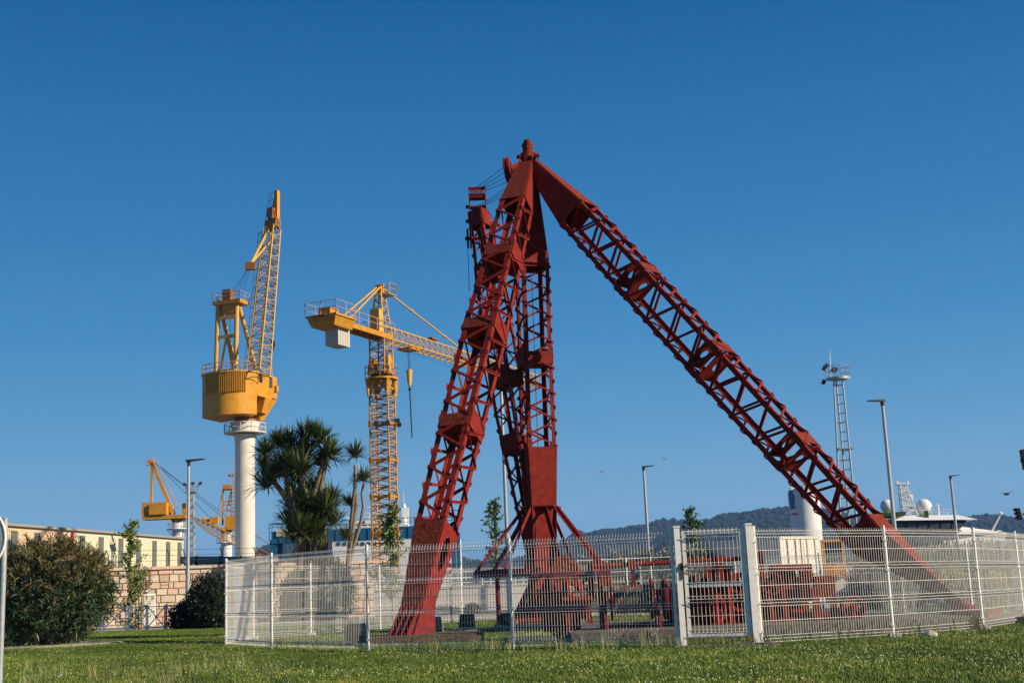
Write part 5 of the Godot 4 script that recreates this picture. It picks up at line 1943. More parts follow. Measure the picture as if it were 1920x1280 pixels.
func far_cranes() -> void:
	var d := 250.0
	var yel: StandardMaterial3D = M.amber_paint
	# first: square house, straight A-frame
	var c := at(333, 1040, d)
	c.y = 0
	var o := thing("dock_crane", "distant amber dock crane with a boxy house on a white pedestal", "crane", c)
	var yy := func(py: float) -> float: return at(320, py, d).y
	var b := Mb.new()
	b.lathe(c, Vector3.UP, [[1.12, 0.0], [1.12, yy.call(978)]], 24)
	part(o, "pedestal", b, M.ship_white)
	b = Mb.new()
	b.lathe(c + Vector3(0, yy.call(993), 0), Vector3.UP, [[2.2, 0.0], [2.2, 0.15]], 20)
	railing(b, ring(c + Vector3(0, yy.call(993) + 0.1, 0), 2.15, 12), 1.0, 0.05, 1.2)
	for g in 6:
		var v := Vector3(cos(g * TAU / 6), 0, sin(g * TAU / 6))
		b.tube(c + v * 2.1 + Vector3(0, yy.call(993), 0), c + v * 1.1 + Vector3(0, yy.call(993) - 1.1, 0), 0.07, 0.07, 4)
	part(o, "pedestal_platform", b, M.ship_white)
	b = Mb.new()
	var y0: float = yy.call(973)
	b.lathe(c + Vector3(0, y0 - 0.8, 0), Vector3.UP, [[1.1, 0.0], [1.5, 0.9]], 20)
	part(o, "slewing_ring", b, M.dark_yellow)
	var px := func(x: float, y: float, dz := 0.0) -> Vector3:
		return at(x, y, d + dz)
	b = Mb.new()
	var lo: Vector3 = px.call(270, 971)
	var hi: Vector3 = px.call(351, 967)
	b.box(Vector3((lo.x + hi.x) / 2, y0 + 0.35, c.z), Vector3(hi.x - lo.x, 0.7, 3.4))
	part(o, "turntable_deck", b, yel)
	b = Mb.new()
	var h0: Vector3 = px.call(270, 968)
	var h1: Vector3 = px.call(317, 945)
	b.box(Vector3((h0.x + h1.x) / 2 - 0.1, (h0.y + h1.y) / 2 + 0.2, c.z), Vector3(h1.x - h0.x, h1.y - h0.y + 0.3, 3.2))
	b.box(Vector3((h0.x + h1.x) / 2 + 0.7, (h0.y + h1.y) / 2 + 0.1, c.z + 1.8), Vector3((h1.x - h0.x) * 0.68, h1.y - h0.y - 0.1, 0.5))
	part(o, "machine_house", b, yel)
	b = Mb.new()
	var cabp: Vector3 = px.call(347, 953)
	b.box(cabp, Vector3(0.9, 2.1, 1.8))
	var cab := part(o, "cab", b, yel)
	b = Mb.new()
	b.box(cabp + Vector3(0.02, 0.45, 0.91), Vector3(0.7, 0.9, 0.05))
	part(cab, "window", b, M.dim_glass)
	b = Mb.new()
	var apx: Vector3 = px.call(284, 868)
	b.beam(px.call(283, 944), apx, 0.42, 0.42, Vector3.BACK)
	part(o, "rear_column", b, yel)
	b = Mb.new()
	b.beam(px.call(326, 964), apx, 0.62, 0.5, Vector3.BACK)
	part(o, "front_strut", b, yel)
	b = Mb.new()
	b.box(apx + Vector3(-0.1, 0.25, 0), Vector3(1.2, 0.6, 1.2))
	b.tube(apx + Vector3(-0.2, 0.3, 0), apx + Vector3(0.0, 1.3, 0), 0.06, 0.06, 4)
	b.tube(apx + Vector3(0.6, 0.2, 0), apx + Vector3(0.15, 1.3, 0), 0.06, 0.06, 4)
	railing(b, [apx + Vector3(-1.0, -0.4, 0.5), apx + Vector3(-0.4, -0.4, 0.5)], 1.0, 0.05, 0.5)
	b.box(apx + Vector3(-0.7, -0.4, 0.2), Vector3(0.8, 0.08, 0.8))
	part(o, "head_platform", b, M.orange_paint)
	b = Mb.new()
	var ladder0: Vector3 = px.call(329, 952, 0.6)
	railing(b, [ladder0, apx + Vector3(0.7, 0, 0.6)], 0.55, 0.05, 0.8, Vector3(0.8, 0.5, 0).normalized())
	part(o, "stair_railing", b, M.pink_rail)
	for e in [[425, 968, 0.05], [418, 970, 0.05], [394, 970, 0.03]]:
		b = Mb.new()
		b.tube(apx + Vector3(0.5, 0.1, 0), at(e[0], e[1], d + 2), 0.045, 0.045, 4, false)
		part(o, "pendant_rope", b, M.cable)
	# lattice jib lying low to the right
	var k0 := at(353, 966, d)
	var k1 := at(470, 1035, d - 6)
	var k2 := at(552, 1069, d - 10)
	var ju := Vector3(0, 0, 1)
	b = Mb.new()
	var up := (k2 - k0).normalized().cross(ju).normalized()
	truss(b, k0, k0.lerp(k1, 0.4), ju, up, Vector2(0.5, 0.2), Vector2(0.8, 0.75), 5, 0.09, 0.05)
	truss(b, k0.lerp(k1, 0.4), k2, ju, up, Vector2(0.8, 0.75), Vector2(0.7, 0.6), 17, 0.09, 0.05)
	b.tube(at(476, 1002, d - 5), at(530, 1034, d - 8), 0.1, 0.1, 5)
	part(o, "jib", b, yel)
	# second crane behind the column
	var d2 := 262.0
	c = at(424, 1040, d2)
	c.y = 0
	o = thing("dock_crane", "distant amber crane half hidden by the cream crane column", "crane", c)
	var y2 := func(py: float) -> float: return at(424, py, d2).y
	b = Mb.new()
	b.lathe(c, Vector3.UP, [[1.12, 0.0], [1.12, y2.call(1000)], [0.8, y2.call(990)]], 24)
	part(o, "pedestal", b, M.ship_white)
	b = Mb.new()
	b.lathe(c + Vector3(0, y2.call(1018), 0), Vector3.UP, [[2.0, 0.0], [2.0, 0.15]], 20)
	railing(b, ring(c + Vector3(0, y2.call(1018) + 0.1, 0), 1.95, 10), 1.0, 0.05, 1.2)
	part(o, "pedestal_platform", b, M.ship_white)
	b = Mb.new()
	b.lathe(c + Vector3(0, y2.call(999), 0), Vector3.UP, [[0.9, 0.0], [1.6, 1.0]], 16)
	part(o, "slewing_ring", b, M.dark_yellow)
	b = Mb.new()
	var m0 := at(424, 994, d2)
	var m1 := at(443, 968, d2)
	b.box((m0 + m1) / 2, Vector3(m1.x - m0.x, m1.y - m0.y, 3.0))
	part(o, "machine_house", b, yel)
	b = Mb.new()
	var t0 := at(385, 977, d2 - 3)
	b.tube(at(379, 972, d2 - 3), at(391, 977, d2 - 3), 0.42, 0.42, 12)
	b.box(at(402, 975, d2 - 3), Vector3(1.6, 1.3, 1.5))
	b.box(at(400, 985, d2 - 3), Vector3(4.4, 0.5, 1.6), Basis(Vector3.BACK, -0.42))
	part(o, "winch_house", b, yel)
	for x in [417, 433]:
		b = Mb.new()
		b.beam(at(x, 984, d2), at(x + 1, 916, d2), 0.32, 0.32, Vector3.BACK)
		part(o, "frame_column", b, yel)
	b = Mb.new()
	for y in [918, 940, 946, 957]:
		b.beam(at(417, y, d2), at(433, y, d2), 0.25, 0.25)
	b.box(at(425, 913, d2), Vector3(1.7, 0.9, 1.2))
	b.tube(at(406, 970, d2), at(417, 922, d2), 0.09, 0.09, 5)
	b.tube(at(423, 964, d2), at(432, 922, d2), 0.09, 0.09, 5)
	part(o, "cross_brace", b, M.orange_paint)
	b = Mb.new()
	truss(b, at(437, 966, d2), at(441, 880, d2), Vector3.RIGHT, Vector3.BACK, Vector2(0.4, 0.4), Vector2(0.3, 0.3), 12, 0.06, 0.04)
	part(o, "jib", b, M.pink_rail)
	b = Mb.new()
	b.ball(at(432, 891, d2), Vector3(0.55, 0.3, 0.3), 10, 6)
	b.tube(at(428, 893, d2), at(439, 852, d2), 0.03, 0.03, 4)
	b.ball(at(435, 866, d2), Vector3(0.15, 0.2, 0.15), 8, 6)
	part(o, "hook_block", b, yel)


# ---------------------------------------------------------------- ships
func ships() -> void:
	# right: bridge, radomes and mast of a white vessel
	var d := 190.0
	var o0 := at(1750, 1060, d)
	var o := thing("white_ship", "white ship with a glazed bridge, two white radomes and lattice mast", "ship", Vector3(o0.x, -2.5, o0.z))
	var b := Mb.new()
	var W := 12.0
	# hull with raised bow to the right
	var hp := func(x: float, y: float, z: float) -> Vector3: return at(x, y, d) + Vector3(0, 0, z)
	b.hexa([Vector3(hp.call(1600, 1085, 0).x, -2.6, -d + W * 0.5), Vector3(hp.call(1855, 1085, 0).x, -2.6, -d + 2), Vector3(hp.call(1855, 1085, 0).x, -2.6, -d - 2), Vector3(hp.call(1600, 1085, 0).x, -2.6, -d - W * 0.5),
		hp.call(1600, 1011, W * 0.5), hp.call(1885, 998, 0.6), hp.call(1885, 998, -0.6), hp.call(1600, 1011, -W * 0.5)])
	part(o, "hull", b, M.ship_white)
	b = Mb.new()
	b.hexa([hp.call(1655, 1004, 5.5), hp.call(1782, 1000, 5.5), hp.call(1782, 1000, -5.5), hp.call(1655, 1004, -5.5),
		hp.call(1655, 997, 5.5), hp.call(1776, 995, 5.5), hp.call(1776, 995, -5.5), hp.call(1655, 997, -5.5)])
	part(o, "bridge_front", b, M.navy)
	b = Mb.new()
	b.hexa([hp.call(1780, 1003, 3.5), hp.call(1872, 999, 1.0), hp.call(1872, 999, -1.0), hp.call(1780, 1003, -3.5),
		hp.call(1776, 988, 3.5), hp.call(1850, 994, 1.0), hp.call(1850, 994, -1.0), hp.call(1776, 988, -3.5)])
	part(o, "fore_deck", b, M.ship_white)
	b = Mb.new()
	b.hexa([hp.call(1660, 997, 5.2), hp.call(1775, 994, 5.2), hp.call(1775, 994, -5.2), hp.call(1660, 997, -5.2),
		hp.call(1655, 980, 5.2), hp.call(1792, 979, 5.2), hp.call(1792, 979, -5.2), hp.call(1655, 980, -5.2)])
	var br := part(o, "bridge", b, M.black)
	for i in 6:
		b = Mb.new()
		var x := 1660.0 + 20.5 * i
		b.hexa([hp.call(x, 995.5 - i * 0.3, 5.3), hp.call(x + 17, 995 - i * 0.3, 5.3), hp.call(x + 17, 995 - i * 0.3, 5.2), hp.call(x, 995.5 - i * 0.3, 5.2),
			hp.call(x + 1 + i * 0.4, 984, 5.3), hp.call(x + 18 + i * 0.5, 984, 5.3), hp.call(x + 18 + i * 0.5, 984, 5.2), hp.call(x + 1 + i * 0.4, 984, 5.2)])
		part(br, "window", b, M.dim_glass)
	b = Mb.new()
	b.hexa([hp.call(1652, 980, 6), hp.call(1810, 977.5, 5.5), hp.call(1810, 977.5, -5.5), hp.call(1652, 980, -6),
		hp.call(1680, 970, 4.5), hp.call(1778, 968, 4.0), hp.call(1778, 968, -4.0), hp.call(1680, 970, -4.5)])
	part(o, "bridge_roof", b, M.ship_white)
	b = Mb.new()
	b.box(hp.call(1655, 967, 2.0), Vector3(4.0, 0.5, 6.0))
	part(o, "left_roof", b, M.green_paint)
	b = Mb.new()
	b.box(hp.call(1719, 972, 4.8), Vector3(0.5, 1.7, 0.4))
	part(o, "green_post", b, M.green_paint)
	for e in [[1664, 949, 12.5], [1733, 950, 14.8]]:
		var p: Vector3 = hp.call(e[0], e[1], 0.0)
		b = Mb.new()
		b.ball(p, Vector3.ONE * e[2] * d / F, 28, 18)
		part(o, "radome", b, M.ship_white)
		b = Mb.new()
		b.tube(p - Vector3(0, 1.7, 0), p - Vector3(0, 0.9, 0), 0.75, 0.65, 16)
		b.lathe(p - Vector3(0, 1.75, 0), Vector3.UP, [[1.4, 0.0], [1.4, 0.2]], 20)
		railing(b, ring(p - Vector3(0, 1.6, 0), 1.35, 10), 0.7, 0.03, 0.9)
		part(o, "radome_base", b, M.lime_paint)
	b = Mb.new()
	truss(b, hp.call(1706, 968, 0), hp.call(1692, 908, 0), Vector3.RIGHT, Vector3.BACK, Vector2(1.0, 0.9), Vector2(0.45, 0.45), 6, 0.07, 0.045)
	for e in [[1704, 950], [1700, 935], [1697, 922], [1693, 908]]:
		b.box(hp.call(e[0], e[1], 0.0), Vector3(1.9, 0.08, 1.2))
	b.tube(hp.call(1679, 905, 0), hp.call(1707, 906, 0), 0.05, 0.05, 5)
	b.box(hp.call(1683, 904, 0), Vector3(0.3, 0.4, 0.2))
	b.box(hp.call(1703, 904, 0), Vector3(0.3, 0.4, 0.2))
	b.box(hp.call(1708, 932, 0), Vector3(0.7, 0.8, 0.5))
	part(o, "lattice_mast", b, M.ship_white)
	b = Mb.new()
	b.tube(hp.call(1756, 970, 1), hp.call(1755, 948, 1), 0.22, 0.18, 8)
	b.box(hp.call(1755, 947, 1), Vector3(0.7, 0.1, 0.3))
	b.tube(hp.call(1767, 970, 1), hp.call(1766, 952, 1), 0.03, 0.02, 4)
	b.tube(hp.call(1775, 970, 1), hp.call(1774, 961, 1), 0.03, 0.03, 4)
	part(o, "radar_post", b, M.ship_white)
	b = Mb.new()
	railing(b, [hp.call(1690, 970, 4), hp.call(1776, 967, 4)], 0.7, 0.03, 1.0)
	part(o, "roof_railing", b, M.ship_white)
	b = Mb.new()
	b.tube(hp.call(1859, 996, 0.2), hp.call(1876, 964, 0.2), 0.2, 0.14, 8)
	b.ball(hp.call(1876, 963, 0.2), Vector3.ONE * 0.3, 8, 6)
	part(o, "bow_staff", b, M.ship_white)
	b = Mb.new()
	b.hexa([hp.call(1838, 1003, 1.5), hp.call(1880, 996, 0.4), hp.call(1880, 996, -0.4), hp.call(1838, 1003, -1.5), hp.call(1845, 998, 1.3), hp.call(1873, 994, 0.4), hp.call(1873, 994, -0.4), hp.call(1845, 998, -1.3)])
	part(o, "bow_flare", b, M.pale_concrete)
	# left: white superstructure seen behind the blue portal
	d = 175.0
	o0 = at(705, 1030, d)
	o = thing("moored_ship", "white ship superstructure rising behind the blue portal crane", "ship", Vector3(o0.x, -2.5, -d))
	b = Mb.new()
	var bx := func(mb: Mb, x0: float, x1: float, y0: float, y1: float, zz := 0.0, dep := 8.0) -> void:
		var a := at(x0, y1, d)
		var e := at(x1, y0, d)
		mb.box(Vector3((a.x + e.x) / 2, (a.y + e.y) / 2, -d + zz), Vector3(absf(e.x - a.x), absf(e.y - a.y), dep))
	bx.call(b, 632, 862, 1010, 1120)
	part(o, "hull", b, M.ship_white)
	b = Mb.new()
	bx.call(b, 655, 770, 985, 1012)
	bx.call(b, 668, 742, 975, 987, 0.5, 6.0)
	part(o, "deck_house", b, M.ship_white)
	b = Mb.new()
	bx.call(b, 682, 690, 979, 985, 3.6, 0.2)
	for i in 7:
		bx.call(b, 640 + i * 11, 646 + i * 11, 1018, 1024, 4.05, 0.1)
	for i in 5:
		bx.call(b, 668 + i * 14, 676 + i * 14, 1000, 1004, 4.05, 0.1)
	part(o, "window", b, M.dim_glass)
	b = Mb.new()
	var a := at(636, 998, d - 4)
	var e := at(742, 996, d - 4)
	railing(b, [a, e], 1.0, 0.04, 1.2)
	railing(b, [at(676, 976, d - 3), at(742, 974, d - 3)], 1.0, 0.04, 1.0)
	part(o, "deck_railing", b, M.ship_white)
	b = Mb.new()
	b.tube(at(708, 980, d), at(706, 905, d), 0.3, 0.15, 8)
	for q in [[700, 918], [701, 935], [698, 950], [704, 926]]:
		b.box(at(q[0] + 6, q[1], d), Vector3(2.2, 0.12, 0.4))
	b.tube(at(690, 936, d), at(712, 937, d), 0.06, 0.06, 4)
	b.tube(at(640, 940, d), at(642, 985, d), 0.03, 0.03, 4)
	part(o, "signal_mast", b, M.ship_white)
	b = Mb.new()
	b.tube(at(759, 990, d), at(757, 945, d), 0.45, 0.25, 8)
	b.tube(at(757, 945, d), at(756, 920, d), 0.06, 0.03, 5)
	b.box(at(760, 960, d), Vector3(0.9, 1.2, 0.6))
	b.box(at(763, 975, d), Vector3(0.5, 2.4, 0.5))
	part(o, "aft_mast", b, M.ship_white)
	b = Mb.new()
	b.hexa([at(655, 975, d - 3), at(668, 975, d - 3), at(668, 975, d), at(655, 975, d), at(646, 968, d - 3), at(668, 970, d - 3), at(668, 970, d), at(646, 968, d)])
	b.tube(at(655, 974, d - 2), at(655, 990, d - 2), 0.08, 0.08, 4)
	part(o, "bridge_wing", b, M.ship_white)


func lamps_and_tower() -> void:
	var specs := [
		["street_lamp", "slim grey street lamp in front of the stone wall, beside the far dock crane", 353.3, 868, 50.0, 0.068, Vector3(1, 0.12, 0)],
		["street_lamp", "grey street lamp rising behind the derrick mast and left stiff leg", 938, 690, 40.0, 0.06, Vector3(-0.6, 0.1, -0.8)],
		["street_lamp", "thin street lamp between the derrick mast and the right stiff leg", 1207, 878, 76.0, 0.1, Vector3(1, 0.12, 0.1)],
		["street_lamp", "tall grey street lamp beside the lattice light tower", 1655, 755, 52.0, 0.09, Vector3(-1, 0.05, 0.15)],
		["street_lamp", "short street lamp standing in front of the ship's bridge", 1783, 895, 93.0, 0.11, Vector3(1, 0.14, 0.1)]]
	for s in specs:
		var t := at(s[2], s[3], s[4])
		var base := Vector3(t.x, 0, t.z)
		var o := thing(s[0], s[1], "street lamp", base, "street lamps along the quay road")
		var b := Mb.new()
		var r: float = s[5]
		b.lathe(base, Vector3.UP, [[r * 1.35, 0.0], [r * 1.3, t.y * 0.33], [r * 0.95, t.y * 0.34], [r * 0.75, t.y]], 12)
		part(o, "pole", b, M.galvanised)
		b = Mb.new()
		var dir: Vector3 = s[6].normalized()
		var k: float = s[4] / 50.0 if s[4] > 60 else 1.0
		var c0 := t + Vector3(0, 0.05, 0)
		var side := dir.cross(Vector3.UP).normalized()
		b.hexa([c0 - dir * 0.1 - side * 0.09, c0 + dir * 0.62 - side * 0.12, c0 + dir * 0.62 + side * 0.12, c0 - dir * 0.1 + side * 0.09,
			c0 - dir * 0.1 - side * 0.06 + Vector3(0, 0.1, 0), c0 + dir * 0.6 - side * 0.08 + Vector3(0, 0.035, 0), c0 + dir * 0.6 + side * 0.08 + Vector3(0, 0.035, 0), c0 - dir * 0.1 + side * 0.06 + Vector3(0, 0.1, 0)])
		part(o, "lamp_head", b, M.dark_grey)
		b = Mb.new()
		b.tube(t - Vector3(0, 0.12, 0), t + Vector3(0, 0.06, 0), r * 0.9, r * 0.9, 10)
		part(o, "bracket", b, M.dark_grey)
	# flood light mast behind the first lamp
	var d := 130.0
	var c := at(358, 1040, d)
	c.y = 0
	var top := at(357, 922, d).y
	var o := thing("flood_light_mast", "narrow lattice flood light mast behind the left street lamp", "light mast", c)
	var b := Mb.new()
	truss(b, c, Vector3(c.x, top, c.z), Vector3.RIGHT, Vector3.BACK, Vector2(0.35, 0.35), Vector2(0.2, 0.2), 16, 0.05, 0.03)
	part(o, "lattice_mast", b, M.galvanised)
	b = Mb.new()
	b.box(Vector3(c.x, top, c.z), Vector3(1.2, 0.08, 1.2))
	railing(b, ring(Vector3(c.x, top, c.z), 0.65, 6), 0.6, 0.025, 0.7)
	part(o, "platform", b, M.galvanised)
	for s in [[-0.7, 0.68], [0.1, 0.75], [0.85, 0.72]]:
		b = Mb.new()
		b.box(Vector3(c.x + s[0], top + s[1] + 0.1, c.z), Vector3(0.34, 0.26, 0.2), Basis(Vector3.BACK, s[0] * 0.6))
		b.tube(Vector3(c.x + s[0] * 0.6, top + 0.5, c.z), Vector3(c.x + s[0], top + s[1], c.z), 0.03, 0.03, 4)
		part(o, "flood_light", b, M.dark_grey)
	# triangular tower on the right
	d = 120.0
	c = at(1592, 1010, d)
	c.y = 0
	var yt := at(1572, 710, d).y
	o = thing("lattice_light_tower", "slender galvanised lattice tower with round railed platform and antenna", "tower", c)
	var legs := [Vector3(-0.95, 0, 0.3), Vector3(0.25, 0, -0.3), Vector3(0.75, 0, 0.5)]
	var tc := at(1572, 710, d)
	var heads := []
	for i in 3:
		b = Mb.new()
		var hd: Vector3 = tc + [Vector3(-0.45, 0, 0.15), Vector3(-0.15, 0, -0.2), Vector3(0.35, 0, 0.25)][i]
		heads.append(hd)
		b.tube(c + legs[i], hd, 0.11, 0.08, 8)
		part(o, "leg", b, M.galvanised)
	b = Mb.new()
	for i in 22:
		var t0 := (i + 0.3) / 22.0
		var t1 := (i + 0.9) / 22.0
		b.tube((c + legs[1]).lerp(heads[1], t0), (c + legs[2]).lerp(heads[2], t0), 0.05, 0.05, 4, false)
		if i % 4 == 1:
			b.tube((c + legs[0]).lerp(heads[0], t0), (c + legs[2]).lerp(heads[2], t0), 0.05, 0.05, 4, false)
			b.tube((c + legs[0]).lerp(heads[0], t0), (c + legs[1]).lerp(heads[1], t0), 0.05, 0.05, 4, false)
	part(o, "rungs", b, M.galvanised)
	b = Mb.new()
	for t in [0.38, 0.66]:
		b.box(c.lerp(tc, t) + Vector3(0.2, 0, 0), Vector3(1.5, 0.14, 0.9))
	b.box(c.lerp(tc, 0.52) + Vector3(-0.45, 0.3, 0), Vector3(0.35, 0.6, 0.3))
	part(o, "rest_platform", b, M.galvanised)
	b = Mb.new()
	b.lathe(tc, Vector3.UP, [[0.9, -0.08], [1.15, 0.0], [1.15, 0.1]], 24)
	part(o, "platform", b, M.galvanised)
	b = Mb.new()
	railing(b, ring(tc + Vector3(0, 0.1, 0), 1.12, 12), 1.05, 0.03, 1.2)
	part(o, "railing", b, M.galvanised)
	for s in [[1550, 686], [1546, 690], [1563, 693], [1567, 693], [1545, 716]]:
		b = Mb.new()
		b.box(at(s[0], s[1], d), Vector3(0.36, 0.4, 0.3), Basis(Vector3(0.3, 0.2, 1).normalized(), -0.6))
		part(o, "flood_light", b, M.dark_grey)
	b = Mb.new()
	b.tube(tc + Vector3(-0.75, 0.1, 0), at(1556, 656, d), 0.05, 0.025, 6)
	b.tube(tc + Vector3(-0.75, 1.0, 0), at(1548, 690, d), 0.04, 0.04, 5)
	b.tube(at(1557, 686, d), at(1556, 664, d), 0.06, 0.06, 6)
	part(o, "antenna", b, M.ship_white)


func corrugated(b: Mb, a: Vector3, e: Vector3, y0: float, y1: float, out: Vector3, n: int) -> void:
	for i in n:
		var p := a.lerp(e, float(i) / n)
		var q := a.lerp(e, (i + 0.5) / n)
		var r := a.lerp(e, float(i + 1) / n)
		var g := out * (0.0 if i % 2 else 0.04)
		b.quad(p + g + Vector3(0, y0, 0), r + g + Vector3(0, y0, 0), r + g + Vector3(0, y1, 0), p + g + Vector3(0, y1, 0), out)
		b.quad(r + Vector3(0, y0, 0), r + out * 0.04 + Vector3(0, y0, 0), r + out * 0.04 + Vector3(0, y1, 0), r + Vector3(0, y1, 0), (e - a))


func quay_things() -> void:
	# white upright tank with a blue drop
	var d := 100.0
	var c := at(1517, 1040, d)
	c.y = 0
	var top := at(1515, 918, d).y
	var o := thing("storage_tank", "tall white cylindrical storage tank with a blue drop emblem", "tank", c)
	var b := Mb.new()
	b.lathe(c, Vector3.UP, [[1.05, 0.0], [1.08, 1.0], [1.22, top - 0.15], [1.12, top], [0.5, top + 0.28], [0.05, top + 0.34]], 40)
	part(o, "shell", b, M.ship_white)
	b = Mb.new()
	b.box(c + Vector3(-0.9, top + 0.1, 0.3), Vector3(0.35, 0.3, 0.3))
	b.tube(c + Vector3(0.3, top, 0), c + Vector3(0.3, top + 0.5, 0), 0.06, 0.06, 8)
	part(o, "top_valve", b, M.ship_white)
	b = Mb.new()
	var ly := at(1491, 935, d).y
	for i in 12:
		for j in 8:
			var g0 := deg_to_rad(188.0 + 4.2 * j)
			var g1 := deg_to_rad(188.0 + 4.2 * (j + 1))
			var y0 := -0.75 + 1.4 * i / 12.0
			var ym := y0 + 0.06
			var hw := 0.62 * sqrt(maxf(0.0, 1.0 - pow((ym + 0.05) / 0.72, 2.0)))
			var gm := (j - 3.5) / 4.0 * 0.6
			if absf(gm) > hw:
				continue
			var R := 1.235
			var p0 := c + Vector3(cos(g0) * R, ly + y0, -sin(g0) * R)
			var p1 := c + Vector3(cos(g1) * R, ly + y0, -sin(g1) * R)
			b.quad(p0, p1, p1 + Vector3(0, 0.117, 0), p0 + Vector3(0, 0.117, 0), p0 - c)
	part(o, "drop_emblem", b, M.logo_blue)
	b = Mb.new()
	var ry := at(1493, 955, d).y
	for k in 2:
		for j in 9:
			if (j + k) % 4 == 3:
				continue
			var g0 := deg_to_rad(192.0 + 4.0 * j)
			var g1 := deg_to_rad(194.6 + 4.0 * j)
			var R := 1.22
			var p0 := c + Vector3(cos(g0) * R, ry - 0.45 * k, -sin(g0) * R)
			var p1 := c + Vector3(cos(g1) * R, ry - 0.45 * k, -sin(g1) * R)
			b.quad(p0, p1, p1 + Vector3(0, 0.16, 0), p0 + Vector3(0, 0.16, 0), p0 - c)
	part(o, "red_lettering", b, M.sign_red)
	# container
	d = 50.0
	var k0 := at(1467, 1080, d + 0.4)
	k0.y = 0
	var top2 := at(1500, 1003, d).y
	var ang := deg_to_rad(52.0)
	var rt := Vector3(cos(ang), 0, -sin(ang) * -1.0)
	rt = Vector3(cos(ang) * 1.0, 0, -sin(ang))
	var out := Vector3(sin(ang), 0, cos(ang))
	var back := -out
	# door end faces right-front; its long side faces left-front
	rt = Vector3(cos(deg_to_rad(40.0)), 0, -sin(deg_to_rad(40.0)))
	out = Vector3(sin(deg_to_rad(40.0)), 0, cos(deg_to_rad(40.0)))
	back = -out
	var W := 2.44
	o = thing("shipping_container", "cream white shipping container with closed end doors, beyond the machinery", "container", k0)
	b = Mb.new()
	var ctr := k0 + rt * W / 2 + back * 3.0 + Vector3(0, top2 / 2, 0)
	b.box(ctr, Vector3(W - 0.05, top2 - 0.02, 5.9), Basis(rt, Vector3.UP, out))
	part(o, "body", b, M.container_white)
	b = Mb.new()
	corrugated(b, k0 - rt * 0.01 + back * 5.9, k0 - rt * 0.01, 0.15, top2 - 0.12, -rt, 30)
	part(o, "side_sheet", b, M.container_white)
	for s in [0, 1]:
		var q: Vector3 = k0 + rt * (W * (0.25 + 0.5 * s)) + out * 0.03
		b = Mb.new()
		b.box(q + Vector3(0, top2 / 2, 0), Vector3(W / 2 - 0.08, top2 - 0.25, 0.05), Basis(rt, Vector3.UP, out))
		for j in 3:
			b.box(q + Vector3(0, 0.45 + j * (top2 - 0.5) / 3.0 + 0.3, 0) + out * 0.03, Vector3(W / 2 - 0.3, (top2 - 0.5) / 3.0 - 0.12, 0.02), Basis(rt, Vector3.UP, out))
		var door := part(o, "door", b, M.container_white)
		for j in [-0.25, 0.25]:
			b = Mb.new()
			b.tube(q + rt * j + out * 0.07 + Vector3(0, 0.1, 0), q + rt * j + out * 0.07 + Vector3(0, top2 - 0.1, 0), 0.022, 0.022, 6)
			part(door, "lock_bar", b, M.galvanised)
		b = Mb.new()
		b.box(q + rt * (0.12 if s == 0 else -0.12) + out * 0.1 + Vector3(0, 1.1, 0), Vector3(0.3, 0.07, 0.04), Basis(rt, Vector3.UP, out))
		part(door, "handle", b, M.dark_grey)
	for e in [0.0, W]:
		b = Mb.new()
		b.box(k0 + rt * e + Vector3(0, top2 / 2, 0), Vector3(0.1, top2, 0.12), Basis(rt, Vector3.UP, out))
		part(o, "corner_post", b, M.container_white)
	b = Mb.new()
	b.box(k0 + rt * W / 2 + Vector3(0, top2 - 0.05, 0), Vector3(W, 0.1, 0.12), Basis(rt, Vector3.UP, out))
	b.box(k0 + rt * W / 2 + Vector3(0, 0.1, 0), Vector3(W, 0.16, 0.12), Basis(rt, Vector3.UP, out))
	part(o, "end_rail", b, M.container_white)
	# excavator cab
	d = 56.0
	c = at(1562, 1100, d)
	c.y = 0
	var ct := at(1562, 1014, d).y
	o = thing("excavator", "orange excavator with a dark glazed cab beside the white container", "excavator", c)
	b = Mb.new()
	for s in [-0.42, 0.42]:
		for z in [-0.6, 0.6]:
			b.box(c + Vector3(s, ct - 0.75, z), Vector3(0.1, 1.5, 0.12))
	b.box(c + Vector3(0, ct, 0), Vector3(0.98, 0.1, 1.4))
	b.box(c + Vector3(0, ct - 1.25, 0), Vector3(0.98, 0.5, 1.4))
	part(o, "cab_frame", b, M.orange_paint)
	b = Mb.new()
	b.box(c + Vector3(0, ct - 0.5, 0), Vector3(0.86, 1.0, 1.25))
	part(o, "cab_glass", b, M.glass)
	b = Mb.new()
	b.box(c + Vector3(0.15, ct - 1.85, -0.6), Vector3(1.3, 0.65, 2.0))
	part(o, "engine_body", b, M.container_white)
	for s in [-0.7, 0.9]:
		b = Mb.new()
		b.box(c + Vector3(s, 0.35, -0.4), Vector3(0.45, 0.7, 2.8))
		part(o, "track", b, M.dark_grey)
	# vehicles
	car(at(1612, 1110, 60.0), deg_to_rad(75.0), "white car parked in front of the orange excavator", false)
	car(at(1372, 1090, 66.0), deg_to_rad(20.0), "white panel van beyond the gate, left of the container", true)
	# blue portal
	d = 140.0
	var pl := at(512, 1020, d)
	var pr := at(857, 1000, d)
	o = thing("portal_crane", "blue steel portal beam on legs crossing in front of the white ship", "portal crane", Vector3(pr.x, 0, -d))
	b = Mb.new()
	var ya := at(690, 990, d).y
	var yb := at(690, 1012, d).y
	b.box(Vector3((pl.x + pr.x) / 2, (ya + yb) / 2, -d), Vector3(pr.x - pl.x, ya - yb, 1.6))
	for i in 24:
		b.box(Vector3(lerpf(pl.x, pr.x, i / 23.0), (ya + yb) / 2 - 0.05, -d + 0.82), Vector3(0.08, ya - yb - 0.1, 0.12))
	part(o, "beam", b, M.portal_blue)
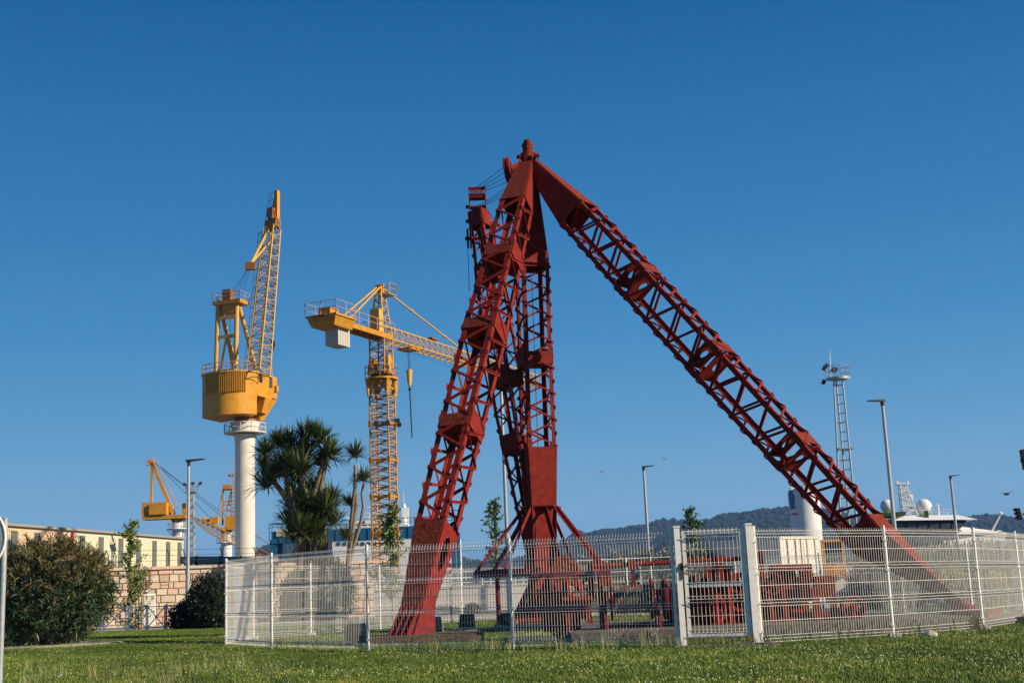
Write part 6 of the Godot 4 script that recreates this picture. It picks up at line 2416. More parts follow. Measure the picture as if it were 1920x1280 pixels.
	for e in [[514, 1.1], [524, 0.9], [851, 0.75], [859, 0.75]]:
		b = Mb.new()
		var q := at(e[0], 1040, d)
		b.box(Vector3(q.x, yb / 2 + 0.2, -d + (0.4 if e[0] in [514, 851] else -0.5)), Vector3(e[1] * 0.6, yb + 0.4, 0.6))
		part(o, "leg", b, M.portal_blue)
	b = Mb.new()
	railing(b, [Vector3(pl.x, ya, -d + 0.7), Vector3(pr.x, ya, -d + 0.7)], 0.9, 0.035, 1.2)
	railing(b, [Vector3(pr.x - 1.2, ya, -d + 0.75), Vector3(pr.x + 0.3, ya, -d + 0.75), Vector3(pr.x + 0.3, ya, -d - 0.7)], 1.5, 0.04, 0.7)
	railing(b, [Vector3(pl.x - 0.3, ya - 1.0, -d + 0.75), Vector3(pl.x + 1.5, ya - 1.0, -d + 0.75)], 1.8, 0.04, 0.6)
	b.tube(at(510, 1048, d), at(509, 1000, d), 0.05, 0.05, 5)
	part(o, "railing", b, M.portal_blue)
	b = Mb.new()
	b.box(at(527, 998, d - 0.5), Vector3(0.9, 0.9, 0.9))
	part(o, "control_cabin", b, M.counterweight)
	# low cream quay wall with white rails
	d = 80.0
	var q0 := at(690, 1120, d)
	var q1 := at(1090, 1110, d)
	var qy := at(880, 1101, d).y
	o = thing("quay_wall", "low cream wall topped with white rails beyond the enclosure", "wall", Vector3(q0.x, 0, -d))
	b = Mb.new()
	b.box(Vector3((q0.x + q1.x) / 2, qy / 2 - 0.2, -d), Vector3(q1.x - q0.x, qy + 0.4, 0.4))
	part(o, "wall_face", b, M.cream_column)
	b = Mb.new()
	b.box(Vector3((q0.x + q1.x) / 2, qy + 0.05, -d), Vector3(q1.x - q0.x, 0.12, 0.5))
	part(o, "coping", b, M.pale_concrete)
	b = Mb.new()
	for yy in [0.3, 0.6, 0.95]:
		b.tube(Vector3(q0.x, qy + yy, -d), Vector3(q1.x, qy + yy, -d), 0.045, 0.045, 6)
	var nb := int((q1.x - q0.x) / 0.5)
	for i in nb:
		var x := lerpf(q0.x, q1.x, float(i) / nb)
		b.tube(Vector3(x, qy, -d), Vector3(x, qy + 0.95, -d), 0.03, 0.03, 5, false)
	part(o, "rail", b, M.ship_white)
	# no-entry sign
	c = at(838, 1066, 70.0)
	o = thing("no_entry_sign", "round red no entry sign with a white bar, beyond the enclosure", "sign", Vector3(c.x, 0, c.z))
	b = Mb.new()
	b.tube(c - Vector3(0, 0, 0.02), c + Vector3(0, 0, 0.02), 0.32, 0.32, 28)
	part(o, "disc", b, M.sign_red)
	b = Mb.new()
	b.box(c + Vector3(0, 0, 0.028), Vector3(0.52, 0.13, 0.012))
	part(o, "white_bar", b, M.sign_white)
	b = Mb.new()
	b.tube(Vector3(c.x, 0, c.z - 0.05), c + Vector3(0, 0.2, -0.05), 0.035, 0.035, 8)
	part(o, "post", b, M.galvanised)
	# white post-and-rail in front of the flowering hedge
	d = 52.0
	var r0 := at(1085, 1100, d)
	var r1 := at(1268, 1095, d)
	o = thing("white_railing", "white railing in front of the flowering hedge", "railing", Vector3(r0.x, 0, -d))
	b = Mb.new()
	var top3 := at(1180, 1047, d).y
	for yy in [top3, top3 - 0.25, top3 - 0.5, top3 - 0.9]:
		b.tube(Vector3(r0.x, yy, -d), Vector3(r1.x, yy, -d), 0.018, 0.018, 5)
	part(o, "rail", b, M.ship_white)
	for i in 5:
		b = Mb.new()
		var x := lerpf(r0.x, r1.x, i / 4.0)
		b.tube(Vector3(x, 0, -d), Vector3(x, top3 + 0.05, -d), 0.035, 0.035, 6)
		part(o, "post", b, M.ship_white)
	# pale concrete wall at the far right
	d = 36.0
	var w0 := at(1892, 1150, d)
	o = thing("concrete_wall", "pale concrete panel wall at the right edge behind the fence", "wall", Vector3(w0.x, 0, -d))
	b = Mb.new()
	var wy := at(1900, 1012, d).y
	b.box(Vector3(w0.x + 2.0, wy / 2, -d - 0.2), Vector3(4.0, wy, 0.3))
	part(o, "panel", b, M.pale_concrete)
	b = Mb.new()
	b.box(Vector3(w0.x + 0.48, wy / 2, -d + 0.0), Vector3(0.16, wy, 0.14))
	part(o, "pier", b, M.concrete)


func car(p: Vector3, yaw: float, label: String, van: bool) -> void:
	p.y = 0
	var bs := Basis(Vector3.UP, yaw)
	var o := thing("parked_van" if van else "parked_car", label, "van" if van else "car", p)
	var L := 4.6 if van else 4.1
	var b := Mb.new()
	var pt := func(x: float, y: float, z: float) -> Vector3: return p + bs * Vector3(x, y, z)
	var sides: Array
	if van:
		sides = [[-2.3, 0.35], [2.3, 0.35], [2.3, 1.0], [1.6, 1.15], [1.1, 2.0], [-2.3, 2.05]]
	else:
		sides = [[-2.05, 0.35], [2.05, 0.35], [2.05, 0.75], [1.1, 0.95], [0.5, 1.42], [-1.2, 1.45], [-1.9, 0.95]]
	var W := 0.85
	var n := sides.size()
	var mid := p + Vector3(0, 0.8, 0)
	for i in n:
		var a: Array = sides[i]
		var e: Array = sides[(i + 1) % n]
		var ia := W - 0.12 if a[1] > 1.2 else W
		var ie := W - 0.12 if e[1] > 1.2 else W
		b.quad(pt.call(a[0], a[1], -ia), pt.call(e[0], e[1], -ie), pt.call(e[0], e[1], ie), pt.call(a[0], a[1], ia), pt.call((a[0] + e[0]) / 2, (a[1] + e[1]) / 2, 0) - mid)
		b.flat(pt.call(a[0], a[1], ia), pt.call(e[0], e[1], ie), pt.call(0, 0.8, W), bs.z)
		b.flat(pt.call(a[0], a[1], -ia), pt.call(e[0], e[1], -ie), pt.call(0, 0.8, -W), -bs.z)
	part(o, "body", b, M.ship_white)
	for s in [-1, 1]:
		b = Mb.new()
		if van:
			b.box(pt.call(1.0, 1.45, s * 0.78), Vector3(0.8, 0.5, 0.05), bs)
		else:
			b.box(pt.call(-0.35, 1.18, s * 0.77), Vector3(1.9, 0.35, 0.06), bs)
		part(o, "side_window", b, M.glass)
	b = Mb.new()
	b.hexa([pt.call(1.5, 1.2, -0.7), pt.call(1.5, 1.2, 0.7), pt.call(1.2, 1.9, 0.65), pt.call(1.2, 1.9, -0.65), pt.call(1.56, 1.2, -0.7), pt.call(1.56, 1.2, 0.7), pt.call(1.24, 1.9, 0.65), pt.call(1.24, 1.9, -0.65)] if van else
		[pt.call(1.05, 1.0, -0.7), pt.call(1.05, 1.0, 0.7), pt.call(0.55, 1.38, 0.65), pt.call(0.55, 1.38, -0.65), pt.call(1.11, 1.0, -0.7), pt.call(1.11, 1.0, 0.7), pt.call(0.62, 1.38, 0.65), pt.call(0.62, 1.38, -0.65)])
	part(o, "windscreen", b, M.glass)
	for x in [-L * 0.3, L * 0.31]:
		for s in [-1, 1]:
			b = Mb.new()
			b.tube(pt.call(x, 0.32, s * 0.68), pt.call(x, 0.32, s * 0.87), 0.32, 0.32, 18)
			var wh := part(o, "wheel", b, M.black)
			b = Mb.new()
			b.tube(pt.call(x, 0.32, s * 0.8), pt.call(x, 0.32, s * 0.885), 0.19, 0.19, 14)
			part(wh, "rim", b, M.galvanised)
	for s in [-0.6, 0.6]:
		b = Mb.new()
		b.box(pt.call(L / 2 + 0.0, 0.68, s), Vector3(0.08, 0.14, 0.3), bs)
		part(o, "headlight", b, M.dim_glass)


# ---------------------------------------------------------------- plants
func dir3() -> Vector3:
	var z := rng.randf_range(-1, 1)
	var a := rng.randf() * TAU
	var r := sqrt(1 - z * z)
	return Vector3(r * cos(a), z, r * sin(a))


func rosette(b: Mb, o: Vector3, aim: Vector3, r: float, n: int, droop := 0.5) -> void:
	for i in n:
		var v := dir3()
		if v.dot(aim) < -0.35:
			v = -v
		v = (v + aim * 0.25).normalized()
		var len := r * rng.randf_range(0.75, 1.2)
		var m := o + v * len * 0.55
		var tip := o + v * len - Vector3(0, droop * r * (1.0 - absf(v.y)) * rng.randf_range(0.2, 0.9), 0)
		var side := v.cross(Vector3(rng.randf_range(-0.3, 0.3), 1, rng.randf_range(-0.3, 0.3))).normalized() * r * 0.03
		var w := rng.randf_range(0.6, 1.35)
		b.col = Color(0.068 * w, 0.098 * w, 0.02 * w)
		if rng.randf() < 0.12:
			b.col = Color(0.13 * w, 0.14 * w, 0.05 * w)
		var k := (tip - o).cross(side).normalized()
		if k.y < 0:
			k = -k
		b.tri(o - side * 0.5, o + side * 0.5, m + side, k, k, k)
		b.tri(o - side * 0.5, m + side, m - side, k, k, k)
		b.tri(m - side, m + side, tip, k, k, k)


func palm(label: String, base: Vector3, stems: Array, heads: Array, d: float) -> void:
	var o := thing("cabbage_palm", label, "palm", base)
	for s in stems:
		var b := Mb.new()
		var pts := []
		for e in s[1]:
			pts.append(at(e[0], e[1], d + (e[2] if e.size() > 2 else 0.0)))
		for i in pts.size() - 1:
			var t0 := float(i) / (pts.size() - 1)
			var t1 := float(i + 1) / (pts.size() - 1)
			b.tube(pts[i], pts[i + 1], s[0] * (1.0 - 0.45 * t0), s[0] * (1.0 - 0.45 * t1), 8, false)
		part(o, "trunk", b, M.bark)
	for h in heads:
		var b := Mb.new()
		b.tinted = true
		var c := at(h[0], h[1], d + h[3])
		rosette(b, c, Vector3(rng.randf_range(-0.25, 0.25), 1, rng.randf_range(-0.1, 0.3)).normalized(), h[2] * 1.12 * d / F, int((h[4] if h.size() > 4 else 120) * 1.35))
		part(o, "leaf_rosette", b, M.sword_leaves)


# leaves over shoots that fill an ellipsoid
func leaf_mass(b: Mb, ctr: Vector3, rad: Vector3, n: int, len: float, wid: float, cols: Array, up := 0.3, shell := 0.55, rough := 0.18) -> void:
	var no := FastNoiseLite.new()
	no.seed = int(ctr.x * 100.0) % 991
	no.frequency = 0.9
	for i in n:
		var v := dir3()
		var s := lerpf(shell, 1.0, pow(rng.randf(), 0.5)) * (1.0 + rough * no.get_noise_3d(v.x * 3.0, v.y * 3.0, v.z * 3.0) * 2.0)
		var p := ctr + v * rad * s
		if p.y < 0.02:
			p.y = rng.randf_range(0.0, 0.3)
		var g := (v * 0.7 + Vector3(0, up, 0) + dir3() * 0.7).normalized()
		var side := g.cross(dir3()).normalized() * wid
		var c: Color = cols[mini(cols.size() - 1, int(rng.randf() * cols.size()))]
		var w := rng.randf_range(0.7, 1.3)
		b.col = Color(c.r * w, c.g * w, c.b * w)
		b.leaf(p, p + g * len * rng.randf_range(0.7, 1.25), side)


func sapling(label: String, base: Vector3, hgt: float, spread: float, n: int, cols: Array, leaf: float, from := 0.15) -> Node3D:
	var o := thing("sapling", label, "tree", base)
	var b := Mb.new()
	var top := base + Vector3(0.02, hgt, 0)
	b.tube(base, top, 0.035, 0.008, 6)
	var tips := []
	var k := 46
	for i in k:
		var t := lerpf(from, 0.97, float(i) / k)
		var g := rng.randf() * TAU
		var w: float = spread * (1.1 - 0.85 * t) * rng.randf_range(0.5, 1.15)
		var a := base.lerp(top, t)
		var e := a + Vector3(cos(g) * w, w * rng.randf_range(0.5, 1.1), sin(g) * w)
		b.tube(a, e, 0.012, 0.004, 4, false)
		tips.append([a, e])
	part(o, "trunk", b, M.bark)
	b = Mb.new()
	b.tinted = true
	for i in n:
		var tp: Array = tips[rng.randi_range(0, k - 1)]
		var f := rng.randf()
		var p: Vector3 = tp[0].lerp(tp[1], f) + dir3() * 0.07
		if i % 9 == 0:
			p = base.lerp(top, rng.randf_range(0.45, 1.0)) + dir3() * 0.05
		var g := (dir3() + Vector3(0, 0.3, 0)).normalized()
		var c: Color = cols[rng.randi_range(0, cols.size() - 1)]
		var w := rng.randf_range(0.7, 1.3)
		b.col = Color(c.r * w, c.g * w, c.b * w)
		b.leaf(p, p + g * leaf * rng.randf_range(0.7, 1.3), g.cross(dir3()).normalized() * leaf * 0.38)
	part(o, "crown", b, M.leaves)
	return o


func bush(called: String, label: String, category: String, ctr: Vector3, rad: Vector3, n: int, len: float, wid: float, cols: Array, up := 0.3, core := 0.72, shell := 0.6) -> Node3D:
	if ctr.y > rad.y:  # reach down to the ground
		var top := ctr.y + rad.y
		ctr.y = top * 0.46
		rad.y = top * 0.54
	var o := thing(called, label, category, Vector3(ctr.x, 0, ctr.z))
	var b := Mb.new()
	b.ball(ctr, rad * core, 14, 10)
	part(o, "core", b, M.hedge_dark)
	b = Mb.new()
	b.tinted = true
	leaf_mass(b, ctr, rad, n, len, wid, cols, up, shell)
	part(o, "foliage", b, M.leaves)
	return o


func plants() -> void:
	var green := [Color(0.04, 0.075, 0.016), Color(0.055, 0.1, 0.02), Color(0.03, 0.055, 0.014)]
	var d := 31.0
	# oleander: upright olive shoots over darker skirts
	var c := at(88, 1120, d)
	var o := thing("oleander_bush", "large brownish green oleander bush at the left of the lawn", "bush", Vector3(c.x, 0, c.z))
	var b := Mb.new()
	for i in 26:
		var g := rng.randf() * TAU
		var e := Vector3(c.x + cos(g) * 1.35, rng.randf_range(1.2, 2.3), c.z + sin(g) * 0.9)
		b.tube(Vector3(c.x + cos(g) * 0.5, 0, c.z + sin(g) * 0.4), e, 0.035, 0.012, 5, false)
	part(o, "stem", b, M.bark)
	b = Mb.new()
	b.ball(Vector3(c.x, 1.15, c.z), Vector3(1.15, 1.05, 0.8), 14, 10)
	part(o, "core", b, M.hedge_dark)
	b = Mb.new()
	b.tinted = true
	var no := FastNoiseLite.new()
	no.seed = 77
	no.frequency = 1.4
	for i in 1900:
		# a shoot with whorls of narrow leaves
		var v := dir3()
		var rad := Vector3(1.42, 1.22, 1.1)
		var s := lerpf(0.62, 1.0, sqrt(rng.randf())) * (1.0 + 0.16 * no.get_noise_3d(v.x * 2.0, v.y * 2.0, v.z * 2.0))
		var p := Vector3(c.x, 1.24, c.z) + v * rad * s
		if p.y < 0.15:
			p.y = rng.randf_range(0.1, 0.7)
		var aim := (Vector3(v.x * 0.7, 0.55 + v.y * 0.4, v.z * 0.7) + dir3() * 0.25).normalized()
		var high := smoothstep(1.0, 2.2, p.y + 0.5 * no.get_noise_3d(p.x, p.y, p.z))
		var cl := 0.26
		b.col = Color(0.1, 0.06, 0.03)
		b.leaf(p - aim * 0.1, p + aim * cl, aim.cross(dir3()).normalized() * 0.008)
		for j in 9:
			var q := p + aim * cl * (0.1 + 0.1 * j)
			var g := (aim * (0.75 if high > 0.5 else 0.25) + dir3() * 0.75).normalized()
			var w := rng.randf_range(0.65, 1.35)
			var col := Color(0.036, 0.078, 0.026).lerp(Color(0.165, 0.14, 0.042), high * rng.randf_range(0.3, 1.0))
			if rng.randf() < 0.2 * high + 0.05:
				col = Color(0.15, 0.075, 0.035)
			b.col = Color(col.r * w, col.g * w, col.b * w)
			b.leaf(q, q + g * rng.randf_range(0.12, 0.22), g.cross(dir3()).normalized() * 0.0145)
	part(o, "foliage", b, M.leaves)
	b = Mb.new()
	b.lathe(Vector3(c.x - 0.3, turf(c.x) - 0.05, c.z), Vector3.UP, [[2.2, 0.0], [2.0, 0.075]], 28)
	setting("gravel_bed", b, M.paving)
	# dark bush by the fence corner
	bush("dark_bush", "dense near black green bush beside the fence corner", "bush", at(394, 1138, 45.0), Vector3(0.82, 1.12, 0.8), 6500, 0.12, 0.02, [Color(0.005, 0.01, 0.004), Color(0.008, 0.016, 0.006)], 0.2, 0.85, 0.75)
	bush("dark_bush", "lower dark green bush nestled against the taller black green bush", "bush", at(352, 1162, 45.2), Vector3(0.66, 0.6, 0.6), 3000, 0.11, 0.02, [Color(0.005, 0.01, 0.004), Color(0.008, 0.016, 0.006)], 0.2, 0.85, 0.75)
	# hedge under the palms
	bush("round_hedge", "clipped dark green hedge below the palm cluster", "hedge", at(610, 1092, 54.6), Vector3(1.15, 1.05, 1.1), 5500, 0.12, 0.03, [Color(0.028, 0.042, 0.014), Color(0.04, 0.055, 0.018), Color(0.06, 0.06, 0.022)], 0.2, 0.88, 0.8)
	bush("round_hedge", "left lobe of dark hedge beneath the leaning palm trunks", "hedge", at(556, 1100, 54.8), Vector3(0.75, 0.6, 0.8), 2400, 0.12, 0.03, [Color(0.028, 0.042, 0.014), Color(0.04, 0.055, 0.018)], 0.2, 0.88, 0.8)
	# cabbage palms
	d = 56.0
	var k0 := at(575, 1120, d)
	k0.y = 0
	palm("large cluster of cabbage palms with many spiky heads beside the crane column", k0,
		[[0.17, [[572, 1130], [570, 1020], [548, 950], [515, 905], [500, 850]]], [0.17, [[574, 1130], [575, 1010], [545, 935], [533, 880], [540, 830]]],
		[0.15, [[590, 1130], [588, 1000], [575, 930], [560, 880], [565, 820]]], [0.15, [[596, 1130, 0.5], [592, 1010], [588, 930], [603, 880], [607, 845]]],
		[0.14, [[600, 1130, 0.4], [597, 1000, 0.3], [600, 920], [606, 890], [614, 855]]], [0.2, [[605, 1130, -0.4], [604, 1060, -0.4], [608, 985, -0.4]]], [0.2, [[562, 1130, -0.6], [562, 1050, -0.6], [562, 1020, -0.6]]]],
		[[498, 855, 36, 0.2], [497, 880, 34, 0.6], [500, 915, 44, 0.0], [520, 835, 36, 0.5], [541, 845, 46, 0.4], [540, 880, 48, 0.1, 150], [522, 895, 46, 0.3], [572, 825, 40, 0.3], [585, 815, 32, -0.2], [600, 830, 40, 0.0], [570, 860, 46, 0.3, 150],
		[562, 888, 46, -0.7, 170], [616, 858, 42, -0.2, 150], [605, 875, 38, 0.4], [555, 905, 42, 0.8], [604, 950, 40, 0.3], [575, 955, 48, 0.2, 170], [555, 965, 46, 0.4, 150], [610, 965, 48, -0.5, 200], [600, 985, 44, 0.4], [563, 1005, 42, -0.8, 190], [540, 985, 36, 0.2], [585, 930, 40, 0.5], [550, 940, 42, 0.3], [578, 985, 46, 0.3, 150], [620, 940, 36, 0.2], [590, 1005, 44, -0.5, 150], [625, 985, 38, -0.3], [548, 1012, 36, -0.4]], d)
	for e in [[562, 1045], [606, 1040], [597, 1050]]:
		b = Mb.new()
		b.tinted = true
		var q := at(e[0], e[1] - 22, d - 0.7)
		for i in 50:
			var w := rng.randf_range(0.7, 1.3)
			b.col = Color(0.22 * w, 0.14 * w, 0.06 * w)
			var p := q + Vector3(rng.randf_range(-0.25, 0.25), rng.randf_range(-0.1, 0.4), rng.randf_range(-0.2, 0.2))
			b.leaf(p, p + Vector3(rng.randf_range(-0.2, 0.2), rng.randf_range(-1.1, -0.6), rng.randf_range(0, 0.15)), Vector3(0.02, 0, 0.01))
		part(get_node("cabbage_palm"), "dead_leaves", b, M.leaves)
	palm("thin cabbage palm with two bare stems between palm cluster and tower crane", at(652, 1120, d) * Vector3(1, 0, 1),
		[[0.12, [[648, 1130], [655, 1030], [658, 985], [663, 935], [667, 900], [665, 872]]], [0.12, [[652, 1060], [660, 1000], [668, 945], [664, 905]]], [0.09, [[648, 1075], [664, 1020], [676, 980], [681, 950], [678, 925], [682, 905]]]],
		[[666, 858, 32, 0.0, 130], [681, 902, 30, 0.2, 120], [655, 948, 26, 0.3, 90], [648, 1010, 26, -0.2, 110], [668, 905, 20, 0.4, 60]], d)
	# saplings
	var young := [Color(0.16, 0.22, 0.04), Color(0.11, 0.18, 0.03), Color(0.2, 0.22, 0.06)]
	var p0 := at(240, 1185, 46.0)
	p0.y = 0
	sapling("slender green sapling in front of the stone wall", p0, 4.0, 0.85, 2300, young, 0.095, 0.02)
	p0 = at(259, 1185, 47.0)
	p0.y = 0
	var sp := thing("sapling", "staked sapling with a brownish orange crown before the louvred door", "tree", p0)
	b = Mb.new()
	b.tube(p0, p0 + Vector3(0, 2.1, 0), 0.03, 0.012, 6)
	part(sp, "trunk", b, M.bark)
	for s in [-0.09, 0.12]:
		b = Mb.new()
		b.tube(p0 + Vector3(s, 0, 0.05), p0 + Vector3(s, 1.35, 0.05), 0.03, 0.03, 6)
		part(sp, "stake", b, M.stake)
	b = Mb.new()
	b.tinted = true
	leaf_mass(b, p0 + Vector3(0.05, 1.85, 0), Vector3(0.42, 0.5, 0.42), 1300, 0.07, 0.02, [Color(0.16, 0.12, 0.04), Color(0.2, 0.14, 0.045), Color(0.13, 0.13, 0.04), Color(0.18, 0.09, 0.035)], 0.2, 0.15, 0.25)
	part(sp, "crown", b, M.leaves)
	p0 = at(736, 1165, 47.0)
	p0.y = 0
	sapling("leafy sapling in front of the tower crane mast, left of the red leg", p0, 4.25, 0.95, 2100, young + [Color(0.07, 0.11, 0.02)], 0.11, 0.2)
	p0 = at(934, 1155, 50.0)
	p0.y = 0
	sapling("sparse sapling showing between the red leg and the mast", p0, 4.5, 0.95, 620, [Color(0.06, 0.11, 0.02), Color(0.09, 0.15, 0.03)], 0.14, 0.4)
	p0 = at(1306, 1125, 56.0)
	p0.y = 0
	sapling("sapling with a pointed top rising above the gate", p0, 4.25, 1.05, 1300, [Color(0.04, 0.08, 0.02), Color(0.07, 0.12, 0.025)], 0.13, 0.25)
	# flowering hedge and other shrubs
	var fl := [Color(0.1, 0.12, 0.05), Color(0.16, 0.17, 0.08), Color(0.5, 0.5, 0.38)]
	var i := 0
	for e in [[1110, 1082, 38, 40, "brownish shrub at the left end of the hedge, behind the winch drum"], [1160, 1078, 40, 42, "olive shrub in the hedge, left of the thin street lamp"], [1212, 1075, 42, 44, "olive shrub at the foot of the thin street lamp"], [1262, 1072, 38, 44, "pale flowering shrub just left of the gate"], [1310, 1062, 44, 42, "white flowering shrub seen through the gate"], [1352, 1075, 34, 36, "white flowering shrub at the right end of the hedge"]]:
		var q := at(e[0], e[1], 53.0)
		var k := 53.0 / F
		bush("flowering_shrub", e[4], "shrub", q, Vector3(e[2] * k, e[3] * k, 0.8), 2200, 0.1, 0.03, [Color(0.12, 0.1, 0.04), Color(0.1, 0.1, 0.045), Color(0.2, 0.19, 0.11)] if i < 3 else fl, 0.2, 0.85, 0.75)
		i += 1
	for e in [[1640, 1068, 46, 50, 37.0, "grey green shrub behind the right stiff leg"], [1705, 1078, 52, 58, 36.0, "tall grassy shrub behind the fence, right of the street lamp"], [1775, 1078, 50, 56, 35.0, "grassy shrub behind the fence near the right corner"], [1850, 1082, 46, 60, 36.0, "grey green shrub beside the pale concrete wall"]]:
		var q := at(e[0], e[1], e[4])
		var k: float = e[4] / F
		bush("grassy_shrub", e[5], "shrub", q, Vector3(e[2] * k, e[3] * k, 0.7), 2600, 0.28, 0.009, [Color(0.08, 0.09, 0.05), Color(0.12, 0.12, 0.075), Color(0.05, 0.065, 0.03)], 1.2, 0.86, 0.75)
	for e in [[1790, 1090, 30, 26, 32.5, "yellow flowered broom behind the right fence post"], [1868, 1100, 22, 24, 31.5, "pale yellow broom inside the right fence corner"]]:
		var q := at(e[0], e[1], e[4])
		var k: float = e[4] / F
		bush("broom_bush", e[5], "bush", q, Vector3(e[2] * k, e[3] * k, 0.5), 1700, 0.07, 0.018, [Color(0.45, 0.36, 0.03), Color(0.12, 0.14, 0.04), Color(0.5, 0.42, 0.06)], 0.5, 0.75, 0.7)
	for e in [[660, 1135, 26, 18, 60.0, "low brown shrub in front of the pale wall, left of the tower crane foot"], [885, 1143, 14, 10, 62.0, "small dark shrub before the low quay wall"], [830, 1146, 34, 8, 64.0, "low dark planting strip before the quay wall"], [560, 1150, 30, 12, 58.0, "low shrub at the foot of the stone wall below the palms"]]:
		var q := at(e[0], e[1], e[4])
		var k: float = e[4] / F
		bush("low_shrub", e[5], "shrub", q, Vector3(e[2] * k, e[3] * k, 0.6), 900, 0.11, 0.03, [Color(0.05, 0.05, 0.02), Color(0.08, 0.06, 0.03), Color(0.04, 0.055, 0.02)], 0.3, 0.85, 0.7)
	b = Mb.new()


func small_things() -> void:
	# round sign on a steel tube at the left edge
	var d := 11.0
	var p := at(3, 1140, d)
	var base := Vector3(p.x, turf(p.x) - 0.1, p.z)
	var o := thing("road_sign", "back of a round grey road sign on a galvanised tube at the left edge", "sign", base)
	var b := Mb.new()
	b.tube(base, Vector3(p.x, at(3, 972, d).y, p.z), 0.024, 0.024, 12)
	part(o, "post", b, M.galvanised)
	var sc := at(-54, 1011, d - 0.04)
	b = Mb.new()
	b.tube(sc - Vector3(0, 0, 0.012), sc + Vector3(0, 0, 0.012), 0.285, 0.285, 36)
	part(o, "plate", b, M.galvanised)
	b = Mb.new()
	for i in 36:
		var g := TAU * i / 36
		var g2 := TAU * (i + 1) / 36
		b.tube(sc + Vector3(cos(g), sin(g), 0.03) * 0.29, sc + Vector3(cos(g2), sin(g2), 0.03) * 0.29, 0.012, 0.012, 6, false)
	part(o, "rim", b, M.white_paint)
	# traffic lights reaching in from the right
	d = 40.0
	var pole := at(1990, 1150, d)
	pole.y = 0
	var hi := at(1925, 862, d)
	o = thing("traffic_light", "dark traffic signal heads on an arm at the right edge", "traffic light", pole)
	b = Mb.new()
	b.tube(pole, Vector3(pole.x, hi.y + 0.3, pole.z), 0.09, 0.07, 10)
	b.tube(Vector3(pole.x, hi.y, pole.z), hi + Vector3(0.1, 0, 0), 0.05, 0.05, 8)
	var lo := at(1912, 964, d)
	b.tube(Vector3(pole.x, lo.y, pole.z), lo + Vector3(0.1, 0, 0), 0.03, 0.03, 8)
	part(o, "mast_arm", b, M.dark_grey)
	b = Mb.new()
	b.box(hi + Vector3(0.02, 0.02, 0), Vector3(0.3, 0.62, 0.2), Basis(Vector3.BACK, 0.06))
	b.box(hi + Vector3(-0.14, -0.02, 0.0), Vector3(0.05, 0.1, 0.1))
	part(o, "back_board", b, M.black)
	for i in 3:
		b = Mb.new()
		var q := lo + Vector3(0.02 * i - 0.03, 0.13 - 0.12 * i, 0)
		b.box(q, Vector3(0.11, 0.12, 0.13))
		b.tube(q + Vector3(-0.05, 0.02, 0), q + Vector3(-0.13, 0.01, 0), 0.055, 0.05, 10)
		part(o, "lamp_housing", b, M.black)
	# gulls
	var words := ["dark gull gliding above the ship's bow at the right", "white gull flying over the hill left of the thin street lamp", "tiny gull high above the hill, right of the thin street lamp"]
	var n := 0
	for e in [[1888, 926, 70.0, 0.21], [1130, 884, 75.0, 0.13], [1247, 860, 95.0, 0.15]]:
		var q := at(e[0], e[1], e[2])
		var s: float = e[3]
		var bird := thing("gull", words[n], "bird", q, "gulls over the harbour")
		b = Mb.new()
		b.ball(q, Vector3(0.12, 0.055, 0.06) * (s / 0.2) * 1.2, 10, 6)
		b.ball(q + Vector3(0.12, 0.03, 0) * s / 0.2, Vector3(0.04, 0.04, 0.04) * s / 0.2, 8, 6)
		for sg in [-1.0, 1.0]:
			var w0 := q + Vector3(0.05, 0.02, 0.03 * sg)
			var elbow := q + Vector3(sg * s * 0.85, s * (0.25 if sg < 0 else 0.4), sg * 0.1)
			var tip := q + Vector3(sg * s * 1.8, s * (0.15 if sg < 0 else 0.75), sg * 0.15)
			b.hexa([w0 + Vector3(0, 0, -0.07), w0 + Vector3(0, 0, 0.07), w0 + Vector3(0, 0.015, 0.07), w0 + Vector3(0, 0.015, -0.07), elbow + Vector3(0, 0, -0.06), elbow + Vector3(0, 0, 0.05), elbow + Vector3(0, 0.015, 0.05), elbow + Vector3(0, 0.015, -0.06)])
			b.hexa([elbow + Vector3(0, 0, -0.06), elbow + Vector3(0, 0, 0.05), elbow + Vector3(0, 0.015, 0.05), elbow + Vector3(0, 0.015, -0.06), tip + Vector3(0, 0, -0.01), tip + Vector3(0, 0, 0.01), tip + Vector3(0, 0.01, 0.01), tip + Vector3(0, 0.01, -0.01)])
		part(bird, "plumage", b, M.feather_dark if n == 0 else M.feather)
		n += 1
	# stone in the grass
	var st := on_turf(1745, 1194, 20.6)
	b = Mb.new()
	b.ball(st + Vector3(0, 0.02, 0), Vector3(0.12, 0.07, 0.1), 12, 8)
	for i in b.v.size():
		var q := b.v[i] - st
		b.v[i] = st + q * (1.0 + 0.14 * sin(q.x * 61.0 + q.z * 37.0) + 0.08 * sin(q.y * 90.0 + q.x * 23.0))
	lone("rock", "pale grey stone lying in the grass before the right fence panel", "rock", b, M.pale_concrete, st)
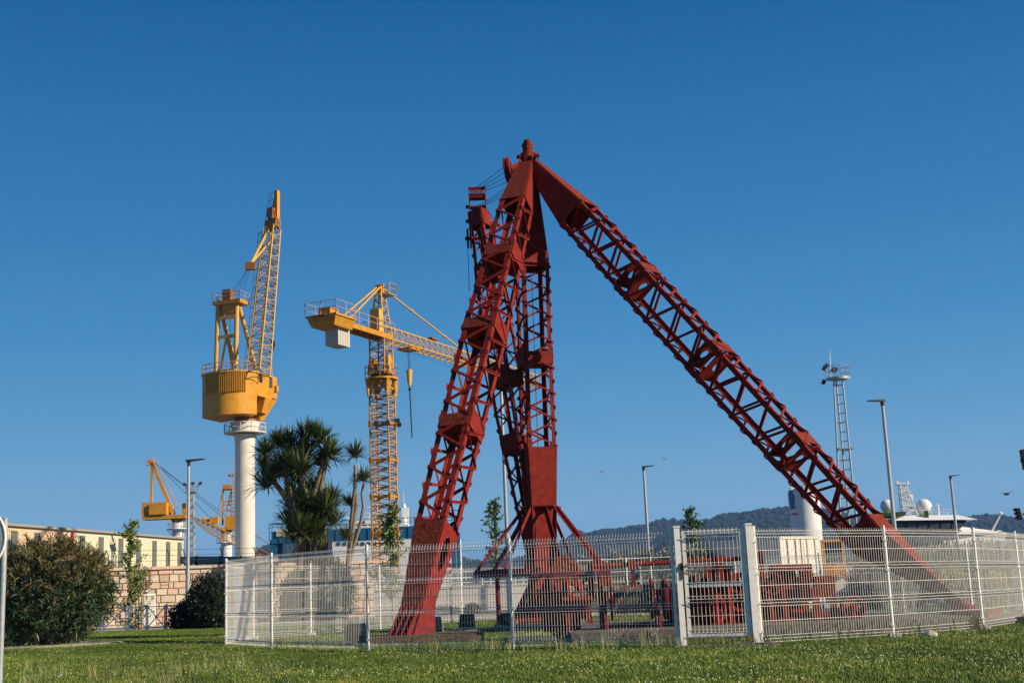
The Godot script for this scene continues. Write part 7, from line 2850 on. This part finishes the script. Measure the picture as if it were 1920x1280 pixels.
	# flood lamps on the ground inside the fence
	var spots := [[668, 1192, 24.0, "black ground flood lamp with a bent bracket beside the left stiff leg"], [812, 1168, 29.0, "black flood lamp with a blue cover behind the left stiff leg"], [876, 1168, 31.0, "wide black flood lamp box on the ground left of the mast"], [952, 1166, 31.0, "black flood lamp box at the foot of the mast"]]
	for s in spots:
		var q := on_turf(s[0], s[1], s[2])
		o = thing("flood_lamp", s[3], "flood lamp", q, "ground flood lamps inside the fence")
		b = Mb.new()
		b.box(q + Vector3(0, 0.24, 0), Vector3(0.36, 0.22, 0.2), Basis(Vector3.RIGHT, -0.6))
		part(o, "housing", b, M.black)
		b = Mb.new()
		b.box(q + Vector3(0, 0.35, -0.09), Vector3(0.34, 0.02, 0.22), Basis(Vector3.RIGHT, -0.6))
		part(o, "visor", b, M.portal_blue if s[0] == 812 else M.dark_grey)
		b = Mb.new()
		b.path([q + Vector3(-0.21, 0.24, 0), q + Vector3(-0.21, 0.04, 0), q + Vector3(0.21, 0.04, 0), q + Vector3(0.21, 0.24, 0)], 0.014, 6)
		part(o, "bracket", b, M.galvanised)
	# dark ballast slabs lying beside the concrete
	var q := on_turf(1005, 1195, 22.6)
	b = Mb.new()
	b.box(q + Vector3(-0.1, 0.06, 0), Vector3(0.75, 0.14, 0.6), Basis(Vector3.UP, 0.3))
	lone("dark_slab", "dark stone slab lying in the grass at the slab's left corner", "slab", b, M.dark_grey, q)
	# scraps caught on the fence wires
	var t := at(1150, 1141, 20.0)
	b = Mb.new()
	b.plate([t, t + Vector3(0.05, 0.07, 0.02), t + Vector3(0.09, 0.06, 0.01), t + Vector3(0.03, -0.05, 0.0), t + Vector3(0.0, -0.06, 0.0)], Vector3(0.2, 0.3, 1), 0.006)
	lone("paper_scrap", "white paper scrap caught in the fence wires near the drum", "scrap", b, M.sign_white, t)
	t = at(982, 1126, 20.5)
	b = Mb.new()
	b.plate([t, t + Vector3(0.03, 0.02, 0.0), t + Vector3(0.06, 0.0, 0.0), t + Vector3(0.035, -0.035, 0.0)], Vector3(0.1, 0.2, 1), 0.006)
	lone("paper_scrap", "small pale scrap on the fence near the middle post", "scrap", b, M.sign_white, t)
